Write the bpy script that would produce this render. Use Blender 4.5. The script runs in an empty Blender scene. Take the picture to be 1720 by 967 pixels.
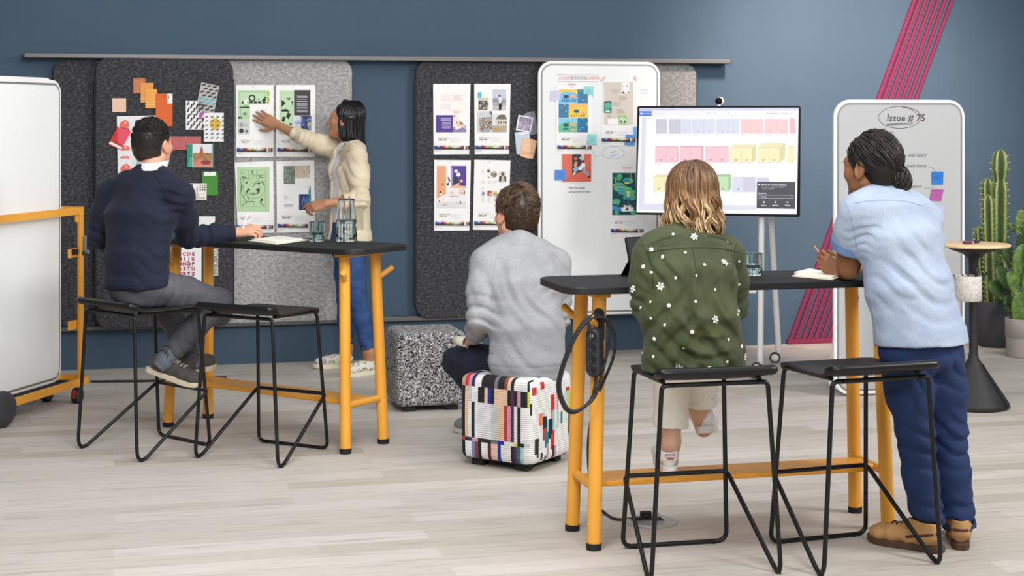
import bpy, bmesh, math, random
import numpy as np
from mathutils import Vector, Matrix, Euler
from mathutils.bvhtree import BVHTree
PI=math.pi
F=2700.0; EYE=1.58; HY=198.0; CX=860.0
scene=bpy.context.scene
COL=scene.collection
random.seed(7)

# ---------------------------------------------------------------- measuring
def P(x,y,Y): return Vector(((x-CX)/F*Y, Y, EYE-(y-HY)/F*Y))
def G(x,y,h=0.0):
    Y=(EYE-h)*F/(y-HY); return P(x,y,Y)
WT=0.2477; WA=math.atan(WT); WY=10.756
WX=Vector((math.cos(WA),math.sin(WA),0)); WN=Vector((math.sin(WA),-math.cos(WA),0))
def Wl(x,y,off=0.0):
    """(u,z) on the plane lying off metres in front of the back wall"""
    a=(x-CX)/F
    Y=(WY-off/math.cos(WA))/(1-WT*a)
    p=Vector((a*Y,Y,EYE-(y-HY)/F*Y))-Vector((0,WY,0))-WN*off
    return p.dot(WX), p.z
def wall_pt(u,z,off=0.0): return Vector((0,WY,0))+WX*u+WN*off+Vector((0,0,z))

# ---------------------------------------------------------------- materials
def lin(h):
    h=h.lstrip('#'); r=[int(h[i:i+2],16)/255 for i in (0,2,4)]
    return tuple(c/12.92 if c<=0.04045 else ((c+0.055)/1.055)**2.4 for c in r)+(1.0,)
class NT:
    def __init__(s,m): s.t=m.node_tree; s.n=s.t.nodes; s.l=s.t.links
    def add(s,typ,**kw):
        n=s.n.new(typ)
        for k,v in kw.items():
            if k in n.inputs: n.inputs[k].default_value=v
            else: setattr(n,k,v)
        return n
    def link(s,a,b): s.l.new(a,b)
MATS={}
def pbr(name,color,rough=0.5,metal=0.0,**kw):
    if name in MATS: return MATS[name]
    m=bpy.data.materials.new(name); m.use_nodes=True
    b=m.node_tree.nodes['Principled BSDF']
    if color is not None: b.inputs['Base Color'].default_value=lin(color) if isinstance(color,str) else color
    b.inputs['Roughness'].default_value=rough; b.inputs['Metallic'].default_value=metal
    for k,v in kw.items(): b.inputs[k.replace('_',' ')].default_value=v
    MATS[name]=m; return m
def flat(color,rough=0.6):
    return pbr('ink_'+color.lstrip('#')+('' if rough==0.6 else '_%d'%(rough*100)),color,rough)
def mapped(nt,scale=(1,1,1),coord='Object',rot=(0,0,0)):
    tc=nt.add('ShaderNodeTexCoord'); mp=nt.add('ShaderNodeMapping')
    mp.inputs['Scale'].default_value=scale; mp.inputs['Rotation'].default_value=rot
    nt.link(tc.outputs[coord],mp.inputs['Vector']); return mp.outputs['Vector']
def ramp(nt,fac,stops,interp='LINEAR'):
    r=nt.add('ShaderNodeValToRGB'); r.color_ramp.interpolation=interp
    e=r.color_ramp.elements
    while len(e)<len(stops): e.new(0.5)
    for i,(p,c) in enumerate(stops):
        e[i].position=p; e[i].color=lin(c) if isinstance(c,str) else c
    nt.link(fac,r.inputs['Fac']); return r.outputs['Color']
def bump(nt,h,strength=0.3,dist=0.01):
    b=nt.add('ShaderNodeBump'); b.inputs['Strength'].default_value=strength; b.inputs['Distance'].default_value=dist
    nt.link(h,b.inputs['Height'])
    nt.link(b.outputs['Normal'],nt.n['Principled BSDF'].inputs['Normal'])
def noise(nt,vec,scale,detail=4,rough=0.55,dist=0.0):
    n=nt.add('ShaderNodeTexNoise'); n.inputs['Scale'].default_value=scale; n.inputs['Detail'].default_value=detail
    n.inputs['Roughness'].default_value=rough; n.inputs['Distortion'].default_value=dist
    nt.link(vec,n.inputs['Vector']); return n.outputs['Fac']
def mixc(nt,fac,a,b,mode='MIX'):
    m=nt.add('ShaderNodeMix',data_type='RGBA',blend_type=mode)
    for s,v in ((0,fac),(6,a),(7,b)):
        if isinstance(v,(int,float)): m.inputs[s].default_value=v
        elif isinstance(v,str): m.inputs[s].default_value=lin(v)
        elif isinstance(v,tuple): m.inputs[s].default_value=v
        else: nt.link(v,m.inputs[s])
    return m.outputs[2]
def base(nt,c): nt.link(c,nt.n['Principled BSDF'].inputs['Base Color'])
def noisy(name,stops,scale=(1,1,1),ns=20,detail=5,rough=0.8,nrough=0.6,bs=0.0,bd=0.004,coord='Object',fine=0,sheen=0.0,dist=0.0):
    """a material whose colour runs through a ramp along a noise"""
    if name in MATS: return MATS[name]
    m=pbr(name,None,rough); nt=NT(m); v=mapped(nt,scale,coord)
    n=noise(nt,v,ns,detail,nrough,dist)
    base(nt,ramp(nt,n,stops))
    if sheen: nt.n['Principled BSDF'].inputs['Sheen Weight'].default_value=sheen
    if bs:
        h=noise(nt,v,fine,3,0.6) if fine else n
        bump(nt,h,bs,bd)
    return m
# ---------------------------------------------------------------- meshes
ROOT={}
class MB:
    """collects shapes and links them as ONE mesh object"""
    def __init__(s): s.bm=bmesh.new(); s.mats=[]
    def mi(s,mat):
        if mat not in s.mats: s.mats.append(mat)
        return s.mats.index(mat)
    def _done(s,new,mat,M=None,smooth=False):
        i=s.mi(mat)
        if M is not None: bmesh.ops.transform(s.bm,matrix=M,verts=list({v for f in new for v in f.verts}))
        for f in new: f.material_index=i; f.smooth=smooth
    def faces(s,vs,fs,mat,M=None,smooth=False):
        bv=[s.bm.verts.new(v) for v in vs]; out=[]
        for f in fs:
            try: out.append(s.bm.faces.new([bv[i] for i in f]))
            except ValueError: pass
        s._done(out,mat,M,smooth); return out
    def box(s,c,d,mat,rot=None,bev=0.0,seg=2):
        t=bmesh.new(); bmesh.ops.create_cube(t,size=1.0)
        bmesh.ops.scale(t,vec=Vector(d),verts=t.verts)
        if bev: bmesh.ops.bevel(t,geom=t.edges[:],offset=bev,segments=seg,profile=0.5,affect='EDGES')
        M=Matrix.Translation(Vector(c))@(rot.to_4x4() if rot is not None else Matrix())
        s.merge(t,mat,M,smooth=False); 
    def merge(s,t,mat,M=None,smooth=False):
        t.verts.index_update()
        vs=[v.co.copy() for v in t.verts]; fs=[[v.index for v in f.verts] for f in t.faces]
        t.free(); return s.faces(vs,fs,mat,M,smooth)
    def slab(s,w,h,th,r,mat,M=None,seg=8,edge=0.0,center=(0,0,0)):
        """rounded rectangle w x h in local XZ, thickness along Y, optional edge rounding"""
        def ring(inset,y):
            out=[]; rr=max(r-inset,0.0005); ww=w/2-inset; hh=h/2-inset
            for cx,cz,a0 in ((ww-rr,hh-rr,0),(-ww+rr,hh-rr,PI/2),(-ww+rr,-hh+rr,PI),(ww-rr,-hh+rr,1.5*PI)):
                for k in range(seg+1):
                    a=a0+PI/2*k/seg; out.append((cx+rr*math.cos(a)+center[0],y+center[1],cz+rr*math.sin(a)+center[2]))
            return out
        if edge: rings=[ring(edge,-th/2),ring(edge*0.3,-th/2+edge*0.3),ring(0,-th/2+edge),ring(0,th/2-edge),ring(edge*0.3,th/2-edge*0.3),ring(edge,th/2)]
        else: rings=[ring(0,-th/2),ring(0,th/2)]
        n=len(rings[0]); vs=[v for q in rings for v in q]; fs=[]
        for j in range(len(rings)-1):
            for i in range(n):
                k=(i+1)%n; fs.append((j*n+i,j*n+k,(j+1)*n+k,(j+1)*n+i))
        fs.append(tuple(range(n-1,-1,-1))[::-1]); fs.append(tuple((len(rings)-1)*n+i for i in range(n-1,-1,-1)))
        return s.faces(vs,fs,mat,M)
    def tube(s,path,r,mat,seg=8,closed=False,caps=True,smooth=True,flatten=None):
        p=[Vector(q) for q in path]; n=len(p)
        rs=[r]*n if isinstance(r,(int,float)) else list(r)
        T=[]
        for i in range(n):
            a=p[(i-1)%n] if (closed or i>0) else p[i]; b=p[(i+1)%n] if (closed or i<n-1) else p[i]
            d=(b-a); T.append(d.normalized() if d.length>1e-9 else Vector((0,0,1)))
        up=Vector((0,0,1)) if abs(T[0].z)<0.9 else Vector((1,0,0))
        N=(up-T[0]*up.dot(T[0])).normalized(); vs=[]
        for i in range(n):
            N=(N-T[i]*N.dot(T[i]))
            N=N.normalized() if N.length>1e-6 else T[i].orthogonal().normalized()
            B=T[i].cross(N)
            for k in range(seg):
                a=2*PI*k/seg; q=(N*math.cos(a)+B*math.sin(a)*(flatten or 1))*rs[i]
                vs.append(p[i]+q)
        fs=[]
        m=n if closed else n-1
        for i in range(m):
            j=(i+1)%n
            for k in range(seg):
                l=(k+1)%seg; fs.append((i*seg+k,i*seg+l,j*seg+l,j*seg+k))
        out=s.faces(vs,fs,mat,None,smooth)
        if caps and not closed:
            s.faces(vs[:seg],[tuple(range(seg-1,-1,-1))],mat); s.faces(vs[-seg:],[tuple(range(seg))],mat)
        return out
    def lathe(s,prof,mat,M=None,seg=32,smooth=True):
        vs=[];fs=[];n=len(prof)
        for r,z in prof:
            for k in range(seg):
                a=2*PI*k/seg; vs.append((r*math.cos(a),r*math.sin(a),z))
        for i in range(n-1):
            for k in range(seg):
                l=(k+1)%seg; fs.append((i*seg+k,i*seg+l,(i+1)*seg+l,(i+1)*seg+k))
        if prof[0][0]>1e-5: fs.append(tuple(range(seg-1,-1,-1)))
        if prof[-1][0]>1e-5: fs.append(tuple((n-1)*seg+k for k in range(seg)))
        out=s.faces(vs,fs,mat,M,smooth)
        for f in out:
            if len(f.verts)>4: f.smooth=False
        return out
    def cyl(s,a,b,ra,rb,mat,seg=20,smooth=True):
        return s.tube([a,b],[ra,rb],mat,seg=seg,smooth=smooth)
    def ball(s,c,r,mat,seg=12,scale=(1,1,1),R=None):
        t=bmesh.new(); bmesh.ops.create_uvsphere(t,u_segments=seg,v_segments=max(6,seg*2//3),radius=r)
        M=Matrix.Translation(Vector(c))@(R.to_4x4() if R is not None else Matrix())@Matrix.Diagonal((*scale,1))
        return s.merge(t,mat,M,smooth=True)
    def text(s,body,M,size,mat,align='CENTER',shear=0.0,wide=1.0,offset=0.0):
        cu=bpy.data.curves.new('lettering','FONT'); cu.body=body; cu.size=size; cu.align_x=align; cu.align_y='CENTER'
        cu.shear=shear; cu.resolution_u=2; cu.offset=offset; cu.space_character=wide
        ob=bpy.data.objects.new('lettering',cu); me=ob.to_mesh()
        vs=[v.co.copy() for v in me.vertices]; fs=[tuple(p.vertices) for p in me.polygons]
        ob.to_mesh_clear(); bpy.data.objects.remove(ob); bpy.data.curves.remove(cu)
        return s.faces(vs,fs,mat,M)
    def build(s,name,parent=None,world=False,loc=None,rotz=0.0,label=None,cat=None,group=None,kind=None,bevel=0,subsurf=0,weld=False,smoothall=False,recalc=False,matrix=None):
        if weld: bmesh.ops.remove_doubles(s.bm,verts=s.bm.verts,dist=1e-5)
        if recalc: bmesh.ops.recalc_face_normals(s.bm,faces=s.bm.faces)
        if world:
            M=None
            if parent is not None: M=root_matrix(parent)
            elif matrix is not None: M=matrix
            elif loc is not None: M=Matrix.Translation(Vector(loc))@Matrix.Rotation(rotz,4,'Z')
            if M is not None: bmesh.ops.transform(s.bm,matrix=M.inverted(),verts=s.bm.verts)
        me=bpy.data.meshes.new(name); s.bm.to_mesh(me); s.bm.free()
        if smoothall:
            me.polygons.foreach_set('use_smooth',[True]*len(me.polygons))
        for m in s.mats: me.materials.append(m)
        o=bpy.data.objects.new(name,me); COL.objects.link(o)
        finish(o,parent,loc,rotz,label,cat,group,kind,matrix)
        if bevel:
            b=o.modifiers.new('edge','BEVEL'); b.width=bevel; b.segments=2; b.limit_method='ANGLE'; b.angle_limit=0.7
        return o
def finish(o,parent=None,loc=None,rotz=0.0,label=None,cat=None,group=None,kind=None,matrix=None):
    if parent is not None: o.parent=parent; ROOT[o.name]=root_matrix(parent)
    elif matrix is not None: o.matrix_world=matrix; ROOT[o.name]=matrix.copy()
    else:
        o.location=loc or (0,0,0); o.rotation_euler=(0,0,rotz)
        ROOT[o.name]=Matrix.Translation(Vector(loc or (0,0,0)))@Matrix.Rotation(rotz,4,'Z')
    if label: o['label']=label
    if cat: o['category']=cat
    if group: o['group']=group
    if kind: o['kind']=kind
def root_matrix(o): return ROOT[o.name]
def thing(name,label,cat,loc=(0,0,0),rotz=0.0,group=None,kind=None):
    o=bpy.data.objects.new(name,None); COL.objects.link(o); o.empty_display_size=0.1
    finish(o,None,loc,rotz,label,cat,group,kind); return o
def copy_tree(o,parent=None):
    c=o.copy(); COL.objects.link(c)
    if parent is not None: c.parent=parent
    for ch in list(o.children): copy_tree(ch,c)
    return c
def fillet(pts,r,seg=6):
    """polyline with rounded corners"""
    p=[Vector(q) for q in pts]; out=[p[0]]
    for i in range(1,len(p)-1):
        a=(p[i-1]-p[i]); b=(p[i+1]-p[i]); la,lb=a.length,b.length; a.normalize(); b.normalize()
        ang=a.angle(b)
        t=min(r/max(math.tan(ang/2),1e-3),la*0.49,lb*0.49)
        q0=p[i]+a*t; q1=p[i]+b*t
        for k in range(seg+1):
            u=k/seg; out.append((q0*(1-u)**2)+(p[i]*2*u*(1-u))+(q1*u*u))
    out.append(p[-1]); return out
def spline(pts,n=8,closed=False):
    p=[Vector(q) for q in pts]; out=[]; m=len(p)
    for i in range(m if closed else m-1):
        g=lambda k:(p[k%m] if closed else p[min(max(k,0),m-1)])
        a,b,c,d=g(i-1),g(i),g(i+1),g(i+2)
        for k in range(n):
            t=k/n; out.append(0.5*((2*b)+(c-a)*t+(2*a-5*b+4*c-d)*t*t+(3*b-a-3*c+d)*t**3))
    if not closed: out.append(p[-1])
    return out
def dup_mesh_object(o): c=o.copy(); COL.objects.link(c); return c
# ================================================================ camera and light
cam=bpy.data.cameras.new('camera'); camo=bpy.data.objects.new('camera',cam); COL.objects.link(camo)
camo.location=(0,0,EYE); camo.rotation_euler=(PI/2,0,0)
cam.sensor_fit='HORIZONTAL'; cam.sensor_width=36; cam.lens=F/1720*36
cam.shift_x=0.0; cam.shift_y=-(483.5-HY)/1720
cam.clip_end=100
scene.camera=camo
scene.view_settings.view_transform='Standard'
scene.view_settings.look='None'
w=bpy.data.worlds.new('studio'); scene.world=w; w.use_nodes=True
w.node_tree.nodes['Background'].inputs[0].default_value=(0.95,0.97,1.0,1)
w.node_tree.nodes['Background'].inputs[1].default_value=0.30
def area(name,loc,aim,size,power,color=(1,1,1),sy=None,spread=None):
    l=bpy.data.lights.new(name,'AREA'); l.energy=power; l.size=size; l.color=color
    if sy: l.shape='RECTANGLE'; l.size_y=sy
    if spread: l.spread=spread
    o=bpy.data.objects.new(name,l); COL.objects.link(o); o.location=loc
    o.rotation_euler=(Vector(aim)-Vector(loc)).to_track_quat('-Z','Y').to_euler(); return o
area('key_softbox',(5.2,5.2,3.7),(0.2,8.2,0.8),1.5,205,(1.0,0.975,0.945))
area('front_fill',(1.2,0.6,3.4),(-1.2,8.2,0.9),2.6,185,(1.0,0.985,0.975))
area('top_fill',(0.5,6.2,4.8),(0.3,7.2,0),3.5,105,(1.0,0.99,0.97))
area('side_fill',(-0.4,4.6,2.7),(-2.7,8.4,0.7),1.4,80,(0.93,0.96,1.0))
sp=bpy.data.lights.new('wall_wash','SPOT'); sp.energy=2500; sp.spot_size=0.70; sp.spot_blend=1.0; sp.shadow_soft_size=0.35; sp.color=(1.0,0.83,0.72)
spo=bpy.data.objects.new('wall_wash',sp); COL.objects.link(spo); spo.location=(2.3,7.9,4.7)
spo.rotation_euler=(Vector((2.3,11.3,1.65))-Vector(spo.location)).to_track_quat('-Z','Y').to_euler()

# ================================================================ floor and wall
m=pbr('wood_floor',None,0.62); nt=NT(m); v=mapped(nt,(1,1,1),'Object',(0,0,-WA))
br=nt.add('ShaderNodeTexBrick'); br.offset=0.37; br.offset_frequency=2; br.squash=1.0
for k,x in (('Scale',1.0),('Mortar Size',0.0012),('Brick Width',1.15),('Row Height',0.132),('Bias',0.0),('Mortar Smooth',0.4)): br.inputs[k].default_value=x
br.inputs['Color1'].default_value=(0,0,0,1); br.inputs['Color2'].default_value=(1,1,1,1); br.inputs['Mortar'].default_value=(0.3,0.3,0.3,1)
nt.link(v,br.inputs['Vector'])
plank=ramp(nt,br.outputs['Color'],[(0,'#b5aea3'),(0.3,'#cac3bc'),(0.55,'#c1bab1'),(0.8,'#d0c8c2'),(1,'#b9b1a5')])
mp=nt.add('ShaderNodeMapping'); mp.inputs['Scale'].default_value=(1.1,17,1); nt.link(v,mp.inputs['Vector'])
g1=noise(nt,mp.outputs['Vector'],2.2,7,0.62,0.7)
grain=ramp(nt,g1,[(0.28,'#a39c8e'),(0.5,'#ffffff'),(0.75,'#efebe4')])
c=mixc(nt,0.42,plank,grain,'MULTIPLY')
mp2=nt.add('ShaderNodeMapping'); mp2.inputs['Scale'].default_value=(1.6,60,1); nt.link(v,mp2.inputs['Vector'])
g2=noise(nt,mp2.outputs['Vector'],3.0,5,0.7)
c=mixc(nt,0.16,c,ramp(nt,g2,[(0.35,'#8f8878'),(0.62,'#ffffff')]),'MULTIPLY')
base(nt,c); bump(nt,g2,0.06,0.002)
b=MB(); b.faces([(-9,-2,0),(9,-2,0),(9,14,0),(-9,14,0)],[(0,1,2,3)],m)
b.build('floor',kind='structure',label='pale washed oak plank floor')
m=noisy('wall_paint',[(0.3,'#3a4f62'),(0.7,'#3f5467')],(1,1,1),1.3,2,0.75)
b=MB(); b.faces([(-9,0,0),(9,0,0),(9,0,3.4),(-9,0,3.4),(-9,0.1,0),(9,0.1,0),(9,0.1,3.4),(-9,0.1,3.4)],[(0,1,2,3),(5,4,7,6),(3,2,6,7),(1,5,6,2),(4,0,3,7),(0,4,5,1)],m)
b.build('wall_back',loc=(0,WY,0),rotz=WA,kind='structure',label='slate blue painted wall')

# ================================================================ wall track and panels
M_RAIL=pbr('rail_metal','#6a6868',0.45,0.55)
M_CLIP=pbr('clip_metal','#3d3d40',0.4,0.6)
M_FELT=noisy('charcoal_felt',[(0.36,'#1c1c1f'),(0.5,'#38383c'),(0.66,'#5e5d60')],(1,1,1.7),48,7,0.95,0.75,0.25,0.003,fine=220,dist=0.3)
M_FELT2=noisy('pale_felt',[(0.34,'#7c7b7b'),(0.5,'#a2a1a0'),(0.68,'#cac8c6')],(1,1,1.5),42,7,0.95,0.75,0.25,0.003,fine=220,dist=0.3)
M_WB=pbr('whiteboard_enamel','#eef0ef',0.18)
M_WBF=pbr('whiteboard_frame','#f2f1ee',0.35)
M_WBG=pbr('whiteboard_groove','#8d8f92',0.4,0.4)
def wall_obj_rect(x0,y0,x1,y1,off):
    u0,z1=Wl(x0,y0,off); u1,_=Wl(x1,y0,off); xm=(x0+x1)/2
    _,z0=Wl(xm,y1,off); _,z1=Wl(xm,y0,off)
    return u0,z0,u1,z1
def rail(x0,x1,ytop,ybot,off,name,label):
    u0,_=Wl(x0,ytop,off); u1,_=Wl(x1,ytop,off); _,z1=Wl(x0,ytop,off); _,z0=Wl(x0,ybot,off)
    b=MB(); w=u1-u0; h=z1-z0; d=off-0.002
    b.box((0,-0.002-d/2,0),(w,d,h),M_RAIL,bev=0.004)
    for s in (-1,1): b.box((s*(w/2+0.002),-0.002-d/2,0),(0.004,d*0.96,h*0.96),M_CLIP,bev=0.001)
    return b.build(name,loc=wall_pt((u0+u1)/2,(z0+z1)/2),rotz=WA,label=label,cat='rail',group='wall track rails')
rail(40.5,1228,88.5,96.8,0.125,'wall_rail','long grey metal hanging rail running above the felt panels')
rail(93,1100,549.5,557.5,0.045,'wall_rail','grey metal guide rail low on the wall beneath the felt panels')
PANEL={}
def felt_panel(key,x0,y0,x1,y1,off,mat,label,clips=(1,1),r=0.085):
    u0,z0,u1,z1=wall_obj_rect(x0,y0,x1,y1,off)
    th=0.03; w=u1-u0; h=z1-z0
    t=thing('felt_panel',label,'panel',wall_pt((u0+u1)/2,(z0+z1)/2,off),WA)
    b=MB(); b.slab(w,h,th,r,mat,center=(0,th/2,0),edge=0.006); b.build('felt_board',t)
    for s,on in zip((-1,1),clips):
        if on:
            b=MB(); b.box((s*(w/2+0.004),th*0.6,-0.02),(0.007,0.022,h-0.22),M_CLIP,bev=0.002); b.build('edge_clip',t)
    PANEL[key]=t; return t
felt_panel('A',89,98.5,240,548,0.055,M_FELT,'charcoal felt panel hanging bare behind the panel with colour swatches',(1,0))
felt_panel('B',160.5,97,392,549,0.115,M_FELT,'charcoal felt panel carrying orange swatches and pattern cards')
felt_panel('C',330,98,591.5,541,0.06,M_FELT2,'pale grey felt panel with four green and white proof sheets',(0,1))
felt_panel('D',698.5,102.5,960,531,0.07,M_FELT,'charcoal felt panel with two rows of white proof sheets',(1,0))
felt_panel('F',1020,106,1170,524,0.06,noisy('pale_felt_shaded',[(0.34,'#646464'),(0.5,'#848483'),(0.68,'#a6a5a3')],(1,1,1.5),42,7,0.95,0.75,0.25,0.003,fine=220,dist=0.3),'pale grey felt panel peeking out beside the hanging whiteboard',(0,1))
M_WBS=pbr('whiteboard_enamel_shaded','#b6b8ba',0.25)  # white enamel with the shade on the freestanding board put into its colour
def whiteboard(t,w,h,r,th=0.024,M=None,face=None):
    b=MB(); b.slab(w,h,th,r,M_WBF,edge=0.007,center=(0,th/2,0)); b.build('frame',t)
    b=MB(); b.slab(w-0.036,h-0.036,0.004,r-0.018,M_WBG,center=(0,0.0012,0)); b.build('groove_trim',t)
    b=MB(); b.slab(w-0.060,h-0.060,0.004,r-0.030,face or M_WB,center=(0,0.0002,0)); return b.build('writing_surface',t)
u0,z0,u1,z1=wall_obj_rect(904,103,1109.5,529,0.155)
wbE=thing('whiteboard','hanging whiteboard with taped proof sheets and a hand-lettered title','whiteboard',wall_pt((u0+u1)/2,(z0+z1)/2,0.155),WA)
whiteboard(wbE,u1-u0,z1-z0,0.095)

# ================================================================ magenta wall decoration
M_MAG=pbr('magenta_lacquer','#7d1f45',0.45)
deco=thing('wall_decoration','slanting magenta bars fixed to the wall behind the freestanding whiteboard','wall art',wall_pt(*Wl(1330,574,0.0)),WA)
top=[1531.5,1541,1551,1561.5,1572,1584,1595.5]; mid=[1473,1482,1492.5,1503,1513.5,1524.5,1536]; bot=[1325,1334.5,1346,1356,1366,1376.8,1387.5]
for xt,xm_,xb in zip(top,mid,bot):
    pa=Wl(xm_,167,0.0); pb=Wl(xb,572,0.0)
    pa=wall_pt(*pa); pb=wall_pt(*pb); d=(pa-pb); pt=pb+d*((3.3-pb.z)/d.z)
    b=MB(); ax=d.normalized(); side=ax.cross(WN).normalized(); vs=[]
    for q in (pb,pt):
        for sx,o in ((-1,0.001),(1,0.001),(1,0.022),(-1,0.022)): vs.append(q+side*sx*0.0105+WN*o)
    b.faces(vs,[(0,1,5,4),(1,2,6,5),(2,3,7,6),(3,0,4,7),(3,2,1,0),(4,5,6,7)],M_MAG); b.build('slanted_bar',deco,world=True,recalc=True)
u0,z0=Wl(1321,577.5,0); u1,z1=Wl(1404,571,0)
b=MB(); q0=wall_pt(u0,0.003); q1=wall_pt(u1,0.036)
vs=[wall_pt(u,z,o) for o in (0.001,0.026) for u,z in ((u0,0.003),(u1,0.003),(u1,0.036),(u0,0.036))]
b.faces(vs,[(0,1,2,3),(4,5,6,7),(0,1,5,4),(1,2,6,5),(2,3,7,6),(3,0,4,7)],M_MAG); b.build('base_bar',deco,world=True,recalc=True)
# ================================================================ bar stools
M_BLK=pbr('black_powdercoat','#131315',0.38,0.25)
M_SEAT=noisy('black_stained_ply',[(0.3,'#151516'),(0.7,'#232325')],(1,8,1),14,5,0.5,0.6,0.15,0.002)
def bar_path(pts,w,t,mat,b,closed=False):
    """flat bar: rectangle t (across) x w (vertical) swept along a path in plan"""
    p=[Vector(q) for q in pts]; n=len(p); vs=[]
    for i in range(n):
        a=p[(i-1)%n] if closed or i>0 else p[i]; c=p[(i+1)%n] if closed or i<n-1 else p[i]
        d=(c-a); d.z=0; d.normalize(); s=Vector((d.y,-d.x,0))
        for sx,sz in ((-1,-1),(1,-1),(1,1),(-1,1)): vs.append(p[i]+s*sx*t/2+Vector((0,0,sz*w/2)))
    fs=[]
    for i in range(n if closed else n-1):
        j=(i+1)%n
        for k in range(4):
            l=(k+1)%4; fs.append((i*4+k,i*4+l,j*4+l,j*4+k))
    if not closed: fs+= [(3,2,1,0),((n-1)*4,(n-1)*4+1,(n-1)*4+2,(n-1)*4+3)]
    b.faces(vs,fs,mat)
def make_stool():
    t=thing('bar_stool','black wire sled stool','stool')
    R=0.0085; ZT=0.668; ZF=0.27
    for s in (-1,1):
        diag=[(s*0.150,-0.205,ZT),(s*0.192,-0.205,ZT),(s*0.237,-0.222,R),(s*0.198,0.212,ZF),(s*0.150,0.212,ZF)]
        for _ in range(12):
            pth=fillet(diag,0.045,7); low=min(pth,key=lambda q:q[2]); diag[2]=(diag[2][0],diag[2][1],diag[2][2]+(R-low[2])*0.9)
        b=MB(); b.tube(pth,R,M_BLK,seg=10); b.build('rear_leg',t)
        fr=[(s*0.176,-0.17,ZT+0.006),(s*0.172,0.175,ZT-0.004),(s*0.202,0.225,R),(s*0.12,0.225,R)]
        b=MB(); b.tube(fillet(fr,0.04,7),R,M_BLK,seg=10); b.build('front_leg',t)
        b=MB(); b.cyl((low[0],low[1],0),(low[0],low[1],0.008),0.011,0.011,M_BLK,10); b.build('floor_glide',t)
        b=MB(); b.cyl((s*0.15,0.225,0),(s*0.15,0.225,0.006),0.010,0.010,M_BLK,10); b.build('floor_glide',t)
    b=MB(); b.tube([(-0.152,0.212,ZF),(0.152,0.212,ZF)],R,M_BLK,seg=10); b.build('footrest',t)
    b=MB(); b.tube([(-0.125,0.225,R),(0.125,0.225,R)],R,M_BLK,seg=10); b.build('floor_bar',t)
    b=MB(); b.tube([(-0.155,-0.205,ZT),(0.155,-0.205,ZT)],R,M_BLK,seg=10); b.build('rear_rail',t)
    # moulded seat: dipped sheet with a rolled rear lip and a down-turned front
    prof=[]
    for k in range(25):
        u=k/24; y=-0.235+0.44*u
        z=0.684-0.006*math.sin(min(1,max(0,(u-0.1)/0.9))*PI)
        if u<0.20: q=1-u/0.20; z+=0.033*q*q*(3-2*q)
        if u>0.88: z-=0.03*((u-0.88)/0.12)**2
        prof.append((y,z))
    b=MB(); nx=22; vs=[]; th=0.011
    for side in (1,-1):
        for k,(y,z) in enumerate(prof):
            u=k/24; hw=0.214-0.028*u
            if k in (0,24): hw-=0.02
            if k in (1,23): hw-=0.006
            for i in range(nx+1):
                x=-hw+2*hw*i/nx; e=abs(2*i/nx-1)
                vs.append((x,y,z+side*th/2*(1-0.5*e**8)-0.006*(1-e*e)*math.sin(u*PI)))
    n=(nx+1); m=len(prof)*n; fs=[]
    for k in range(24):
        for i in range(nx):
            a=k*n+i; fs.append((a,a+1,a+n+1,a+n)); fs.append((m+a,m+a+n,m+a+n+1,m+a+1))
    rim=[i for i in range(n)]+[k*n+nx for k in range(1,25)]+[24*n+i for i in range(nx-1,-1,-1)]+[k*n for k in range(23,0,-1)]
    for i in range(len(rim)):
        a,c=rim[i],rim[(i+1)%len(rim)]; fs.append((a,m+a,m+c,c))
    b.faces(vs,fs,M_SEAT,smooth=True)
    seat=b.build('seat',t,recalc=True)
    b=MB(); y,z=prof[0]
    pth=spline([(-0.204,y+0.035,z-0.012),(-0.202,y+0.006,z-0.004),(-0.186,y-0.006,z-0.002),(-0.1,y-0.008,z-0.002),(0.1,y-0.008,z-0.002),(0.186,y-0.006,z-0.002),(0.202,y+0.006,z-0.004),(0.204,y+0.035,z-0.012)],6)
    b.tube(pth,0.0165,M_BLK,seg=12); b.build('rolled_lip',seat)
    return t
stool=make_stool()
STOOLS=[]
for i,((x,y),deg,lab) in enumerate([((-1.751,7.69),-41,'black wire bar stool carrying the man in the navy sweater'),
        ((-1.16,7.545),-27.6,'empty black wire bar stool beside the man in the navy sweater'),
        ((0.652,5.72),12.9,'black wire bar stool under the woman in the green floral jacket'),
        ((1.222,5.81),19,'empty black wire bar stool beside the man in the denim shirt')]):
    o=stool if i==0 else copy_tree(stool)
    o.location=(x,y,0); o.rotation_euler=(0,0,math.radians(deg)); o['label']=lab; o['group']='black wire bar stools'; STOOLS.append(o)

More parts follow.
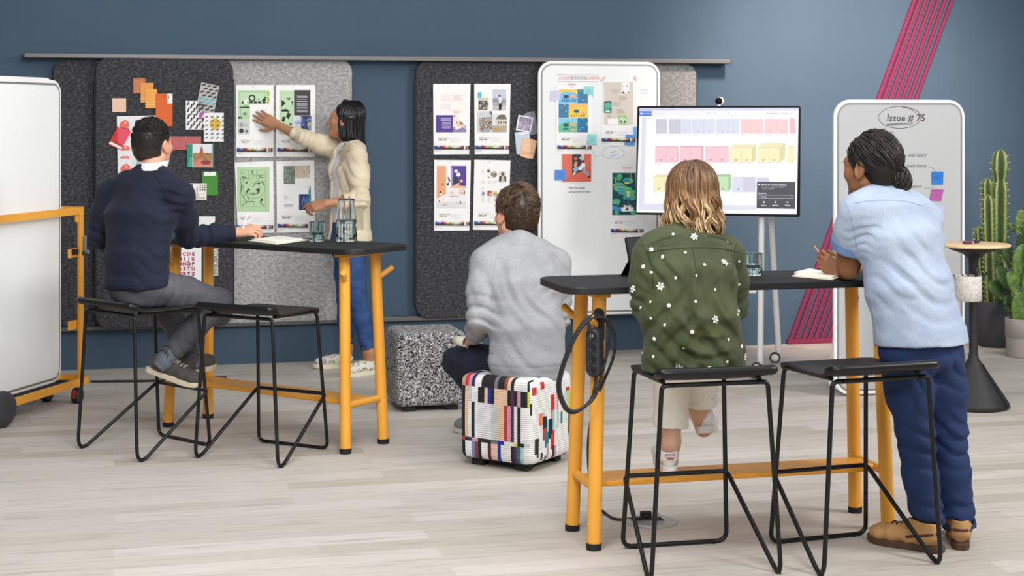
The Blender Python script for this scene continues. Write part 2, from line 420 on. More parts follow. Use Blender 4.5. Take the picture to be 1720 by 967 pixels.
# ================================================================ standing tables
M_ORG=noisy('amber_powdercoat',[(0.3,'#e8a034'),(0.7,'#eea93f')],(1,1,1),3,2,0.42)
M_ORGP=pbr('amber_speckled',None,0.42); nt=NT(M_ORGP); v=mapped(nt)
vo=nt.add('ShaderNodeTexVoronoi'); vo.inputs['Scale'].default_value=55; nt.link(v,vo.inputs['Vector'])
base(nt,ramp(nt,vo.outputs['Distance'],[(0.0,'#9a5f14'),(0.10,'#b5741d'),(0.17,'#e59c2e'),(1,'#e8a033')]))
M_TOP=noisy('black_laminate',[(0.35,'#161617'),(0.65,'#1c1c1d')],(1,1,1),40,3,0.7)
M_TOPE=pbr('black_laminate_edge','#19191a',0.5)
M_RUB=pbr('black_rubber','#151515',0.75)
def make_table():
    t=thing('standing_table','standing table','table')
    HX,HY_=0.715,0.225; r=0.085
    b=MB()
    b.slab(2*HX,2*HY_,0.026,r,M_TOP,M=Matrix.Translation((0,0,0.955))@Matrix.Rotation(PI/2,4,'X'),edge=0.003,seg=10)
    for f in b.bm.faces:
        f.normal_update()
        if abs(f.normal.z)<0.7: f.material_index=b.mi(M_TOPE)
    b.build('tabletop',t)
    for sx in (-1,1):
        b=MB(); b.box((sx*0.56,0,0.932),(0.07,0.30,0.022),M_ORG,bev=0.004); b.build('under_bracket',t)
        for sy in (-1,1):
            foot=Vector((sx*0.590,sy*0.1425,0)); top_=Vector((sx*0.560,sy*0.115,0.942)); d=top_-foot
            at=lambda z:foot+d*(z/0.942)
            b=MB(); b.cyl(at(0.022),at(0.942),0.0265,0.0265,M_ORG,24); leg=b.build('leg',t)
            b=MB(); b.cyl(at(0.0),at(0.024),0.0275,0.0285,M_RUB,24); b.build('foot_cap',leg)
            p0=at(0.80); q=p0+Vector((sx*0.6,sy*0.8,0))*0.082+Vector((0,0,0.055))
            b=MB(); b.cyl(p0,q,0.0135,0.0135,M_ORG,16); b.build('peg_hook',leg)
        a=Vector((sx*0.583,-0.136,0.222)); c=Vector((sx*0.583,0.136,0.222))
        b=MB(); b.tube([a,c],0.017,M_ORG,seg=12); b.build('end_rail',t)
    b=MB(); pts=[(-0.575,-0.06),(-0.52,-0.088),(0.52,-0.088),(0.575,-0.06),(0.575,0.06),(0.52,0.088),(-0.52,0.088),(-0.575,0.06)]
    n=len(pts); vs=[(x,y,0.214) for x,y in pts]+[(x,y,0.234) for x,y in pts]
    b.faces(vs,[tuple(range(n-1,-1,-1)),tuple(range(n,2*n))]+[(i,(i+1)%n,n+(i+1)%n,n+i) for i in range(n)],M_ORGP)
    b.build('foot_plank',t,bevel=0.004)
    return t
TAB=make_table(); TAB.location=(-1.193,8.023,0); TAB.rotation_euler=(0,0,math.radians(-34.1))
TAB['label']='amber legged standing table with black top holding the water carafe'; TAB['group']='amber legged standing tables'
TAB2=copy_tree(TAB); TAB2.location=(0.838,6.168,0); TAB2.rotation_euler=(0,0,math.radians(13.9))
TAB2['label']='amber legged standing table with the coiled power cable hanging from its leg'
def on_table(T,x,y): # point on a table top under a pixel
    return G(x,y,0.969)
TT=0.9685

# ================================================================ cube ottomans
def cover_cube(w,d,h,z0,r,N,pick,mats,name,parent,bulge=0.006):
    b=MB(); [b.mi(m) for m in mats]; cache={}
    def vert(p):
        k=tuple(round(c,5) for c in p)
        if k not in cache:
            q=Vector(p); lim=Vector((w/2-r,d/2-r,h/2-r))
            c=Vector([max(-l,min(l,x)) for x,l in zip(q,lim)]); e=q-c
            if e.length>1e-9: q=c+e.normalized()*r
            q+=Vector((q.x/w,q.y/d,q.z/h))*bulge*(1-(2*q.z/h)**2)
            cache[k]=b.bm.verts.new(q+Vector((0,0,z0+h/2)))
        return cache[k]
    S=[(w/2,d/2,h/2)]; W,D,H=w/2,d/2,h/2
    sides=[('front',lambda u,v:(-W+2*W*u,-D,H-2*H*v)),('side',lambda u,v:(W,-D+2*D*u,H-2*H*v)),('rear',lambda u,v:(W-2*W*u,D,H-2*H*v)),
           ('far',lambda u,v:(-W,D-2*D*u,H-2*H*v)),('top',lambda u,v:(-W+2*W*u,D-2*D*v,H)),('under',lambda u,v:(-W+2*W*u,-D+2*D*v,-H))]
    for nm,f in sides:
        for i in range(N):
            for j in range(N):
                q=[vert(f(a/N,c/N)) for a,c in ((i,j),(i,j+1),(i+1,j+1),(i+1,j))]
                try: fc=b.bm.faces.new(q)
                except ValueError: continue
                fc.material_index=pick(nm,i,j); fc.smooth=True
    return b.build(name,parent)
PALN=['#efeeea','#1d1d20','#c9cfcf','#e9c5a6','#1b2ba5','#c8352c','#d39ab0','#5a2b4e','#2c2f55','#0f7f8c','#8c4a44','#7f95c2','#d8d94f','#7d7580','#f08560','#e7e3e6','#8fd0dc','#62223a']
def ribbed(c):
    k='woven_'+c.lstrip('#')
    if k in MATS: return MATS[k]
    m=pbr(k,c,0.85); nt=NT(m); v=mapped(nt)
    wv=nt.add('ShaderNodeTexWave',bands_direction='Z',wave_profile='SIN'); wv.inputs['Scale'].default_value=34; nt.link(v,wv.inputs['Vector'])
    base(nt,mixc(nt,wv.outputs['Fac'],tuple(x*0.70 for x in lin(c)[:3])+(1,),lin(c))); bump(nt,wv.outputs['Fac'],0.4,0.003); return m
PM=[ribbed(c) for c in PALN]
def spread(*runs):
    out=[]
    for c,n in runs: out+=[c]*n
    return (out+[0]*22)[:22]
BANDT=spread((12,1),(6,1),(5,1),(6,1),(8,1),(0,2),(1,4),(13,1),(1,2),(10,1),(3,1),(1,1),(0,4),(1,1))
BANDU=spread((8,1),(1,1),(3,1),(2,1),(0,2),(1,2),(3,1),(4,1),(1,1),(3,4),(1,1),(7,1),(1,1),(6,1),(1,2),(12,1))
BANDM=spread((8,1),(1,1),(3,1),(0,1),(1,1),(0,1),(15,4),(2,2),(3,2),(5,1),(6,1),(7,1),(0,1),(1,1),(0,3))
BANDA=spread((5,2),(8,2),(6,2),(1,4),(13,2),(4,2),(0,3),(12,1),(1,2),(2,2))
BANDB=spread((1,2),(0,2),(11,1),(10,1),(1,1),(0,2),(17,1),(3,2),(4,1),(0,3),(1,1),(7,1),(9,1),(2,1),(0,2))
rnd=random.Random(5)
SIDEP=[[0]*22 for _ in range(22)]
for _ in range(40):
    c=rnd.choice([1,1,1,1,4,6,3,15,7,16,14,5,9,2,12]); i0=rnd.randrange(22); j0=rnd.randrange(22); ww=rnd.choice([1,1,2,2]); hh=rnd.choice([2,3,4,5])
    for i in range(i0,min(22,i0+ww)):
        for j in range(j0,min(22,j0+hh)): SIDEP[i][j]=c
def pick_multi(nm,i,j):
    if nm in('front','rear'):
        if j<3: return BANDT[i]
        if j<7: return BANDU[i]
        if j<16: return BANDM[i]
        if j<17: return BANDA[i]
        return BANDB[i]
    if nm=='top': return BANDT[i] if j>18 else SIDEP[i][j]
    if nm=='under': return 1
    return SIDEP[i][j] if nm=='side' else SIDEP[j][i]
def ottoman(loc,deg,w,d,h,label,pick,mats):
    t=thing('cube_ottoman',label,'ottoman',(loc[0],loc[1],0),math.radians(deg),'cube ottomans')
    cover_cube(w,d,h-0.028,0.028,0.035,22,pick,mats,'cover',t)
    for sx in (-1,1):
        for sy in (-1,1):
            b=MB(); b.box((sx*(w/2-0.075),sy*(d/2-0.06),0.016),(0.065,0.05,0.032),M_RUB,bev=0.004); b.build('foot',t)
    return t
OTT=ottoman((0.021,7.385),-33.2,0.385,0.365,0.415,'cube ottoman in multicoloured block weave under the man in the grey sweatshirt',pick_multi,PM)
m=pbr('squiggle_boucle',None,0.95); nt=NT(m); v=mapped(nt)
n=noise(nt,v,84,1,0.5,0.8)
base(nt,ramp(nt,n,[(0.0,'#202024'),(0.435,'#232327'),(0.47,'#c9c8c8'),(0.53,'#d0cfce'),(0.565,'#232327'),(0.66,'#222226'),(0.69,'#b8b7b8')])); bump(nt,n,0.5,0.006)
OTT2=ottoman((-0.476,8.83),14,0.385,0.385,0.425,'cube ottoman in black and white squiggle fabric standing near the wall',lambda a,i,j:0,[m])

# ================================================================ mobile whiteboard cart at the frame's edge
D=Vector((0.259,0.966,0)); NN=Vector((0.966,-0.259,0))
CB=Vector((-2.49,8.9,0))                       # far lower corner of the front board
crz=math.atan2(D.y,D.x)
cart=thing('whiteboard_cart','amber wheeled whiteboard cart with loop handle and dark end wheel','cart',(CB.x,CB.y,0),crz)
# local frame: x along the board towards the far end, -y towards the room
def loop(z,x0,x1,y0,y1,rad,w,t,mat,name):
    pts=[]
    for cx,cy,a0 in ((x1-rad,y1-rad,0),(x0+rad,y1-rad,PI/2),(x0+rad,y0+rad,PI),(x1-rad,y0+rad,1.5*PI)):
        for k in range(9):
            a=a0+PI/2*k/8; pts.append((cx+rad*math.cos(a),cy+rad*math.sin(a),z))
    b=MB(); bar_path(pts,w,t,mat,b,closed=True); return b.build(name,cart,recalc=True)
loop(1.063,-1.0,0.135,-0.062,0.10,0.03,0.040,0.011,M_ORG,'loop_handle')
loop(0.112,-1.0,0.165,-0.075,0.12,0.03,0.042,0.011,M_ORG,'base_frame')
for s in (0.085,-0.93):
    b=MB(); b.box((s,-0.064,0.585),(0.034,0.022,0.94),M_ORG,bev=0.003); b.box((s,-0.05,1.03),(0.06,0.012,0.06),M_ORG,bev=0.003)
    p=b.build('post',cart)
    for z in (0.43,0.83):
        b=MB(); b.box((s-0.055,-0.045,z),(0.08,0.012,0.05),M_ORG,bev=0.002); b.build('cross_tab',cart)
M_DG=pbr('dark_plastic','#35363b',0.5); M_GRY=pbr('grey_plastic','#7e8187',0.45)
b=MB(); b.box((0.03,-0.06,0.838),(0.035,0.03,0.03),M_RUB,bev=0.004); b.build('board_clip',cart)
b=MB(); b.box((0.095,-0.086,0.875),(0.016,0.016,0.10),M_GRY,bev=0.005); b.ball((0.095,-0.082,0.828),0.015,M_DG,12); b.ball((0.105,-0.096,0.832),0.012,M_GRY,12); b.build('tilt_lever',cart)
b=MB(); b.box((-0.44,0.012,0.108),(0.98,0.075,0.03),M_RUB,bev=0.006); b.build('board_trough',cart)
M_RED=pbr('red_plastic','#a3161c',0.4)
for x in (0.03,-0.95):
    for y in (-0.07,0.12):
        t=MB(); t.cyl((x,y-0.022,0.043),(x,y+0.010,0.043),0.043,0.043,M_RUB,24); wv=t.build('caster',cart)
        t=MB(); t.cyl((x,y-0.026,0.043),(x,y-0.022,0.043),0.034,0.036,M_DG,24); t.build('wheel_cap',wv)
        t=MB(); t.box((x-0.040,y-0.008,0.055),(0.024,0.022,0.045),M_RED,bev=0.004); t.build('brake',wv)
ec=(cart_pt:=Matrix.Rotation(-crz,4,'Z')@(Vector((-2.594,8.19,0.095))-Vector((CB.x,CB.y,0))))
b=MB(); nrm=(Matrix.Rotation(-crz,4,'Z')@Vector((0.88,-0.47,0))); 
b.lathe([(0.0,0.03),(0.04,0.028),(0.075,0.018),(0.092,0.004),(0.094,-0.012),(0.085,-0.02),(0,-0.02)],M_DG,Matrix.Translation(ec)@nrm.to_track_quat('Z','Y').to_matrix().to_4x4(),seg=40)
b.build('end_wheel',cart,recalc=True)
def cart_board(off,top,label,far):
    hgt=top-0.125; t=thing('whiteboard',label,'whiteboard',CB+D*(-0.5+far)+NN*off+Vector((0,0,0.125+hgt/2)),crz,'whiteboards on the wheeled cart')
    whiteboard(t,1.0,hgt,0.08); return t
cart_board(-0.004,1.788,'large blank whiteboard held upright in the amber cart, front of two',0)
cart_board(-0.034,1.80,'blank whiteboard mostly hidden behind another in the amber cart',-0.02)

# ================================================================ freestanding whiteboard
c0=Vector((1.820,9.083,0)); c1=Vector((2.616,9.280,0)); wv_=(c1-c0).length; hz=1.684
fb=thing('whiteboard','freestanding whiteboard headed Issue 75 on the floor behind the man in denim','whiteboard',(c0+c1)/2+Vector((0,0,hz/2+0.006)),WA)
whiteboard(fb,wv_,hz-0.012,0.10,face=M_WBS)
for s in (-1,1):
    b=MB(); b.tube(fillet([(s*0.3,0.03,0.2),(s*0.3,0.30,-hz/2+0.012),(s*0.3,0.03,-hz/2+0.012)],0.05),0.012,M_WBF,seg=10); b.build('rear_stand',fb)

# ================================================================ display on its rolling stand
M_WHT=pbr('white_powdercoat','#eeebe9',0.35)
TVrot=math.radians(-14)
TVC=Vector((1.294,10.10,1.312))
stand=thing('display_stand','white tubular rolling stand holding the large display','stand',(TVC.x,TVC.y+0.06,0),TVrot)
for sx in (-1,1):
    for sy,name in ((-1,'front_leg'),(1,'rear_leg')):
        topx=sx*0.285; x_=sx*(0.285 if sy<0 else 0.36)
        a=Vector((topx+(0 if sy<0 else sx*0.02),0.06+sy*0.03,1.45)); f=Vector((x_,-0.13 if sy<0 else 0.33,0.085))
        b=MB(); b.tube([a,f],0.019,M_WHT,seg=16); leg=b.build(name,stand)
        b=MB(); b.cyl(f+Vector((0,0,0.02)),f+Vector((0,0,-0.03)),0.021,0.016,M_WHT,16); b.build('leg_socket',leg)
        c=f+Vector((sx*-0.02,-0.03,-0.05))
        b=MB()
        b.lathe([(0.026,-0.012),(0.035,-0.012),(0.035,0.012),(0.026,0.012),(0.026,-0.012)],M_DG,Matrix.Translation(c)@Matrix.Rotation(PI/2,4,'X'),seg=32); cs=b.build('caster',leg)
        b=MB(); b.lathe([(0,-0.008),(0.027,-0.008),(0.027,0.008),(0,0.008)],M_WHT,Matrix.Translation(c)@Matrix.Rotation(PI/2,4,'X'),seg=32); b.build('wheel_disc',cs)
b=MB(); b.box((0,0.09,0.98),(0.62,0.035,0.05),M_WHT,bev=0.008); b.box((0,0.09,1.32),(0.62,0.035,0.06),M_WHT,bev=0.008); b.build('cross_bar',stand)
b=MB(); b.box((0.02,-0.02,0.50),(0.48,0.22,0.02),M_WHT,bev=0.008); b.build('tray',stand)
# ================================================================ printed and written surfaces
def wall_plane(off): return Matrix.Translation(wall_pt(0,0,off))@Matrix.Rotation(WA,4,'Z')
def hit(M,x,y):
    """local (x,z) where the sight line of a pixel meets the y=0 plane of M"""
    o=Vector((0,0,EYE)); d=P(x,y,1.0)-o; n=M.to_3x3()@Vector((0,1,0)); c=M.translation
    t=(c-o).dot(n)/d.dot(n); q=M.inverted()@(o+d*t); return q.x,q.z
class Zc:
    def __init__(s,ox,oy,k): s.o=(ox,oy,k)
    def __call__(s,x,y): return s.o[0]+x/s.o[2], s.o[1]+y/s.o[2]
STEP=0.00012
class Print:
    """shapes printed on a flat sheet; coordinates are measured on an enlarged view"""
    def __init__(s,M,z,org=None): s.M=M; s.z=z; s.b=MB(); s.k=0; s.org=org or (0,0)
    def q(s,x,y):
        u,w=hit(s.M,*s.z(x,y)); return (u-s.org[0],w-s.org[1])
    def lay(s): s.k+=1; return -0.0005-STEP*s.k
    def mat(s,c): return flat(c) if isinstance(c,str) else c
    def poly(s,pts,c):
        y=s.lay(); vs=[(a,y,b) for a,b in (s.q(*p) for p in pts)]
        s.b.faces(vs,[tuple(range(len(vs)))],s.mat(c))
    def r(s,x0,y0,x1,y1,c): s.poly([(x0,y1),(x1,y1),(x1,y0),(x0,y0)],c)
    def c(s,x,y,r,c,ry=None,n=24): s.poly([(x+r*math.cos(2*PI*k/n),y-(ry or r)*math.sin(2*PI*k/n)) for k in range(n)],c)
    def line(s,pts,w,c,closed=False):
        y=s.lay(); p=[Vector(s.q(*t)) for t in pts]; w=w*abs(s.q(1,0)[0]-s.q(0,0)[0])/2; n=len(p); vs=[]
        for i in range(n):
            a=p[(i-1)%n] if closed or i>0 else p[i]; e=p[(i+1)%n] if closed or i<n-1 else p[i]
            d=(e-a).normalized() if (e-a).length>0 else Vector((1,0)); m=Vector((-d.y,d.x))*w
            vs+=[(p[i].x+m.x,y,p[i].y+m.y),(p[i].x-m.x,y,p[i].y-m.y)]
        s.b.faces(vs,[(2*i,2*i+1,2*((i+1)%n)+1,2*((i+1)%n)) for i in range(n if closed else n-1)],s.mat(c))
    def o(s,x,y,rx,ry,w,c,a0=0,a1=2*PI,n=48): s.line([(x+rx*math.cos(a0+(a1-a0)*k/n),y-ry*math.sin(a0+(a1-a0)*k/n)) for k in range(n+1)],w,c)
    def frame(s,x0,y0,x1,y1,w,c): s.line([(x0,y0),(x1,y0),(x1,y1),(x0,y1)],w,c,closed=True)
    def lines(s,x0,y0,x1,y1,n,c,h=0.35,rag=0.25,seed=1):
        R=random.Random(seed); st=(y1-y0)/n
        for i in range(n): s.r(x0,y0+i*st,x1-(x1-x0)*rag*R.random(),y0+i*st+st*h,c)
    def t(s,x,y,h,txt,c,align='LEFT',shear=0.0,wide=1.0,rot=0.0,off=0.0):
        u,w=s.q(x,y); k=abs(s.q(1,0)[0]-s.q(0,0)[0])
        M=Matrix.Translation((u,s.lay(),w))@Matrix.Rotation(PI/2,4,'X')@Matrix.Rotation(rot,4,'Z')
        s.b.text(txt,M,h*k/0.72,s.mat(c),align,shear,wide,off*k)
BARC=[['#2b4c9a','#20386f','#1a2240'],['#3f6cc0','#2a4a90','#171c30'],['#7ea0d8','#3a4a80','#20202a'],['#b9c4e0','#55558a','#1c1c22'],
['#7d2b45','#55203a','#2a1820'],['#b03a4a','#7a2838','#301a20'],['#d4606a','#8a3a44','#2a1a1e'],['#e9a0a0','#a55a5c','#222'],['#f2d4d0','#b98a88','#222'],
['#dfe39a','#8a9a3a','#222'],['#a8c860','#5a7a30','#1e2a18'],['#e6e08a','#a3a040','#222'],['#eef0d8','#8aa070','#222'],
['#f3f3f3','#dcdcdc','#555'],['#ececec','#cfcfcf','#444'],['#e6e2da','#c8beb4','#333'],['#ddd0c4','#b0a090','#333'],['#c8b4a0','#8a7a68','#2a2420'],
['#a58a72','#6a5646','#201a18'],['#7a6450','#4a3a30','#1a1614'],['#efefef','#e9e4e4','#e0dada'],['#c0506a','#6a90c0','#8a5a90'],['#e0a060','#b04a5a','#50a070'],['#222228','#1a1a20','#111']]
def hx(c): return c if len(c)==7 else '#'+''.join(k*2 for k in c[1:])
def proof_marks(p,x0,y0,x1,y1,bar=True):
    L=lambda u,v:(x0+(x1-x0)*u,y0+(y1-y0)*v); W_=x1-x0; H_=y1-y0
    p.t(*L(0.13,0.768),0.018*H_,'Saadh Reynards','#44506a',shear=0.25)
    for i,c in enumerate(('#2f5fae','#a8323c','#e8c23a','#1c1c20')): p.r(*L(0.15+0.05*i,0.786),*L(0.2+0.05*i,0.797),c)
    p.lines(*L(0.46,0.765),*L(0.78,0.84),5,'#d9dade',0.16,0.5,3)
    p.lines(*L(0.02,0.94),*L(0.22,0.965),2,'#b9bac0',0.22,0.3,4)
    p.t(*L(0.43,0.032),0.012*H_,'proof','#8a8b92',align='CENTER',shear=0.2)
    for i,cl in enumerate(BARC):
        for j,c in enumerate(cl):
            u=0.03+0.94*i/24; p.r(*L(u,0.874+0.017*j),*L(u+0.94/24,0.891+0.017*j),hx(c))
    p.c(*L(0.55,0.878),0.012*W_,'#101014')
def photo(name,stops,sc=60,dist=1.0,detail=5): return noisy('print_'+name,stops,(1,1,1),sc,detail,0.55,0.65,dist=dist)
M_PAPER=pbr('proof_paper','#f3f2f0',0.6)
def sheet(name,label,cat,off,z,outline,color,draw=None,group=None,plane=None,tilt=0.006,marks=False,thick=0.0012):
    M=plane or wall_plane(off)
    if len(outline)==4 and not isinstance(outline[0],tuple): x0,y0,x1,y1=outline; outline=[(x0,y1),(x1,y1),(x1,y0),(x0,y0)]
    pts=[hit(M,*z(*p)) for p in outline]; org=(sum(p[0] for p in pts)/len(pts),sum(p[1] for p in pts)/len(pts))
    p=Print(M,z,org); n=len(pts); vs=[(a-org[0],-0.0004,b-org[1]) for a,b in pts]+[(a-org[0],thick,b-org[1]) for a,b in pts]
    area2=sum(pts[i][0]*pts[(i+1)%n][1]-pts[(i+1)%n][0]*pts[i][1] for i in range(n))
    fs=[tuple(range(n)),tuple(range(2*n-1,n-1,-1))]+[(i,n+i,n+(i+1)%n,(i+1)%n) for i in range(n)]
    if area2<0: fs=[f[::-1] for f in fs]
    p.b.faces(vs,fs,p.mat(color))
    if draw: draw(p)
    if marks: xs=[q[0] for q in outline]; ys=[q[1] for q in outline]; proof_marks(p,min(xs),min(ys),max(xs),max(ys))
    h=max(q[1] for q in pts)-min(q[1] for q in pts)
    # hangs from its top edge: the foot of the sheet stands a little off the board
    Mx=M@Matrix.Translation((org[0],-(thick+0.0008)-tilt*0.5,org[1]))@Matrix.Rotation(math.atan2(tilt,h),4,'X')
    return p.b.build(name,matrix=Mx,label=label,cat=cat,group=group)
GRN='#bddcb2'; BK='#1d2020'
zA=Zc(380,130,6.906); zB=Zc(380,260,6.906); zC=Zc(710,130,6.905); zD=Zc(710,260,6.905); zE=Zc(900,100,6.045); zF=Zc(900,240,5.686); zG=Zc(140,160,5.373); zH=Zc(0,80,2.844); zI=Zc(270,320,4.03); zJ=Zc(1400,160,3.717)
def d1(p):
    p.r(133,147,465,303,GRN); p.r(133,303,272,497,GRN); p.r(467,150,502,308,'#cfe08a'); p.r(133,497,272,660,'#cdd1ce')
    p.frame(153,165,455,300,4,'#50604e'); p.o(298,240,32,32,17,BK); p.poly([(405,275),(457,215),(457,275)],BK); p.poly([(355,250),(385,250),(378,262)],BK)
    for x in (180,270,318,368,418): p.r(x,278,x+35,303,BK)
    p.c(228,283,28,'#e9efe4'); p.poly([(240,300),(250,262),(256,300)],BK); p.r(152,340,270,352,BK); p.frame(168,358,270,465,3,'#40503e')
    p.frame(196,402,242,442,4,'#40503e'); p.c(218,422,12,'#40503e'); p.r(138,455,160,478,BK); p.r(166,455,180,478,BK); p.r(205,325,215,335,BK); p.r(232,325,242,335,BK)
    for x,y in ((478,178),(488,200),(480,240),(490,262),(478,290)): p.c(x,y,9,'#6f9a3f')
    p.lines(340,375,465,545,12,'#c9c8cf',0.3,0.15); p.lines(340,580,455,625,3,'#d6d5da',0.3,0.2)
    p.c(178,545,23,'#9fa5a1'); p.c(232,550,15,'#b7bcb8'); p.c(175,617,26,'#2f3331'); p.c(236,622,15,'#232625'); p.c(236,622,6,'#cdd1ce')
sheet('proof_sheet','proof sheet on pale grey felt, green line drawing with black wheel','paper',0.066,zA,(110,87,548,922),M_PAPER,d1,'proof sheets on pale grey felt',marks=True)
def d2(p):
    p.r(615,150,780,660,GRN); p.frame(636,178,770,630,3,'#6a8a66')
    for q in ([(640,260),(672,280),(688,300),(640,345)],[(688,238),(752,240),(728,265)],[(755,280),(772,268),(772,350)],[(640,372),(700,365),(740,395),(700,398),(672,395),(640,398)],[(715,400),(750,425),(725,487),(692,455)],[(655,450),(690,462),(670,520),(640,505)],[(738,525),(772,552),(730,550)],[(640,610),(668,622),(645,632)]): p.poly(q,BK)
    p.r(785,147,975,440,'#38343a')
    for y0,y1,n in ((214,242,2),(252,262,1),(274,290,1),(300,338,3),(345,365,2),(375,408,3)): p.lines(818,y0,945,y1,n,'#c9c7cb',0.45,0.12,y0)
    p.r(790,445,862,560,'#d4d6ee'); p.r(790,500,862,522,'#b9bde2'); p.r(790,522,862,538,'#8a92c8')
    p.r(865,445,985,610,photo('blue_knit',[(0.35,'#0e1a3c'),(0.5,'#23407c'),(0.66,'#8aa4c8')],38)); p.c(968,545,26,photo('cream_knit',[(0.4,'#8a7a50'),(0.6,'#e6dcc0')],60))
sheet('proof_sheet','proof sheet on pale grey felt, green panel beside black text block','paper',0.066,zA,(577,87,1030,920),M_PAPER,d2,'proof sheets on pale grey felt',marks=True)
def d3(p):
    p.r(125,140,500,660,'#b4d3a4'); p.frame(165,178,455,600,4,'#3c4a38'); p.o(320,385,128,118,3,'#4a5a46'); p.o(318,385,70,60,2,'#5a6a56')
    for a in ([(255,178),(255,270)],[(350,178),(350,262)],[(165,275),(255,270)],[(315,500),(318,600)],[(165,545),(315,540)],[(165,440),(215,480)],[(455,300),(400,330)]): p.line(a,3,'#3c4a38')
    p.line([(298,190),(285,258)],4,BK); p.line([(300,190),(325,250)],4,BK); p.c(300,192,8,BK); p.line([(182,252),(240,268)],9,BK); p.line([(365,230),(400,262),(430,262)],7,BK); p.line([(385,240),(430,238)],5,BK)
    for q in ([(232,312),(248,312),(240,335),(228,330)],[(360,325),(398,315),(378,345)],[(225,440),(250,390),(268,390),(240,440)],[(250,388),(275,395),(272,415)],[(345,392),(392,385),(372,440),(350,410)],[(365,405),(388,410),(385,440)],[(335,440),(372,438),(370,452)],[(392,550),(402,500),(425,508),(415,535)]): p.poly(q,BK)
    for a in ([(190,470),(238,548)],[(185,585),(245,545),(312,542)],[(245,478),(265,520)],[(410,300),(440,355)],[(180,350),(190,375)],[(270,455),(330,450)],[(305,370),(370,290)],[(390,548),(440,590)],[(172,430),(180,300)]): p.line(a,5,BK)
    p.line([(220,455),(350,455)],3,BK); p.c(200,285,10,'#8aa880'); p.c(190,205,5,BK); p.t(175,622,8,'fig.','#3c4a38')
sheet('proof_sheet','proof sheet on pale grey felt with one big green illustrated poster','paper',0.066,zB,[(135,918),(555,903),(543,72),(97,88)],M_PAPER,d3,'proof sheets on pale grey felt',marks=True)
def d4(p):
    p.r(665,128,795,337,photo('moss_stone',[(0.3,'#3b4640'),(0.5,'#6f7d70'),(0.7,'#a3ab86')],28,2.0)); p.r(795,125,970,270,photo('pale_fibre',[(0.35,'#9c8f74'),(0.55,'#d6c9ae'),(0.7,'#ece4d2')],45,3.0))
    p.r(843,455,982,640,'#1d2a63'); p.r(955,365,980,560,'#1b7fa0'); p.r(958,370,972,405,'#d8e6ee')
    for a in ([(880,585),(895,490)],[(905,500),(925,600)],[(925,500),(945,570)],[(935,490),(968,540)],[(895,490),(905,480)]): p.line(a,6,'#6fa4e0')
    for i,t_ in enumerate(('The','Future','is a')): p.t(670,468+24*i,15,t_,'#3b3b42')
    p.lines(670,572,785,608,3,'#8f8f98',0.35,0.15)
    p.lines(890,372,945,385,2,'#c9c9ce',0.3,0.3)
sheet('proof_sheet','proof sheet on pale grey felt with moss photo and The Future wording','paper',0.066,zB,[(588,905),(1030,890),(1018,62),(580,75)],M_PAPER,d4,'proof sheets on pale grey felt',marks=True)
def d5(p):
    p.r(145,150,505,410,'#f7efec'); p.lines(210,205,328,285,7,'#d8d2d2',0.25,0.1); p.lines(210,312,325,375,6,'#dcd8d8',0.25,0.1); p.lines(345,205,468,275,5,'#e6b4b8',0.3,0.3)
    p.r(350,388,425,412,'#f3c6be'); p.r(152,437,347,635,'#51368e'); p.lines(208,470,332,510,4,'#cfc6e4',0.5,0.1); p.lines(222,518,330,552,4,'#cfc6e4',0.45,0.1); p.lines(222,562,328,595,3,'#cfc6e4',0.45,0.1)
    p.poly([(347,430),(380,425),(430,500),(503,560),(503,633),(347,633)],'#efe3dc'); p.poly([(375,500),(440,520),(500,570),(400,560)],'#e8c1a2'); p.poly([(347,580),(400,610),(460,575),(503,600),(503,633),(347,633)],'#8c7fae')
    for q in ([(350,450),(372,430),(362,460)],[(385,510),(398,535),(380,530)],[(430,508),(468,542),(435,540)],[(352,575),(378,570),(360,590)],[(480,560),(500,572),(490,585)],[(405,600),(420,590),(415,612)]): p.poly(q,'#33263f')
sheet('proof_sheet','proof sheet on charcoal felt with solid purple text block','paper',0.076,zC,[(125,893),(538,891),(552,75),(118,75)],M_PAPER,d5,'proof sheets on charcoal felt',marks=True)
def d6(p):
    cr=photo('crowd',[(0.36,'#1c1a1a'),(0.45,'#7a3b30'),(0.5,'#e9e4da'),(0.56,'#55603a'),(0.66,'#2a3040')],75,1.2)
    p.r(635,172,680,250,'#4fb0e2'); p.r(638,235,760,377,'#cfc8c0'); p.r(645,268,758,377,photo('seated_people',[(0.4,'#17181a'),(0.5,'#5c5046'),(0.6,'#e6dcd2')],55))
    p.r(808,140,965,385,'#c5cbdd'); p.r(808,240,965,385,'#b2b2b6'); p.r(808,330,965,385,'#c8c6c4'); p.poly([(808,250),(850,238),(965,270),(965,300),(808,290)],'#8f96a0'); p.poly([(880,300),(878,232),(895,225),(912,240),(918,300)],'#e9e3df'); p.c(889,213,13,'#4a3328'); p.poly([(878,300),(920,300),(905,383),(880,383)],'#1c1d22'); p.o(850,345,22,22,4,'#6a6a70'); p.poly([(908,270),(922,290),(910,312)],'#1c1d22')
    p.r(630,390,803,635,'#cdd0d2'); p.poly([(650,470),(800,455),(803,600),(720,600),(660,625)],cr); p.poly([(770,392),(797,392),(797,450)],'#4a4038'); p.poly([(660,635),(720,590),(790,600),(770,635)],'#9aa3b4'); p.poly([(665,600),(700,560),(690,620)],'#a3423e')
    p.r(803,420,970,635,'#d9dde0'); p.poly([(840,480),(885,435),(945,430),(970,470),(970,490)],'#6d6052'); p.r(845,485,970,560,'#d8d0c0'); p.r(803,560,970,635,'#b4a68c'); p.c(850,600,40,'#b99a52',16)
    for x in (868,898,930,955): p.r(x,508,x+14,540,'#5c6268')
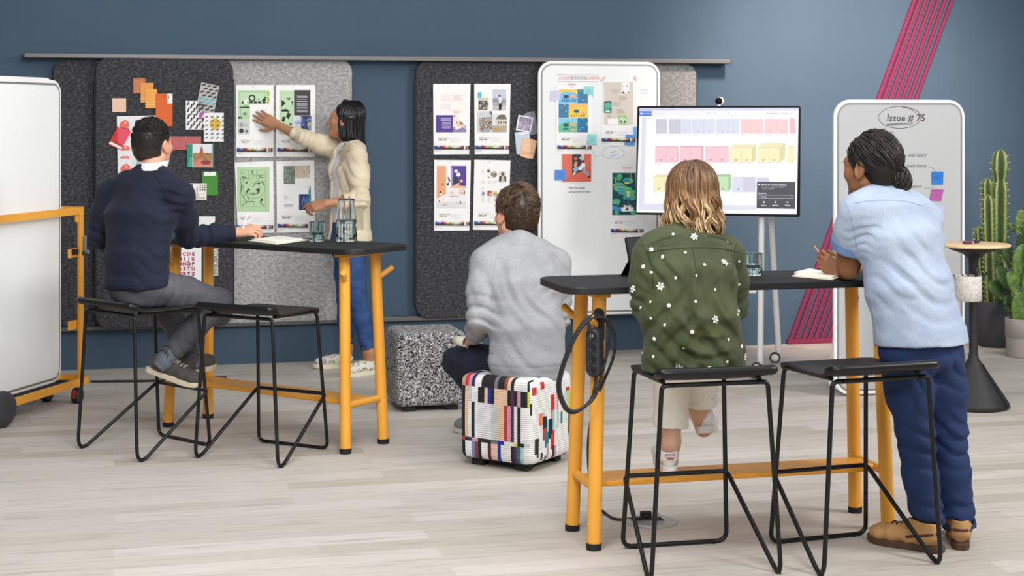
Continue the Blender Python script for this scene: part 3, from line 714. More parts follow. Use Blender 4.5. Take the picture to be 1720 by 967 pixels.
sheet('proof_sheet','proof sheet on charcoal felt with street crowd and house photographs','paper',0.076,zC,[(602,891),(1000,889),(1017,75),(594,75)],M_PAPER,d6,'proof sheets on charcoal felt',marks=True)
def d7(p):
    p.poly([(160,505),(268,450),(268,127),(160,127)],'#e9a67c'); p.poly([(268,127),(268,380),(300,395),(345,350),(322,127)],'#f4f1f2'); p.r(322,127,503,360,'#523d98'); p.poly([(322,127),(322,360),(345,345),(345,160)],'#a79ccb')
    p.c(383,187,20,'#f2eff6'); p.c(411,228,24,'#f2eff6'); p.c(445,303,18,'#e9b48e'); p.poly([(345,350),(345,262),(370,247),(400,262),(415,290),(415,318)],'#3a3640')
    p.poly([(290,388),(420,320),(440,358),(503,360),(503,395),(300,400)],'#ecb391'); p.poly([(268,380),(420,385),(503,385),(503,615),(160,615),(160,505),(268,450)],'#eceae9')
    for y in (400,418,436,454): p.line([(420,y),(488,y-8)],8,'#eb9f72')
    p.poly([(160,540),(503,545),(503,615),(160,615)],'#dedcdc'); p.frame(305,450,355,475,3,'#e29a6c'); p.r(320,430,352,442,'#e29a6c'); p.line([(320,480),(415,478)],4,'#88868c')
    for q in ([(285,252),(302,262),(318,300),(300,312)],[(275,345),(296,312),(302,345),(282,360)],[(470,445),(490,410),(480,470)],[(182,530),(195,520),(192,558)],[(428,535),(440,535),(440,572),(428,572)],[(222,320),(230,345),(218,352)],[(372,572),(402,548),(390,562)],[(425,318),(442,322),(440,355),(422,352)],[(470,335),(480,332),(480,355),(470,355)]): p.poly(q,'#26242a')
    p.c(203,432,12,'#26242a'); p.c(205,455,14,'#f4f1f2'); p.r(205,505,285,545,'#f6f4f3'); p.r(215,518,255,528,'#e9a67c'); p.poly([(215,580),(290,568),(250,592)],'#b9b4ba')
sheet('proof_sheet','proof sheet on charcoal felt with orange and purple room illustration','paper',0.076,zD,[(132,878),(540,876),(556,62),(130,57)],M_PAPER,d7,'proof sheets on charcoal felt',marks=True)
def d8(p):
    p.c(762,185,23,'#b5b3b8'); p.c(762,190,14,'#5c5a60'); p.c(822,226,37,photo('handshake',[(0.4,'#3a3634'),(0.52,'#a89a8a'),(0.62,'#e2dcd4')],70)); p.c(763,255,17,'#e6e3d0'); p.c(763,262,9,'#8a9a4a')
    p.r(878,190,965,312,'#d9d5cf'); p.poly([(880,312),(885,250),(905,240),(915,270),(915,312)],'#26262a'); p.c(925,222,20,'#6a4c3a'); p.poly([(905,312),(910,250),(945,245),(962,312)],'#cabfb4'); p.poly([(940,250),(965,250),(965,312),(950,312)],'#2c2c32')
    for x,w in ((675,50),(752,40),(812,50),(885,60)): p.lines(x,298,x+w,335,5,'#d3d1d4',0.25,0.2,x)
    p.lines(675,180,710,215,4,'#e0b9bd',0.25,0.2); p.lines(675,380,715,400,3,'#dca8b0',0.25,0.2)
    p.r(680,418,718,472,'#cfd2d6'); p.c(699,445,12,'#4a4e56'); p.r(748,415,795,472,'#c4474c'); p.r(770,445,790,465,'#e9d6cc'); p.r(815,418,860,475,'#d6d27a'); p.r(815,440,860,455,'#d8705a')
    for x in (677,750,815,885): p.lines(x,490,x+42,550,7,'#d9d8dc',0.25,0.2,x)
sheet('proof_sheet','proof sheet on charcoal felt with round portraits and small book covers','paper',0.076,zD,[(580,868),(990,872),(1015,64),(596,55)],M_PAPER,d8,'proof sheets on charcoal felt',marks=True)
g='swatches beside the purple proof sheets'
sheet('fabric_swatch','curved lavender grey swatch pinned behind the small purple photo','swatch',0.072,zC,[(1245,670),(1335,650),(1325,560),(1310,470),(1292,388),(1225,400),(1165,432),(1180,500)],'#86848f',None,g)
def dph(p): p.poly([(1098,600),(1240,622),(1265,478),(1122,450)],photo('purple_mountain',[(0.35,'#6a5f78'),(0.5,'#a394ac'),(0.66,'#d3c9d8')],30,1.5)); p.poly([(1122,450),(1190,462),(1120,500)],'#8a8598')
sheet('photo_print','tilted white bordered print of a purple landscape on charcoal felt','photo',0.076,zC,[(1078,612),(1250,637),(1283,466),(1108,431)],'#f0eef0',dph,g)
def dblue(p): p.poly([(1090,640),(1225,625),(1230,650),(1130,668)],'#ece6ea')
sheet('colour_swatch','pale blue swatch card hanging under the purple photo print','swatch',0.075,zC,[(1088,888),(1112,893),(1200,880),(1240,700),(1234,622),(1062,636)],'#c2d2e2',dblue,g)
def dpe(p):
    p.poly([(1141,848),(1299,862),(1290,905),(1128,890)],'#e3b184'); p.line([(1150,780),(1316,792)],4,'#f4dcc4'); p.line([(1142,845),(1303,858)],4,'#f4dcc4'); p.c(1240,716,5,'#4a4038')
sheet('colour_swatch','peach banded swatch card lowest beside the white proof sheets','swatch',0.078,zC,[(1123,906),(1200,935),(1278,943),(1325,736),(1240,706),(1160,700)],'#ecc19b',dpe,g)
def d9(p):
    p.r(230,303,422,446,'#79bfe6'); p.poly([(230,303),(422,303),(422,350),(390,340),(326,325),(260,342),(230,352)],'#f2c94e'); p.r(422,303,526,446,'#3d7da4'); p.r(230,449,332,590,'#3d7da4'); p.r(332,449,526,590,'#f3cc4c'); p.poly([(332,449),(526,449),(526,500),(430,470),(332,510)],'#f4b975'); p.r(230,593,422,738,'#6cc298'); p.poly([(230,593),(422,593),(422,650),(320,625),(230,665)],'#8ccbe8'); p.r(422,593,526,738,'#1f72a4')
    for x,y,c in ((280,362,'#1f4a66'),(385,508,'#2c5f7c'),(280,650,'#1f5a66')): p.r(x,y,x+50,y+30,c); p.r(x+22,y+30,x+28,y+42,c)
    for x,y in ((345,362),(455,520),(345,648)): p.r(x,y,x+55,y+28,'#f0b184'); p.line([(x+10,y+50),(x+28,y+20),(x+46,y+50)],4,'#2c5f7c')
    for x in range(262,412,22): p.r(x,405,x+10,428,'#2c6a94')
    for x in range(360,500,24): p.r(x,560,x+7,580,'#8a7a3a')
    p.r(275,695,330,712,'#1f5a66'); p.r(355,705,398,722,'#f0b184')
    for x,y in ((450,320),(475,412),(432,390),(260,490),(302,522),(290,460),(470,600),(515,655),(442,710),(470,690)): p.c(x,y,5,'#e6eef4')
    p.r(325,240,402,255,'#f3b3bb')
sheet('proof_sheet','taped proof sheet on the whiteboard with blue and yellow tiles','paper',0.158,zE,(205,258,568,958),'#f1f1f1',d9,'proof sheets on the hanging whiteboard',marks=True,tilt=0.003)
def d10(p):
    p.r(690,228,985,660,'#d5cac0'); p.r(870,232,945,350,'#f1efec'); p.poly([(985,660),(1010,660),(1012,225),(985,228)],'#efe9e6')
    for q in ([(878,272),(890,264),(893,274)],[(912,265),(930,262),(925,276)],[(886,300),(896,300),(892,308)],[(870,345),(885,322),(905,345)],[(905,345),(912,325),(920,345)],[(928,345),(940,322),(944,345)]): p.poly(q,BK)
    for x,y,w in ((765,302,85),(842,372,90),(778,432,92),(822,505,80),(722,562,45)): p.lines(x,y,x+w,y+46,5,'#a99e94',0.22,0.25,x)
    p.r(690,424,765,540,'#1d6a66'); p.c(728,468,32,'#62b89a'); p.c(722,500,22,'#4aa88c'); p.r(705,520,750,532,'#e9efe9'); p.r(836,562,920,660,'#a5cc8a'); p.c(878,610,30,'#c4e0b0')
    for q in ([(850,635),(862,612),(868,638)],[(885,640),(895,610),(908,636)],[(846,585),(856,580),(852,592)],[(900,580),(912,588),(902,592)],[(868,575),(884,572),(876,582)]): p.poly(q,BK)
    p.r(725,598,835,662,'#f1efec'); p.poly([(655,208),(695,165),(708,178),(668,222)],'#f0bcc4'); p.poly([(988,168),(1005,160),(1026,205),(1008,212)],'#f0bcc4')
sheet('proof_sheet','taped proof sheet on the whiteboard with beige text panel','paper',0.158,zE,[(655,875),(1010,880),(1015,222),(690,222)],'#efeeee',d10,'proof sheets on the hanging whiteboard',marks=True,tilt=0.003)
def d11(p):
    p.r(248,107,528,370,'#e06d58'); p.poly([(248,370),(345,315),(440,262),(528,215),(528,370)],'#d9644f'); p.poly([(345,107),(432,107),(440,262),(345,315)],'#38373a'); p.poly([(432,107),(455,107),(455,180),(438,170)],'#f0d8cf')
    p.poly([(360,215),(372,178),(395,180),(392,215),(378,240)],'#e9a06a'); p.c(378,150,15,'#d96c4c'); p.poly([(350,250),(365,235),(430,215),(440,240),(400,262),(372,285)],'#8fb7d0'); p.poly([(425,215),(440,190),(465,190),(472,218),(440,250),(415,262),(405,250)],'#f4f2f2'); p.c(450,175,11,'#2a1f22'); p.poly([(440,238),(470,222),(475,262),(512,300),(500,318),(455,285)],'#86a9c6'); p.poly([(490,325),(515,305),(518,318),(508,332)],'#1c1a1e'); p.c(428,145,14,'#a9cfdb'); p.poly([(345,300),(372,270),(380,290),(352,310)],'#e6e0de')
sheet('proof_sheet','square coral print of running figures on the whiteboard','paper',0.158,zF,[(240,372),(532,388),(532,103),(248,103)],'#f1f0ef',d11,'proof sheets on the hanging whiteboard',tilt=0.003)
def d12(p):
    p.r(728,285,952,688,'#0e4850'); 
    for x,y,r in ((830,440,85),(880,360,50),(900,520,70),(790,405,55),(870,470,90),(768,560,38),(798,322,26),(770,660,22),(930,660,30),(760,355,10)): p.c(x,y,r,'#46b784' if r!=85 else '#55c48e',28)
    p.r(780,408,830,440,'#2f7fb4'); p.r(785,448,832,486,'#3f9ac4'); p.r(780,418,830,426,'#e9f4f4'); p.r(845,345,888,372,'#2f7fb4'); p.r(845,375,888,390,'#f0cf58'); p.r(860,462,900,550,'#2c6ea4'); p.r(866,470,894,520,'#a9d6ea'); p.r(862,462,900,480,'#f2d06a'); p.poly([(728,590),(812,620),(812,650),(728,640)],'#3a8ec6')
    for a in ([(728,400),(858,402),(860,460)],[(728,432),(780,432)],[(905,285),(905,375)],[(830,498),(952,496)],[(880,560),(875,590)],[(735,325),(800,360)],[(740,560),(790,600)]): p.line(a,4,'#d8c04a')
    p.poly([(810,615),(930,612),(930,652),(815,655)],'#f3f4f2'); p.c(870,632,12,'#1d4a6a'); p.line([(835,595),(905,612)],9,'#f3f4f2'); p.line([(905,595),(838,612)],9,'#f3f4f2')
    p.r(822,228,915,243,'#f3b9c0')
sheet('proof_sheet','taped proof sheet on the whiteboard, green and teal art half behind display','paper',0.158,zF,[(705,893),(1022,903),(1030,245),(712,240)],'#f1f1f1',d12,'proof sheets on the hanging whiteboard',marks=True,tilt=0.003)
def note(lab,z,pts,col,txt,off=0.160,ink='#2a3f66',grp='sticky notes on the hanging whiteboard',plane=None,h=10):
    def dr(p):
        cx=sum(q[0] for q in pts)/4; cy=sum(q[1] for q in pts)/4; n=len(txt)
        for i,t_ in enumerate(txt): p.t(cx,cy+(i-(n-1)/2)*h*1.7,h,t_,ink,align='CENTER',shear=0.2)
    return sheet('sticky_note',lab,'sticky note',off,z,pts,col,dr,grp,plane=plane,tilt=0.004)
R4=lambda x0,y0,x1,y1:[(x0,y1),(x1,y1),(x1,y0),(x0,y0)]
note('lavender sticky note lapping the blue and yellow tile sheet',zE,[(145,422),(250,420),(248,313),(150,315)],'#cdcfe6',['see notes','on spine'],ink='#a9abc8',h=8)
note('turquoise sticky note on the top corner of the tile sheet',zE,[(484,376),(585,379),(583,271),(482,271)],'#96dadb',['simplify','icon tiles','to five each','?'],h=8)
note('turquoise sticky note beside the colour bar of the tile sheet',zE,[(513,862),(617,867),(615,757),(522,757)],'#9adcdb',['is this new','or the','old one'],h=8)
note('pale blue sticky note peeking from behind a deeper blue one',zE,R4(985,683,1030,800),'#80b2ea',[''],off=0.159)
note('mid blue sticky note on the corner of the beige sheet',zE,[(900,868),(1003,873),(1008,766),(912,760)],'#5c99e0',['Use same','border !'],off=0.162,h=10)
note('blue sticky note lapping the coral running print',zF,[(178,355),(285,358),(283,256),(182,255)],'#4d8edc',['Move it down','about a','third','thanks :-)'],h=7)
# handwriting on the hanging whiteboard
def hand(parent,M,org,z,draw,name='handwriting'):
    p=Print(M,z,org); draw(p); o=p.b.build(name,parent); o.location.y=-0.0018; return o
wp=wall_plane(0.155); wl=wp.inverted()@wbE.location
def hw1(p):
    p.line([(212,155),(630,158),(626,222),(214,220)],2.5,'#8d959a',closed=True); p.line([(218,152),(270,150)],2,'#8f989c')
    p.t(232,190,32,'COVER','#d8868c',off=0.5); p.t(360,188,32,'DESIGN','#84a096',off=0.5); p.t(494,190,32,'REVIEW','#de8c96',off=0.5)
hand(wbE,wp,(wl.x,wl.z),zE,hw1,'title_lettering')
def hw1b(p):
    for i,t_ in enumerate(('ADDRESS','TYPE SIZE','1.2')): p.t(1060,312+31*i,13,t_,'#a4a8b2',shear=0.1)
hand(wbE,wp,(wl.x,wl.z),zE,hw1b)
def hw2(p):
    p.o(740,95,105,58,3,'#86addb'); p.t(740,85,17,'update','#6f98d0',align='CENTER',shear=0.35,rot=0.25); p.t(748,118,17,'graphic ?','#6f98d0',align='CENTER',shear=0.35,rot=0.25)
    p.line([(635,112),(565,130)],2.5,'#a9c4e2'); p.line(spline([(535,75),(562,115),(560,170),(540,225)],6),2.5,'#a9c4e2')
hand(wbE,wp,(wl.x,wl.z),zF,hw2)
def hw2b(p): p.t(298,430,16,'* Plan final image','#33383c',shear=0.3,wide=1.1,off=0.5); p.t(312,467,16,'adjustments by Anna *','#33383c',shear=0.3,wide=1.1,off=0.5)
hand(wbE,wp,(wl.x,wl.z),zF,hw2b)
# ---------------- pinned things on the front charcoal panel
g='colour samples on the charcoal felt panel'
o1=0.121
def sw(lab,z,pts,col,draw=None,off=o1,name='colour_swatch',cat='swatch',grp=g,tilt=0.005): return sheet(name,lab,cat,off,z,pts,col,draw,grp,tilt=tilt)
sw('small pale peach square swatch alone on charcoal felt',zG,R4(262,27,385,150),'#f3d9c9',lambda p:p.r(268,33,379,144,'#efc4ab'))
sw('brown orange swatch, topmost of the four stepped orange cards',zH,R4(637,145,693,218),'#c77a4b',lambda p:p.r(640,148,690,153,'#b5683c'))
sw('amber swatch second from top of the stepped orange cards',zH,R4(672,168,733,262),'#e6984c',lambda p:[p.r(673,y,732,y+1.6,'#f6cf9c') for y in (238,246)],off=o1+0.002)
sw('light orange swatch third of the stepped cards, striped near its foot',zH,R4(694,197,750,290),'#efa54c',lambda p:[p.r(695,y,749,y+1.6,'#f8d9ac') for y in (255,271)],off=o1+0.004)
sw('tall deep orange swatch with white label, lowest of the stepped cards',zH,R4(744,220,824,375),'#dd611b',lambda p:[p.r(800,220,824,267,'#f0efee'),p.r(805,228,808,245,'#777'+'777'),p.c(781,232,3,'#7a2f10')],off=o1+0.006)
def dbig(p):
    for x,y,w,h in ((325,218,88,76),(330,450,88,48),(332,545,85,24),(335,615,88,70)): p.poly([(x,y+h),(x+w,y+h),(x+w,y+h*0.35),(x+w*0.62,y),(x+w*0.2,y+h*0.3),(x,y+h*0.55)],'#e8695f'); p.c(x+w*0.6,y+h*0.4,w*0.14,'#f0a39c')
    p.c(500,245,34,'#2f3133',ry=26); p.c(505,245,14,'#8c8f92'); p.lines(440,500,475,690,10,'#c9cace',0.2,0.3)
sw('large white sheet of red drawings partly hidden by the seated head',zG,[(312,760),(735,740),(735,180),(302,187)],'#e9e8e8',dbig,name='proof_sheet',cat='paper',grp=None)
sw('bright red card with white stripe tilted across the drawing sheet',zG,[(222,445),(348,495),(420,300),(308,282)],'#c62a22',lambda p:p.poly([(230,435),(345,488),(353,470),(242,415)],'#f1ebea'),off=o1+0.003)
sw('hot pink card overlapping the tilted red one',zG,[(306,420),(360,460),(432,326),(318,283),(304,300)],'#e94d63',lambda p:p.c(324,291,5,'#f4d9dc'),off=o1+0.006)
def zig(p,x0,y0,x1,y1,nx,ny,dark,sk=0):
    for i in range(nx):
        for j in range(ny):
            if (i+j)%2==0:
                w=(x1-x0)/nx; h=(y1-y0)/ny; x=x0+i*w; y=y0+j*h
                p.poly([(x,y+h*1.05),(x+w*0.5,y+h*0.35),(x+w*1.05,y+h*0.35),(x+w*0.6,y+h*1.05)],dark); p.poly([(x+w*0.5,y+h*0.35),(x+w*0.5,y-h*0.25),(x+w*1.05,y-h*0.25),(x+w*1.05,y+h*0.35)],dark if j%3 else '#7d7a7c')
def dp1(p): zig(p,930,58,1086,300,6,8,'#2a282a'); p.poly([(1040,205),(1052,155),(1084,150),(1066,215)],'#b04fa4')
gp='patterned cards on the charcoal felt panel'
sw('black and white zigzag card with one magenta fleck',zG,R4(924,48,1092,310),'#efedeb',dp1,grp=gp,name='pattern_card',cat='card')
def dp2(p):
    V=Vector; A,B_,C_,D_=V((962,165)),V((1047,183)),V((1022,313)),V((933,300))
    q=lambda u,v:tuple((A*(1-u)+B_*u)*(1-v)+(D_*(1-u)+C_*u)*v)
    for j in range(8):
        for i in range(3):
            u=(i+(0.5 if j%2 else 0.05))/3.3; v=(j+0.25)/8.4
            p.poly([q(u,v+0.09),q(u+0.2,v+0.07),q(min(1,u+0.3),v),q(min(1,u+0.1),v+0.01)],'#3a3838' if j not in (4,5) else '#3fb6bf')
    
sw('tilted grey chevron card with turquoise band above the zigzag card',zH,[(933,300),(1022,313),(1047,183),(962,165)],'#b9b5b0',dp2,grp=gp,name='pattern_card',cat='card',off=o1+0.003)
def dp3(p):
    p.c(1190,258,52,'#dbb23c')
    for i in range(4):
        for j in range(6):
            x=1110+i*50; y=196+j*38
            if x<1262: p.poly([(x-12,y+8),(x-8,y-4),(x+12,y-10),(x+14,y),(x,y+4)],'#3a3b40'); p.c(x-8,y+4,4,'#8a8c90')
sw('white card with grey pen motifs and one yellow disc',zG,R4(1088,157,1267,418),'#ebeae8',dp3,grp=gp,name='pattern_card',cat='card',off=o1+0.004)
sw('dusty rose rectangular card beside the seated man\'s ear',zG,R4(760,375,1062,493),'#bd6062',lambda p:p.c(925,380,4,'#e9d2d2'))
def dph2(p):
    p.r(935,440,985,648,'#1e8e70'); p.poly([(942,640),(960,560),(985,560),(985,648)],'#3fa88a'); p.r(990,443,1160,643,'#dfe3ea'); p.r(990,520,1160,643,photo('town_square',[(0.3,'#3c4a28'),(0.45,'#8a6a3a'),(0.55,'#c48a5a'),(0.68,'#3a5a3a')],55,2.0)); p.poly([(1040,560),(1055,480),(1068,455),(1080,490),(1085,560)],'#b0603c'); p.poly([(990,590),(1040,575),(1160,600),(1160,643),(990,643)],'#d08468'); p.c(1105,605,45,'#9a2f3c',ry=20); p.r(995,575,1030,600,'#c46a6a')
    p.r(1161,443,1168,643,'#1e8e70')
sw('glossy card with green spine and a town square photograph',zG,R4(935,438,1170,648),'#eceae8',dph2,grp=None,name='photo_print',cat='photo',off=o1+0.004)
def dgr(p): p.r(1087,690,1193,725,'#efefec'); p.c(1138,693,5,'#333'+'333')
sw('leaf green swatch card with white label strip',zG,[(1075,905),(1210,903),(1215,895),(1215,695),(1208,688),(1076,688),(1070,695),(1070,900)],'#3e8b2b',dgr)
def dcr(p):
    p.r(970,800,988,850,'#55524a'); p.line([(1025,890),(1025,825)],9,'#4c5040'); p.r(1012,890,1045,925,'#c9c4b6'); p.line([(966,890),(1108,890)],2,'#a9a698'); p.poly([(975,925),(1100,915),(1100,935),(975,938)],'#c4bfb4')
    for i in range(3):
        for j in range(3): p.c(1055+20*i,812+20*j,7,'#5f5a48')
sw('small cream print of plants overlapping the leaf green card',zG,R4(962,793,1112,945),'#efece2',dcr,grp=None,name='photo_print',cat='photo',off=o1+0.003)
sw('small white card with ochre disc behind the plaid collar',zG,R4(690,655,753,745),'#efece6',lambda p:p.c(720,700,24,'#c79a4c'),grp=None,name='pattern_card',cat='card',off=o1+0.007)
sw('small white sheet with a red stroke above the seated man\'s forearm',zI,R4(225,174,367,330),'#e9e8e8',lambda p:p.line([(345,240),(366,208)],6,'#b0383c'),grp=None,name='proof_sheet',cat='paper')
def dal(p):
    rows=('ABCDE','FGHIJK','LMNOP','QRSTU','VWXYZ'); cols=('#8f1f52','#d63f6c','#b0245a','#7a1f4c','#c43a68')
    for j,rw in enumerate(rows):
        rw=rw[-5:]
        for i,ch in enumerate(rw): p.t(100+30*i,430+33*j,24,ch,cols[(i*2+j)%5],align='CENTER',off=1.8)
sw('white alphabet sheet in magenta letters seen under the tabletop',zI,R4(66,378,275,632),'#ecebea',dal,grp=None,name='alphabet_sheet',cat='paper')
def dbw(p):
    p.r(352,388,388,575,'#d9d8d4')
    for y,h in ((392,20),(422,24),(455,16),(476,30)): p.o(370,y+h/2,13,h/2,5,'#1f1f20')
    p.r(352,510,388,514,'#1f1f20')
    for j in range(4): p.lines(354,520+13*j,386,531+13*j,2,'#2a2a2b',0.55,0.3,j)
sw('narrow black and white lettered strip hanging below the tabletop',zI,R4(350,385,391,577),'#1f1f20',dbw,grp=None,name='lettered_strip',cat='card')
# ---------------- freestanding whiteboard
fp=Matrix.Translation(fb.location)@Matrix.Rotation(WA,4,'Z'); MK='#3a3238'
def hw3(p):
    p.t(330,143,42,'Issue # 75',MK,shear=0.1,wide=1.02,off=0.6); p.line([(330,182),(500,172)],4,MK); p.line([(333,188),(490,182)],3,MK)
    p.line([(412+133*math.cos(a),138-68*math.sin(a)) for a in [0.6+2*PI*1.06*k/60 for k in range(61)]],3,'#5a3a42')
    p.line([(430,74),(480,84),(515,112)],3,'#5a3a42')
hand(fb,fp,(0,0),zJ,hw3,'title_lettering')
def hw4(p): p.t(405,283,21,'giraffe','#4a74c8',align='RIGHT',shear=0.3,off=0.4)
hand(fb,fp,(0,0),zJ,hw4)
for y_,x_,t_ in ((373,578,'solve with talent'),(440,578,'famous brain forms'),(567,545,'intelligence')):
    hand(fb,fp,(0,0),zJ,lambda p:(p.t(x_,y_,20,t_,'#66676c',align='RIGHT',shear=0.35,off=0.4)))
def hw5(p): p.line(spline([(594,448),(620,456),(640,478)],6),2.5,'#77787c')
hand(fb,fp,(0,0),zJ,hw5,'connector_line')
def hw6(p): p.line(spline([(562,580),(605,578),(632,562),(636,545)],6),2.5,'#77787c')
hand(fb,fp,(0,0),zJ,hw6,'connector_line')
g='sticky notes on the freestanding whiteboard'
fpp=fp@Matrix.Translation((0,-0.003,0))
note('blue sticky note on the freestanding whiteboard, topmost of three',zJ,R4(612,477,683,557),'#1871c6',['new or','next?'],plane=fpp,grp=g,ink='#0e2f60',h=9)
note('purple sticky note numbered 1 with a curled edge',zJ,[(598,657),(670,660),(685,588),(613,585)],'#a9539c',['1'],plane=fpp,grp=g,ink='#3a1a3a',h=14)
note('lavender sticky note numbered 2, lowest of three',zJ,R4(617,686,690,768),'#b4b9dd',['2'],plane=fpp,grp=g,ink='#2a2a3a',h=18)

# ================================================================ large display
TM=Matrix.Translation(TVC)@Matrix.Rotation(TVrot,4,'Z')@Matrix.Rotation(math.radians(-6.0),4,'X')
c=[hit(TM,*q) for q in ((1072.6,178),(1345.7,177.4),(1342,364),(1064.8,359.9))]
print('TV corners local',[(round(a,3),round(b_,3)) for a,b_ in c])
tw=1.078; tz1=(c[0][1]+c[1][1])/2; tz0=(c[2][1]+c[3][1])/2; tcx=sum(q[0] for q in c)/4; tw=(c[1][0]-c[0][0]+c[2][0]-c[3][0])/2
TM=TM@Matrix.Translation((tcx,0,(tz0+tz1)/2)); th=tz1-tz0
tv=bpy.data.objects.new('display_screen',None); COL.objects.link(tv)
finish(tv,label='large flat display showing rows of coloured page spreads',cat='display',matrix=TM)
M_BEZ=pbr('black_bezel','#08080a',0.55,Specular_IOR_Level=0.2)
b=MB(); b.slab(tw,th,0.03,0.012,M_BEZ,center=(0,0.017,0),edge=0.003); b.build('bezel',tv)
def emis(name,c,e=0.9):
    m=pbr(name,c,0.4); q=m.node_tree.nodes['Principled BSDF']; q.inputs['Emission Color'].default_value=lin(c); q.inputs['Emission Strength'].default_value=e; q.inputs['Base Color'].default_value=(0.02,0.02,0.02,1); return m
SC=lambda h:emis('screen_'+h.lstrip('#'),h,1.0)
zT=Zc(1050,150,4.203)
class ScreenPrint(Print):
    def mat(s,c): return SC(c)
p=ScreenPrint(TM,zT)
p.k=4
p.poly([(80,868),(1212,882),(1226,130),(102,132)],'#f6f5fb'); p.poly([(100,150),(1226,150),(1226,130),(102,132)],'#cfd0e8')
p.poly([(100,190),(1225,190),(1225,152),(101,152)],'#efeff8'); p.poly([(98,187),(188,187),(189,153),(100,153)],'#2f6be0'); p.t(128,171,11,'set of photos','#f2f5ff',wide=0.9); p.r(108,164,121,178,'#f2f5ff')
p.poly([(95,850),(925,852),(925,818),(135,806),(150,192),(120,192)],'#dddcec'); p.poly([(135,806),(925,820),(930,200),(157,192)],'#f8f7fc')
p.t(110,142,7,'News . Editorial . Flat plan overview . Spring issue page map','#8a8aa6'); p.t(200,170,9,'add a comment','#b9b9cc')
for x,y,w in ((585,165,10),(628,165,9),(725,165,10),(1000,165,12),(1018,168,62),(1105,165,10),(1122,168,25),(1170,168,10)): p.r(x,y,x+w,y+6,'#b4b4c6')
def pages(y0,y1,items,depth=0):
    for x,w,col,n,dx,dy,lab in items:
        dark={'#f6c9c9':'#e3b0b2','#f3c4cd':'#dba8b4','#f2eab8':'#ddd49a','#bfe0b4':'#9cc792'}.get(col,'#b9b9cc')
        if dx:
            p.poly([(x,y0),(x+w,y0),(x+w+dx,y0-dy),(x+dx,y0-dy)],dark if False else '#e9e0ae' if col=='#f2eab8' else dark); p.poly([(x+w,y1),(x+w+dx,y1-dy),(x+w+dx,y0-dy),(x+w,y0)],dark)
        p.r(x,y0,x+w,y1,col); p.frame(x,y0,x+w,y1,1.6,'#9a96a8')
        if n: p.t(x+w*0.5,y1-17,9,n,'#3a3a46',align='CENTER',off=0.5)
        if lab: p.t(x,y1+12,6,lab,'#a6a6ba')
BL='#d7dbea'; GY='#c9c7d2'; RD='#f6c9c9'; PK='#f3c4cd'; YL='#f2eab8'; GN='#bfe0b4'
pages(210,312,[(220,78,GY,'',0,0,'Cover'),(310,78,GY,'',0,0,'IFC'),(388,78,BL,'1',0,0,'Intro'),(477,78,BL,'2',0,0,'Masthead'),(555,78,BL,'3',0,0,'TOC'),(646,80,BL,'4',0,0,'Ads'),(726,80,BL,'5',0,0,''),(816,80,RD,'6',0,0,'Editors letter'),(896,80,RD,'7',0,0,''),(988,80,RD,'8',0,0,'Viewpoints'),(1068,80,RD,'9',0,0,'')])
p.r(1160,205,1201,312,'#f6b9bd'); p.t(1195,298,9,'10','#3a3a46',align='CENTER')
pages(408,515,[(215,77,PK,'16',4,4,'New Insights'),(292,80,PK,'17',5,5,''),(388,77,PK,'22',12,8,''),(465,78,PK,'23',12,8,''),(567,78,PK,'24',3,3,'Tech Studio House'),(645,82,PK,'27',4,4,'')])
pages(415,518,[(742,80,YL,'28',28,24,'Case studies - Tech notes'),(822,76,YL,'27',28,24,''),(936,80,YL,'30',38,36,'Talent - Culture'),(1016,78,YL,'31',38,36,'')]); p.r(1145,415,1197,520,YL); p.poly([(1145,415),(1197,415),(1197,398),(1165,400)],'#e9e0ae'); p.t(1180,505,9,'32','#3a3a46',align='CENTER')
pages(616,720,[(205,75,YL,'34',18,14,'Culture'),(280,75,YL,'35',18,14,''),(395,80,GN,'36',18,14,''),(480,80,GN,'37',18,14,''),(570,80,GN,'38',18,14,'Back Section'),(650,82,GN,'39',18,16,'')])
pages(621,724,[(760,80,BL,'48',0,0,'IBC'),(840,80,'#d0cbe0','',0,0,'BC')]); p.r(933,622,1016,660,'#d0cbe0')
p.poly([(930,840),(1201,845),(1204,655),(933,652)],'#2b2a38'); p.t(965,674,11,'Room for Comms Meeting','#f4f4f8',off=0.35); p.t(965,690,8,'https://meet.conf/join/5577820937','#d9d9e4'); p.t(965,704,8,'1:00 PM - 2:00 PM','#d9d9e4'); p.r(944,667,955,679,'#f0f0f6')
p.t(942,735,9,'Snooze for','#f4f4f8',off=0.3); p.frame(942,748,1190,771,2.5,'#e4e4ec'); p.t(950,759,9,'5 minutes','#f4f4f8',off=0.3); p.line([(1174,757),(1180,762),(1186,757)],2,'#f4f4f8')
for x,t_ in ((981,'Snooze'),(1064,'Minimize'),(1148,'Dismiss')): p.t(x,820,8,t_,'#f4f4f8',align='CENTER',off=0.3)
p.r(976,792,988,803,'#f4f4f8'); p.c(1064,797,6,'#f4f4f8'); p.line([(1143,792),(1153,803)],2.5,'#f4f4f8'); p.line([(1153,792),(1143,803)],2.5,'#f4f4f8')
scr=p.b.build('screen_picture',tv)
wx,wz=hit(TM,1207,171)
cam_t=thing('webcam','small round black and white webcam perched on top of the display','webcam',TM@Vector((wx,0.005,th/2)))
wr=Matrix.Rotation(TVrot,4,'Z')
wcm=Matrix.Translation((0.006,0.006,0.031))@wr@Matrix.Rotation(PI/2,4,'X')
b=MB(); b.lathe([(0,-0.0),(0.023,0.0),(0.0265,-0.005),(0.0265,-0.045),(0.020,-0.052),(0,-0.052)],M_WHT,wcm,seg=28); b.box((0.006,0.014,0.004),(0.018,0.022,0.014),M_WHT,rot=Matrix.Rotation(TVrot,3,'Z'),bev=0.002); b.build('housing',cam_t,recalc=True)
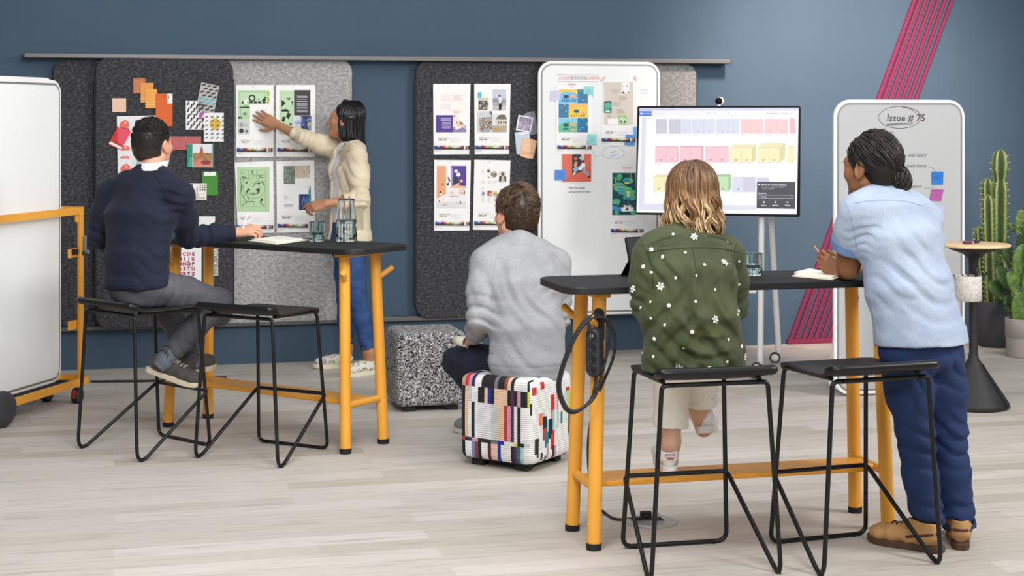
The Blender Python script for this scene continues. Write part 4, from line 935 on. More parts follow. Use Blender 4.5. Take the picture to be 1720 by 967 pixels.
b=MB(); b.lathe([(0,0.006),(0.019,0.006),(0.023,0.001),(0.023,-0.008)],M_BEZ,Matrix.Translation((-0.004,0,0))@wcm,seg=28); b.build('lens',cam_t,recalc=True)
# ================================================================ glassware and things on the tables
def glass(name,col,rough=0.02,ior=1.3):
    m=pbr(name,col,rough); q=m.node_tree.nodes['Principled BSDF']; q.inputs['Transmission Weight'].default_value=1.0; q.inputs['IOR'].default_value=ior; return m
M_TEAL=glass('teal_glass','#def1ee'); M_CLR=glass('clear_glass','#f7fbfb'); M_WAT=glass('water','#eef6f6',0.0,1.33)
def fluted(b,prof,flutes,depth,mat,M,seg=96):
    vs=[];fs=[];n=len(prof)
    for r,z,a in prof:
        for k in range(seg):
            t=2*PI*k/seg; rr=r*(1-depth*a*(0.5+0.5*math.cos(flutes*t))**2); vs.append((rr*math.cos(t),rr*math.sin(t),z))
    for i in range(n-1):
        for k in range(seg):
            l=(k+1)%seg; fs.append((i*seg+k,i*seg+l,(i+1)*seg+l,(i+1)*seg+k))
    fs.append(tuple(range(seg-1,-1,-1))); fs.append(tuple((n-1)*seg+k for k in range(seg)))
    out=b.faces(vs,fs,mat,M,True)
    for f in out:
        if len(f.verts)>4: f.smooth=False
def tumbler(px,py,r,h,fill,label,cat='glass',grp=None):
    p=G(px,py,TT); t=thing('tumbler',label,cat,(p.x,p.y,TT+0.0006),group=grp)
    b=MB(); fluted(b,[(r*0.90,0.0,0.5),(r*0.97,0.004,1),(r,h*0.3,1),(r,h-0.004,1),(r*0.985,h,0.3),(r*0.93,h,0.3),(r*0.92,h-0.004,0.3),(r*0.90,h*0.3,0.2),(r*0.86,0.012,0.1),(r*0.5,0.010,0)],12,0.06,M_TEAL,None); b.build('glass_body',t)
    b=MB(); b.lathe([(r*0.855,0.0125),(r*0.897,h*0.3),(r*0.905,h*fill)],M_WAT,seg=40); b.build('water',t)
    return t
tumbler(532.5,406,0.0385,0.099,0.48,'teal fluted glass tumbler of water next to the carafe',grp='teal fluted tumblers')
tumbler(1265,463,0.0365,0.088,0.5,'teal fluted glass tumbler beside the woman in the green jacket',grp='teal fluted tumblers')
p=G(582,406,TT); t=thing('water_carafe','tall clear glass carafe half full of water on the standing table','carafe',(p.x,p.y,TT+0.0006))
r=0.053; h=0.212
b=MB(); fluted(b,[(r*0.9,0,0.3),(r,0.006,1),(r*0.97,0.10,1),(r*0.86,0.17,1),(r*0.82,h-0.012,0.6),(r*0.78,h-0.002,0.2),(r*0.74,h,0),(r*0.70,h-0.004,0),(r*0.76,h-0.016,0),(r*0.80,0.17,0),(r*0.90,0.10,0),(r*0.93,0.014,0),(r*0.4,0.016,0)],16,0.035,M_CLR,None); b.build('glass_body',t)
b=MB(); b.lathe([(r*0.925,0.0165),(r*0.902,0.10),(r*0.885,0.112)],M_WAT,seg=48); b.build('water',t)
p=G(300,402,TT); b=MB(); r=0.036
b.lathe([(r*0.7,0),(r*0.78,0.003),(r,0.075),(r*0.95,0.075),(r*0.74,0.006),(0,0.006)],pbr('blue_ceramic','#2f86b8',0.35),seg=36)
b.build('cup',loc=(p.x,p.y,TT+0.0006),label='small blue cup half hidden by the navy sweater',cat='cup',recalc=True)
M_CREAM=noisy('cream_paper',[(0.3,'#e6dfc8'),(0.7,'#eee8d6')],(1,1,1),8,2,0.8); M_PAGE=pbr('page_edges','#f4f0e4',0.8)
def flat_block(b,pts,z0,z1,mat):
    n=len(pts); q=[G(*p,TT) for p in pts]; vs=[Vector((a.x,a.y,z0)) for a in q]+[Vector((a.x,a.y,z1 if isinstance(z1,(int,float)) else z1[i])) for i,a in enumerate(q)]
    b.faces(vs,[tuple(range(n-1,-1,-1)),tuple(range(n,2*n))]+[(i,(i+1)%n,n+(i+1)%n,n+i) for i in range(n)],mat)
nb=thing('notepad','open cream notepad lying on the table beside the seated man\'s hand','notepad',G(468,404,TT+0.001))
b=MB(); flat_block(b,[(417,405),(464,411),(520,403.6),(473,398.4)],TT+0.0006,TT+0.004,M_CREAM); b.build('cover',nb,world=True,recalc=True)
b=MB(); flat_block(b,[(423,404),(464,409.3),(508,403.5),(470,399)],TT+0.0042,TT+0.010,M_PAGE); b.build('pages',nb,world=True,recalc=True)
nb=thing('notebook','open cream notebook under the writing hand of the man in denim','notebook',G(1370,463,TT+0.001))
b=MB(); flat_block(b,[(1330,464.5),(1398,470.5),(1412,467),(1350,458)],TT+0.0006,TT+0.004,M_CREAM); b.build('cover',nb,world=True,recalc=True)
b=MB(); flat_block(b,[(1334,461.5),(1398,468),(1414,464),(1360,456.5)],TT+0.0042,(TT+0.012,TT+0.007,TT+0.008,TT+0.014),M_PAGE); b.build('pages',nb,world=True,recalc=True)
# tablet propped on its stand
M_SCRD=pbr('dark_screen','#2c2e31',0.6,Specular_IOR_Level=0.15); 
tp=G(1061,466.5,TT)
tab=thing('tablet','dark tablet propped on its kickstand beside the green jacket','tablet',(tp.x,tp.y,TT+0.0006),math.radians(32))
R_=Matrix.Rotation(math.radians(-17),4,'X')
b=MB(); b.slab(0.235,0.158,0.008,0.008,M_BEZ,M=R_@Matrix.Translation((0.1175,0,0.079)),edge=0.002); b.build('body',tab)
b=MB(); b.slab(0.222,0.142,0.001,0.003,M_SCRD,M=R_@Matrix.Translation((0.1175,-0.0042,0.080))); b.build('screen',tab)
b=MB(); 
top_=R_@Vector((0.03,0.005,0.075)); b.faces([R_@Vector((0.012,0.005,0.078)),R_@Vector((0.223,0.005,0.078)),(0.223,0.085,0.0),(0.012,0.085,0.0),R_@Vector((0.012,0.009,0.078)),R_@Vector((0.223,0.009,0.078)),(0.223,0.09,0.0),(0.012,0.09,0.0)],[(0,1,2,3),(7,6,5,4),(0,4,5,1),(1,5,6,2),(2,6,7,3),(3,7,4,0)],M_BEZ); b.build('kickstand',tab,recalc=True)

# ================================================================ power unit, cable, floor outlet
M_CBL=pbr('black_cable','#1c1d20',0.5); M_PWR=pbr('charcoal_plastic','#2a2b2f',0.5); M_SOCK=pbr('socket_plastic','#1b1c1f',0.45)
py_=math.radians(-30); pc=P(999,591,5.86)
pw=thing('power_strip','charcoal power strip hanging on the table leg peg','power strip',pc,py_)
b=MB(); b.slab(0.058,0.178,0.046,0.0285,M_PWR,edge=0.008,seg=10); b.build('body',pw)
b=MB(); b.slab(0.044,0.125,0.004,0.02,M_SOCK,center=(0.006,0.022,0.095)); b.build('hanging_strap',pw)
for i in range(4):
    z=0.062-0.0415*i
    b=MB(); b.lathe([(0.0185,0),(0.0185,0.0015),(0.0165,0.0022),(0.0150,0.0008),(0,0.0008)],M_SOCK,Matrix.Translation((0,-0.0232,z))@Matrix.Rotation(PI/2,4,'X'),seg=28); so=b.build('socket',pw,recalc=True)
    b=MB()
    if i==0:
        for s in (-1,1): b.box((s*0.0042,-0.0245,z),(0.004,0.0012,0.012),pbr('usb_metal','#b9bcc0',0.3,0.8))
    else:
        for dx,dz in ((-0.007,-0.003),(0.007,-0.003),(0,0.004)): b.cyl((dx,-0.0252,z+dz),(dx,-0.0238,z+dz),0.0022,0.0022,pbr('hole_black','#050506',0.9),8)
    b.build('contacts',so)
path=[(1001,630,5.86),(1000,645,5.85),(992,672,5.84),(967,692,5.83),(949,686,5.83),(937,655,5.83),(940,628,5.83),(957,579,5.83),(977.6,543,5.84),(998,529,5.85),(1014,533,5.86),(1025,556,5.86),(1020,590,5.86),(1008,640,5.85),(996,670,5.84),(970,689,5.82),(952,684,5.82),(941,655,5.82),(944,625,5.82),(961,578,5.82),(980,546,5.83),(1000,533,5.84),(1020,537,5.85),(1033,566,5.86),(1030,600,5.87),(1014,640,5.88),(1002,668,5.9),(994,698,5.96),(988,740,6.04),(989,790,6.12)]
pts=[P(*q) for q in path]+[G(996,842,0.10),G(1012,858,0.012),G(1033,871,0.007),G(1060,871,0.007),G(1078,870,0.02)]
b=MB(); b.tube(spline(pts,6),0.0057,M_CBL,seg=8)
b.build('power_cable',world=True,loc=tuple(pts[-1]),label='black power cable coiled on the peg and running down to the floor outlet',cat='cable')
fo=G(1094,876,0); fo_t=thing('floor_outlet','round brushed metal floor outlet under the right-hand table'.replace('right-hand ',''),'outlet',(fo.x,fo.y,0))
M_STL=pbr('brushed_steel','#b4b6b4',0.45,0.45)
b=MB(); b.lathe([(0.105,0.0005),(0.105,0.003),(0.097,0.007),(0.085,0.008),(0.083,0.006),(0,0.006)],M_STL,seg=56); b.build('cover_ring',fo_t,recalc=True)
b=MB(); b.box((-0.005,0.02,0.0085),(0.10,0.05,0.005),M_PWR,bev=0.001); b.build('recess_plate',fo_t)
b=MB(); b.box((-0.02,0.018,0.024),(0.045,0.022,0.026),M_RUB,bev=0.004); b.build('plug',fo_t)
b=MB(); b.box((0.035,0.02,0.02),(0.05,0.045,0.004),M_STL,rot=Matrix.Rotation(0.6,3,'Y'),bev=0.001); b.build('lid_flap',fo_t)
b=MB(); b.tube(spline([G(152,640.5,0.007),G(200,640,0.007),G(250,639.5,0.007),G(300,637,0.007),G(380,633,0.007)],6),0.0075,pbr('cord_black','#2b2523',0.7),seg=8)
b.build('floor_cable',world=True,loc=tuple(G(152,640.5,0.007)),label='dark cord lying on the floor between cart and standing table',cat='cable')

# ================================================================ round side table with its pen cup
sx,sy_=2.526,8.80
st=thing('side_table','round wooden topped side table on a dark cone base','side table',(sx,sy_,0))
M_BIRCH=noisy('birch_ply',[(0.3,'#d9b888'),(0.5,'#e6c99c'),(0.7,'#ecd5ae')],(1,9,1),6,5,0.5,dist=0.6)
M_CONE=pbr('dark_cone','#1f1e1f',0.6)
b=MB(); b.lathe([(0.0,0.876),(0.19,0.876),(0.199,0.882),(0.199,0.888),(0.193,0.892),(0,0.892)],M_BIRCH,seg=64); b.build('tabletop',st,recalc=True)
b=MB(); b.lathe([(0.155,0.8755),(0.12,0.858),(0.06,0.838),(0.032,0.815),(0.0245,0.78),(0.0235,0.30),(0.030,0.262),(0.06,0.22),(0.188,0.03),(0.194,0.012),(0.186,0.0),(0,0.0)],M_CONE,seg=64); b.build('pedestal',st,recalc=True)
b=MB()
a_=math.radians(-42); d_=Vector((math.cos(a_),math.sin(a_),0))
b.box(Vector((0,0,0.128))+d_*0.126,(0.262,0.010,0.010),M_RUB,rot=(Matrix.Rotation(a_,3,'Z')@Matrix.Rotation(math.atan2(0.19,0.128),3,'Y')),bev=0.002); b.build('base_groove',st)
b=MB(); b.box((0.052,-0.01,0.715),(0.075,0.02,0.012),M_CONE,rot=Matrix.Rotation(math.radians(-40),3,'Y'),bev=0.003); b.build('side_hook',st)
cx,cy=P(1623.5,485,8.74).x,8.70
cup=thing('pen_cup','pale felt pen cup hooked on the stem of the side table','pen cup',(cx,cy,0.59))
M_FELTC=noisy('oatmeal_felt',[(0.35,'#b9b4ae'),(0.65,'#dcd8d2')],(1,1,1),70,4,0.95)
b=MB(); b.lathe([(0,0.0),(0.062,0.0),(0.069,0.006),(0.070,0.135),(0.066,0.137),(0.064,0.13),(0.062,0.01),(0,0.01)],M_FELTC,seg=40); b.build('cup_body',cup,recalc=True)
b=MB(); b.tube([(0.03,0.062,0.10),(0.035,0.064,0.155),(0.045,0.075,0.16),(0.05,0.085,0.13)],0.006,M_CONE,seg=8); b.build('hook',cup)
for i,(dx,dy,tx,ty,L,c,r,lab) in enumerate([(0.03,-0.01,0.010,-0.004,0.175,'#1a1a1d',0.010,'thick black marker standing in the pen cup, tallest'),(0.045,0.012,0.008,0.02,0.165,'#232327',0.009,'black marker behind the thick marker in the pen cup'),(-0.02,-0.02,-0.02,0.0,0.145,'#7fa6d6',0.004,'slim pale blue pen in the pen cup'),(-0.045,0.01,-0.03,0.01,0.140,'#8d9096',0.004,'slim grey pen leaning at the rim of the pen cup'),(0.0,0.02,0.01,0.02,0.15,'#2b2b30',0.005,'slim black pen in the middle of the pen cup')]):
    b=MB(); e=Vector((tx,ty,L-0.012)); e2=e*0.93; b.tube([(0,0,0),e2],[r*0.8,r],flat(c,0.4),seg=12); b.tube([e2,e],[r*1.08,r*0.7],flat('#101012',0.4),seg=12)
    b.build('marker_pen',loc=(cx+dx,cy+dy,0.603),label=lab,cat='pen',group='pens in the felt cup')
b=MB(); b.box((-0.02,0,0.009),(0.05,0.025,0.018),flat('#5b2346',0.4),bev=0.004); b.cyl((0.02,-0.004,0.012),(0.045,0.0,0.012),0.009,0.007,flat('#3a1730',0.4),16)
b.build('whiteboard_eraser',loc=(sx-0.025,sy_-0.04,0.8925),rotz=0.1,label='small plum whiteboard eraser lying on the round side table',cat='eraser')

# ================================================================ cacti
def cactus_mat(name,groove,skin,ridge):
    m=pbr(name,None,0.6); nt=NT(m); at=nt.add('ShaderNodeAttribute'); at.attribute_name='ridge'
    v=mapped(nt); n=noise(nt,v,40,4)
    c=ramp(nt,at.outputs['Fac'],[(0.0,groove),(0.78,skin),(0.97,ridge)]); c=mixc(nt,0.35,c,ramp(nt,n,[(0.35,'#8f9a70'),(0.65,'#ffffff')]),'MULTIPLY'); base(nt,c); return m
M_CAC=cactus_mat('column_cactus_skin','#16210e','#43592c','#86935c')
M_SPN=pbr('cactus_spines','#d8cfae',0.7)
def column(parent,x,y,z0,h,r,ribs,lobes,seed,lean=(0,0)):
    R=random.Random(seed); seg=ribs*10; rows=46; vs=[];at=[]; fs=[]; ph=R.random()*6
    sp=MB()
    for j in range(rows+1):
        u=j/rows; z=z0+h*u; rr=r
        for zc,zw in lobes: rr*=1-0.30*math.exp(-((u-zc)/zw)**2)
        rr*=0.84+0.16*min(1,u*5)
        tip=max(0,(u-0.90)/0.10); rr*=math.sqrt(max(0.0,1-tip**2.2))+0.01
        for k in range(seg):
            a=2*PI*k/seg; w=abs(math.cos(ribs*a/2)); e=w**2.6
            q=rr*(0.52+0.48*e)*(1+0.03*math.sin(j*1.9+k)); vs.append((x+lean[0]*u+q*math.cos(a+ph),y+lean[1]*u+q*math.sin(a+ph),z)); at.append(w)
    for j in range(rows):
        for k in range(seg):
            l=(k+1)%seg; fs.append((j*seg+k,j*seg+l,(j+1)*seg+l,(j+1)*seg+k))
    fs.append(tuple(rows*seg+k for k in range(seg)))
    b=MB(); b.faces(vs,fs,M_CAC,None,True); o=b.build('cactus_stem',parent,world=True)
    a=o.data.attributes.new('ridge','FLOAT','POINT'); a.data.foreach_set('value',at)
    for j in range(2,rows,2):
        for i in range(ribs):
            c=Vector(vs[j*seg+i*10]); ax=Vector((x+lean[0]*j/rows,y+lean[1]*j/rows,c.z)); d=(c-ax).normalized()
            for _ in range(3):
                e=(d+Vector((R.uniform(-.7,.7),R.uniform(-.7,.7),R.uniform(-.7,.7)))).normalized()*0.014
                s=e.orthogonal().normalized()*0.0012; sp.faces([c-s,c+s,c+e],[(0,1,2)],M_SPN)
    sp.build('spines',o,world=True)
def pot(name,x,y,r,h,col,label,step=False):
    t=thing(name,label,'plant',(x,y,0))
    m=noisy('pot_'+name,[(0.3,col),(0.7,col)],(1,1,1),20,3,0.8) if False else pbr('pot_'+col.lstrip('#'),col,0.8)
    pr=[(0,0.0),(r*0.84,0.0),(r*0.93,0.012),(r,h*0.55),(r,h-0.006),(r*0.985,h),(r*0.92,h),(r*0.91,h-0.03),(0,h-0.03)]
    if step: pr=[(0,0.0),(r*0.88,0.0),(r*0.92,0.008),(r*0.95,h*0.50),(r*0.955,h*0.515),(r*0.985,h*0.52),(r,h-0.006),(r*0.985,h),(r*0.91,h),(r*0.90,h-0.03),(0,h-0.03)]
    b=MB(); b.lathe(pr,m,seg=56); b.build('pot',t,recalc=True)
    b=MB(); b.lathe([(r*0.9,h-0.031),(r*0.9,h-0.024),(0,h-0.018)],noisy('gravel',[(0.4,'#4a4238'),(0.6,'#8a8070')],(1,1,1),120,3,0.95),seg=40); b.build('gravel',t,recalc=True)
    return t
x0,y0=(1674-860)/2700*11.15,11.15
cz=thing; c1_=pot('potted_column_cactus',x0,y0,0.138,0.315,'#3b3d42','tall column cactus in a charcoal pot beside the wall')
zt=lambda py,Y:EYE-(py-HY)*Y/2700
column(c1_,x0+0.012,y0-0.01,0.28,zt(250,11.1)-0.28,0.062,5,[(0.37,0.04),(0.80,0.035),(0.92,0.0001)],3,(0.012,0))
column(c1_,x0-0.055,y0-0.055,0.28,zt(326,11.1)-0.28,0.048,5,[(0.52,0.05),(0.95,0.001)],5,(-0.02,0))
column(c1_,x0-0.03,y0+0.06,0.28,zt(298,11.2)-0.28,0.046,5,[(0.3,0.05)],8,(-0.015,0))
column(c1_,x0-0.085,y0+0.01,0.28,zt(380,11.1)-0.28,0.040,5,[(0.4,0.05)],11,(-0.03,0))
column(c1_,x0+0.075,y0+0.03,0.28,zt(462,11.1)-0.28,0.036,5,[(0.4,0.05)],13,(0.02,0))
x1,y1=(1719-860)/2700*10.65,10.65
c2_=pot('potted_pear_cactus',x1,y1,0.118,0.255,'#a9a49e','prickly pear cactus in a pale stepped concrete pot',True)
M_PAD=noisy('prickly_pear_skin',[(0.3,'#3a5622'),(0.5,'#587632'),(0.7,'#7e9648')],(1,1,1),22,4,0.5)
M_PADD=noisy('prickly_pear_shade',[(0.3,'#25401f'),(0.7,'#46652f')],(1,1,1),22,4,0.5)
R=random.Random(4)
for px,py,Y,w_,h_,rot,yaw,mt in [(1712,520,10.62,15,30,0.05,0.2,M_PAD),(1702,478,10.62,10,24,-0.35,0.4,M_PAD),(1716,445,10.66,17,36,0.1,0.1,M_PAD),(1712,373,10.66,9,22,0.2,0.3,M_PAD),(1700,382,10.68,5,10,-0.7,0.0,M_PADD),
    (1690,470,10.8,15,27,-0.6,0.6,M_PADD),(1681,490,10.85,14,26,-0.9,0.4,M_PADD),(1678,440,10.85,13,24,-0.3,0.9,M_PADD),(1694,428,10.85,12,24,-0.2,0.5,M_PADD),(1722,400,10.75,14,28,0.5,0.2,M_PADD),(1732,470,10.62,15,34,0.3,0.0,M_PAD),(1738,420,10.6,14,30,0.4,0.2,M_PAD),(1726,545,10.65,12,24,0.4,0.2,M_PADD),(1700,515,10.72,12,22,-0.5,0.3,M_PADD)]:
    c=P(px,py,Y); k=Y/2700; t_=bmesh.new(); bmesh.ops.create_uvsphere(t_,u_segments=24,v_segments=16,radius=1.0)
    M=Matrix.Translation(c)@Matrix.Rotation(rot,4,'Y')@Matrix.Rotation(yaw,4,'Z')@Matrix.Diagonal((w_*k,0.014,h_*k,1))
    for v_ in t_.verts: v_.co.x*=1.0+0.22*v_.co.z
    b=MB(); b.merge(t_,mt,M,True); pd=b.build('cactus_pad',c2_,world=True)
    b=MB()
    for i in range(26):
        a=R.random()*2*PI; q=math.sqrt(R.random())*0.95; lx,lz=q*math.cos(a),q*math.sin(a); ly=-math.sqrt(max(0,1-lx*lx-lz*lz))*(1 if R.random()<0.75 else -1)
        s=M@Vector((lx*(1+0.22*lz),ly,lz)); nn=(M.to_3x3()@Vector((lx,ly*8,lz))).normalized()
        for _ in range(3):
            e=(nn+Vector((R.uniform(-.8,.8),R.uniform(-.8,.8),R.uniform(-.8,.8)))).normalized()*R.uniform(0.01,0.02); d=e.orthogonal().normalized()*0.0011
            b.faces([s-d,s+d,s+e],[(0,1,2)],M_SPN)
    b.build('spines',pd,world=True)
# ================================================================ sculpting: smooth-blended volumes turned into one surface
def A3(v): return np.array((v[0],v[1],v[2]),dtype=np.float32)
def unit(v): v=Vector(v); return v.normalized()
class Sculpt:
    def __init__(s): s.ops=[]; s.fx=[]; s.paint=[]; s.lo=np.full(3,1e9); s.hi=np.full(3,-1e9); s.amp=0.0
    def _b(s,c,r): c=A3(c); s.lo=np.minimum(s.lo,c-r); s.hi=np.maximum(s.hi,c+r)
    def cap(s,a,b,ra,rb,k=0.015,sub=False):
        a=A3(a); b=A3(b); c=(a+b)/2; R=float(np.linalg.norm(b-a)/2+max(ra,rb)); ab=b-a; L=float(ab@ab)+1e-9
        def f(p):
            q=p-a; t=np.clip(q@ab/L,0,1); return np.sqrt(((q-t[:,None]*ab)**2).sum(1))-(ra+(rb-ra)*t)
        s.ops.append(('-' if sub else '+',f,c,R,k))
        if not sub: s._b(a,ra); s._b(b,rb)
        return f
    def limb(s,pts,rs,k=0.015):
        for i in range(len(pts)-1): s.cap(pts[i],pts[i+1],rs[i],rs[i+1],k)
    def ell(s,c,r,M=None,k=0.015,sub=False):
        c=A3(c); r=np.array(r,dtype=np.float32); M=np.array(M if M is not None else Matrix.Identity(3),dtype=np.float32)
        def f(p):
            q=(p-c)@M; k0=np.sqrt(((q/r)**2).sum(1)); k1=np.sqrt(((q/(r*r))**2).sum(1))+1e-6; return k0*(k0-1)/k1
        s.ops.append(('-' if sub else '+',f,c,float(r.max()),k))
        if not sub: s._b(c,float(r.max()))
        return f
    def sec(s,a,b,sa,sb,xa,ya,xb,yb,k=0.02,ends=0.6):
        """elliptic segment from a to b; half widths x along the side vector, y across"""
        a=A3(a); b=A3(b); ab=b-a; Ln=float(np.linalg.norm(ab)); w=ab/Ln; sa=A3(sa); sb=A3(sb)
        R=Ln/2+max(xa,xb,ya,yb); c=(a+b)/2
        def f(p):
            q=p-a; tt=(q@w)/Ln; t=np.clip(tt,0,1); z=(tt-t)*Ln
            sd=sa+(sb-sa)*t[:,None]; sd-=(sd@w)[:,None]*w; sd/=np.linalg.norm(sd,axis=1)[:,None]; fr=np.cross(w,sd)
            q=q-t[:,None]*ab; x=(q*sd).sum(1); y=(q*fr).sum(1); rx=xa+(xb-xa)*t; ry=ya+(yb-ya)*t; rz=np.minimum(rx,ry)*ends
            k0=np.sqrt((x/rx)**2+(y/ry)**2+(z/rz)**2); k1=np.sqrt((x/rx**2)**2+(y/ry**2)**2+(z/rz**2)**2)+1e-6; return k0*(k0-1)/k1
        s.ops.append(('+',f,c,R,k)); s._b(a,max(xa,ya)); s._b(b,max(xb,yb))
    def tor(s,secs,k=0.03,ends=0.6):
        for (a,sa,xa,ya),(b,sb,xb,yb) in zip(secs,secs[1:]): s.sec(a,b,sa,sb,xa,ya,xb,yb,k,ends)
    def cut(s,pt,n,R,k=0.002):
        pt=A3(pt); n=A3(unit(n)); s.ops.append(('x',lambda p:(p-pt)@n,pt,R,k))
    def fold(s,c,axis,amp,lam,R,warp=0.6,seed=0):
        c=A3(c); ax=A3(unit(axis)); o=A3(unit(axis).orthogonal()); o2=np.cross(ax,o)
        def f(p):
            q=p-c; r2=(q*q).sum(1)/(R*R); m=r2<4; out=np.zeros(len(p),np.float32)
            q=q[m]; u=q@ax; v=q@o; w=q@o2
            ph=2*PI*(u/lam+warp*np.sin(v/R*2.1+seed)+warp*0.7*np.sin(w/R*2.7+seed*1.7))
            out[m]=-amp*np.exp(-r2[m]*1.4)*(np.sin(ph)+0.35*np.sin(1.9*ph+1)); return out
        s.fx.append(f); s.amp+=amp*0.5
    def crumple(s,amp,scale,seed=0):
        R=np.random.RandomState(seed); A=[(R.normal(size=3)*scale,R.normal(size=3)*scale*0.9,R.uniform(0,6)) for _ in range(4)]
        def f(p):
            o=np.zeros(len(p),np.float32)
            for a,b,h in A: o+=np.sin(p@a.astype(np.float32)+1.6*np.sin(p@b.astype(np.float32)+h)).astype(np.float32)
            return o*amp*0.4
        s.fx.append(f); s.amp+=amp*0.5
    def eval(s,p,margin=0.02,fx=True):
        d=np.full(len(p),1.0,np.float32)
        for op,f,c,R,k in s.ops:
            q=p-c; m=(q*q).sum(1)<(R+k+margin)**2
            if not m.any(): continue
            e=f(p[m]).astype(np.float32); o=d[m]
            if op=='+': h=np.maximum(k-np.abs(o-e),0)/k; d[m]=np.minimum(o,e)-h*h*k*0.25
            elif op=='-': h=np.maximum(k-np.abs(o+e),0)/k; d[m]=np.maximum(o,-e)+h*h*k*0.25
            else: h=np.maximum(k-np.abs(o-e),0)/k; d[m]=np.maximum(o,e)+h*h*k*0.25
        if fx and s.fx:
            m=np.abs(d)<0.06
            if m.any():
                q=p[m]; a=np.zeros(len(q),np.float32)
                for f in s.fx: a+=f(q)
                d[m]+=a
        return d
    def surface(s,h):
        lo=(s.lo-3*h-s.amp).astype(np.float64); B=8; cs=B*h; n=np.ceil((s.hi+3*h+s.amp-lo)/cs).astype(int)+1
        ii=np.stack(np.meshgrid(*[np.arange(k) for k in n],indexing='ij'),-1).reshape(-1,3)
        ctr=(lo+(ii+0.5)*cs-0.5*h).astype(np.float32)
        dc=s.eval(ctr,cs*1.6,fx=False); act=np.abs(dc)<cs*1.15+s.amp
        D=np.ones(tuple(n*B),np.float32)
        for i in ii[(~act)&(dc<0)]: D[i[0]*B:i[0]*B+B,i[1]*B:i[1]*B+B,i[2]*B:i[2]*B+B]=-1
        off=np.stack(np.meshgrid(*[np.arange(B)]*3,indexing='ij'),-1).reshape(-1,3); ia=ii[act]
        for c0 in range(0,len(ia),400):
            blk=ia[c0:c0+400]; idx=(blk[:,None,:]*B+off[None]).reshape(-1,3)
            D[idx[:,0],idx[:,1],idx[:,2]]=s.eval((lo+idx*h).astype(np.float32),0.03)
        I=D<0; sh=np.array(D.shape)-1
        cnt=np.zeros(tuple(sh),np.int8); sl=[slice(0,-1),slice(1,None)]
        for x in (0,1):
            for y in (0,1):
                for z in (0,1): cnt+=I[sl[x],sl[y],sl[z]]
        cells=np.argwhere((cnt>0)&(cnt<8)); cid=np.full(tuple(sh),-1,np.int32); cid[tuple(cells.T)]=np.arange(len(cells))
        acc=np.zeros((len(cells),3)); num=np.zeros(len(cells)); C=[(x,y,z) for x in (0,1) for y in (0,1) for z in (0,1)]
        g=lambda o:D[cells[:,0]+o[0],cells[:,1]+o[1],cells[:,2]+o[2]]
        val={o:g(o) for o in C}
        for o in C:
            for ax in range(3):
                if o[ax]: continue
                o2=list(o); o2[ax]=1; o2=tuple(o2); a,b=val[o],val[o2]; m=(a<0)!=(b<0)
                t=np.where(m,a/np.where(m,a-b,1),0)
                pt=np.array(o,float)[None].repeat(len(cells),0); pt[:,ax]=t
                acc[m]+=pt[m]; num[m]+=1
        V=lo+(cells+acc/num[:,None])*h; Q=[]
        for ax in range(3):
            u,v=(ax+1)%3,(ax+2)%3
            a=I; s0=[slice(None)]*3; s1=[slice(None)]*3; s0[ax]=slice(0,-1); s1[ax]=slice(1,None)
            for sgn in (0,1):
                e=np.argwhere((a[tuple(s0)]&~a[tuple(s1)]) if sgn==0 else (~a[tuple(s0)]&a[tuple(s1)]))
                e=e[(e[:,u]>0)&(e[:,v]>0)&(e[:,u]<sh[u])&(e[:,v]<sh[v])]
                q=[]
                for du,dv in ((1,1),(0,1),(0,0),(1,0)):
                    k=e.copy(); k[:,u]-=du; k[:,v]-=dv; q.append(cid[k[:,0],k[:,1],k[:,2]])
                q=np.stack(q,1); Q.append(q if sgn==0 else q[:,::-1])
        Q=np.concatenate(Q); Q=Q[(Q>=0).all(1)]
        for _ in range(2):      # relax the surface a little
            S=np.zeros_like(V); N=np.zeros(len(V))
            for i in range(4):
                a=Q[:,i]; b=Q[:,(i+1)%4]; np.add.at(S,a,V[b]); np.add.at(N,a,1); np.add.at(S,b,V[a]); np.add.at(N,b,1)
            V=V*0.55+0.45*S/np.maximum(N,1)[:,None]
        return V,Q
    def build(s,name,mat,h,parent=None,base=None,matrix=None,**kw):
        V,Q=s.surface(h)
        M=root_matrix(parent) if parent is not None else Matrix.Translation(Vector(kw.get('loc') or (0,0,0)))
        Mi=np.array(M.inverted()); L=V@Mi[:3,:3].T+Mi[:3,3]
        me=bpy.data.meshes.new(name); me.vertices.add(len(L)); me.vertices.foreach_set('co',L.ravel().astype(np.float32))
        me.loops.add(len(Q)*4); me.loops.foreach_set('vertex_index',Q.ravel().astype(np.int32))
        me.polygons.add(len(Q)); me.polygons.foreach_set('loop_start',np.arange(0,len(Q)*4,4,dtype=np.int32)); me.polygons.foreach_set('use_smooth',np.ones(len(Q),bool))
        me.update(calc_edges=True); me.materials.append(mat)
        if base is not None:
            col=np.tile(np.array(base,np.float32),(len(V),1)); p=V.astype(np.float32)
            for f,c,soft in s.paint:
                w=np.clip(0.5-f(p)/soft,0,1)[:,None]; w=w*w*(3-2*w); col[:,:3]=col[:,:3]*(1-w)+np.array(c[:3],np.float32)*w
            at=me.attributes.new('tint','FLOAT_COLOR','POINT'); at.data.foreach_set('color',col.ravel())
        o=bpy.data.objects.new(name,me); COL.objects.link(o)
        finish(o,parent,kw.get('loc'),0.0,kw.get('label'),kw.get('cat'),kw.get('group')); o['_n']=len(V); del o['_n']
        return o
def ellf(c,r,M=None):
    c=A3(c); r=np.array(r,dtype=np.float32); M=np.array(M if M is not None else Matrix.Identity(3),dtype=np.float32)
    def f(p):
        q=(p-c)@M; k0=np.sqrt(((q/r)**2).sum(1)); k1=np.sqrt(((q/(r*r))**2).sum(1))+1e-6; return k0*(k0-1)/k1
    return f
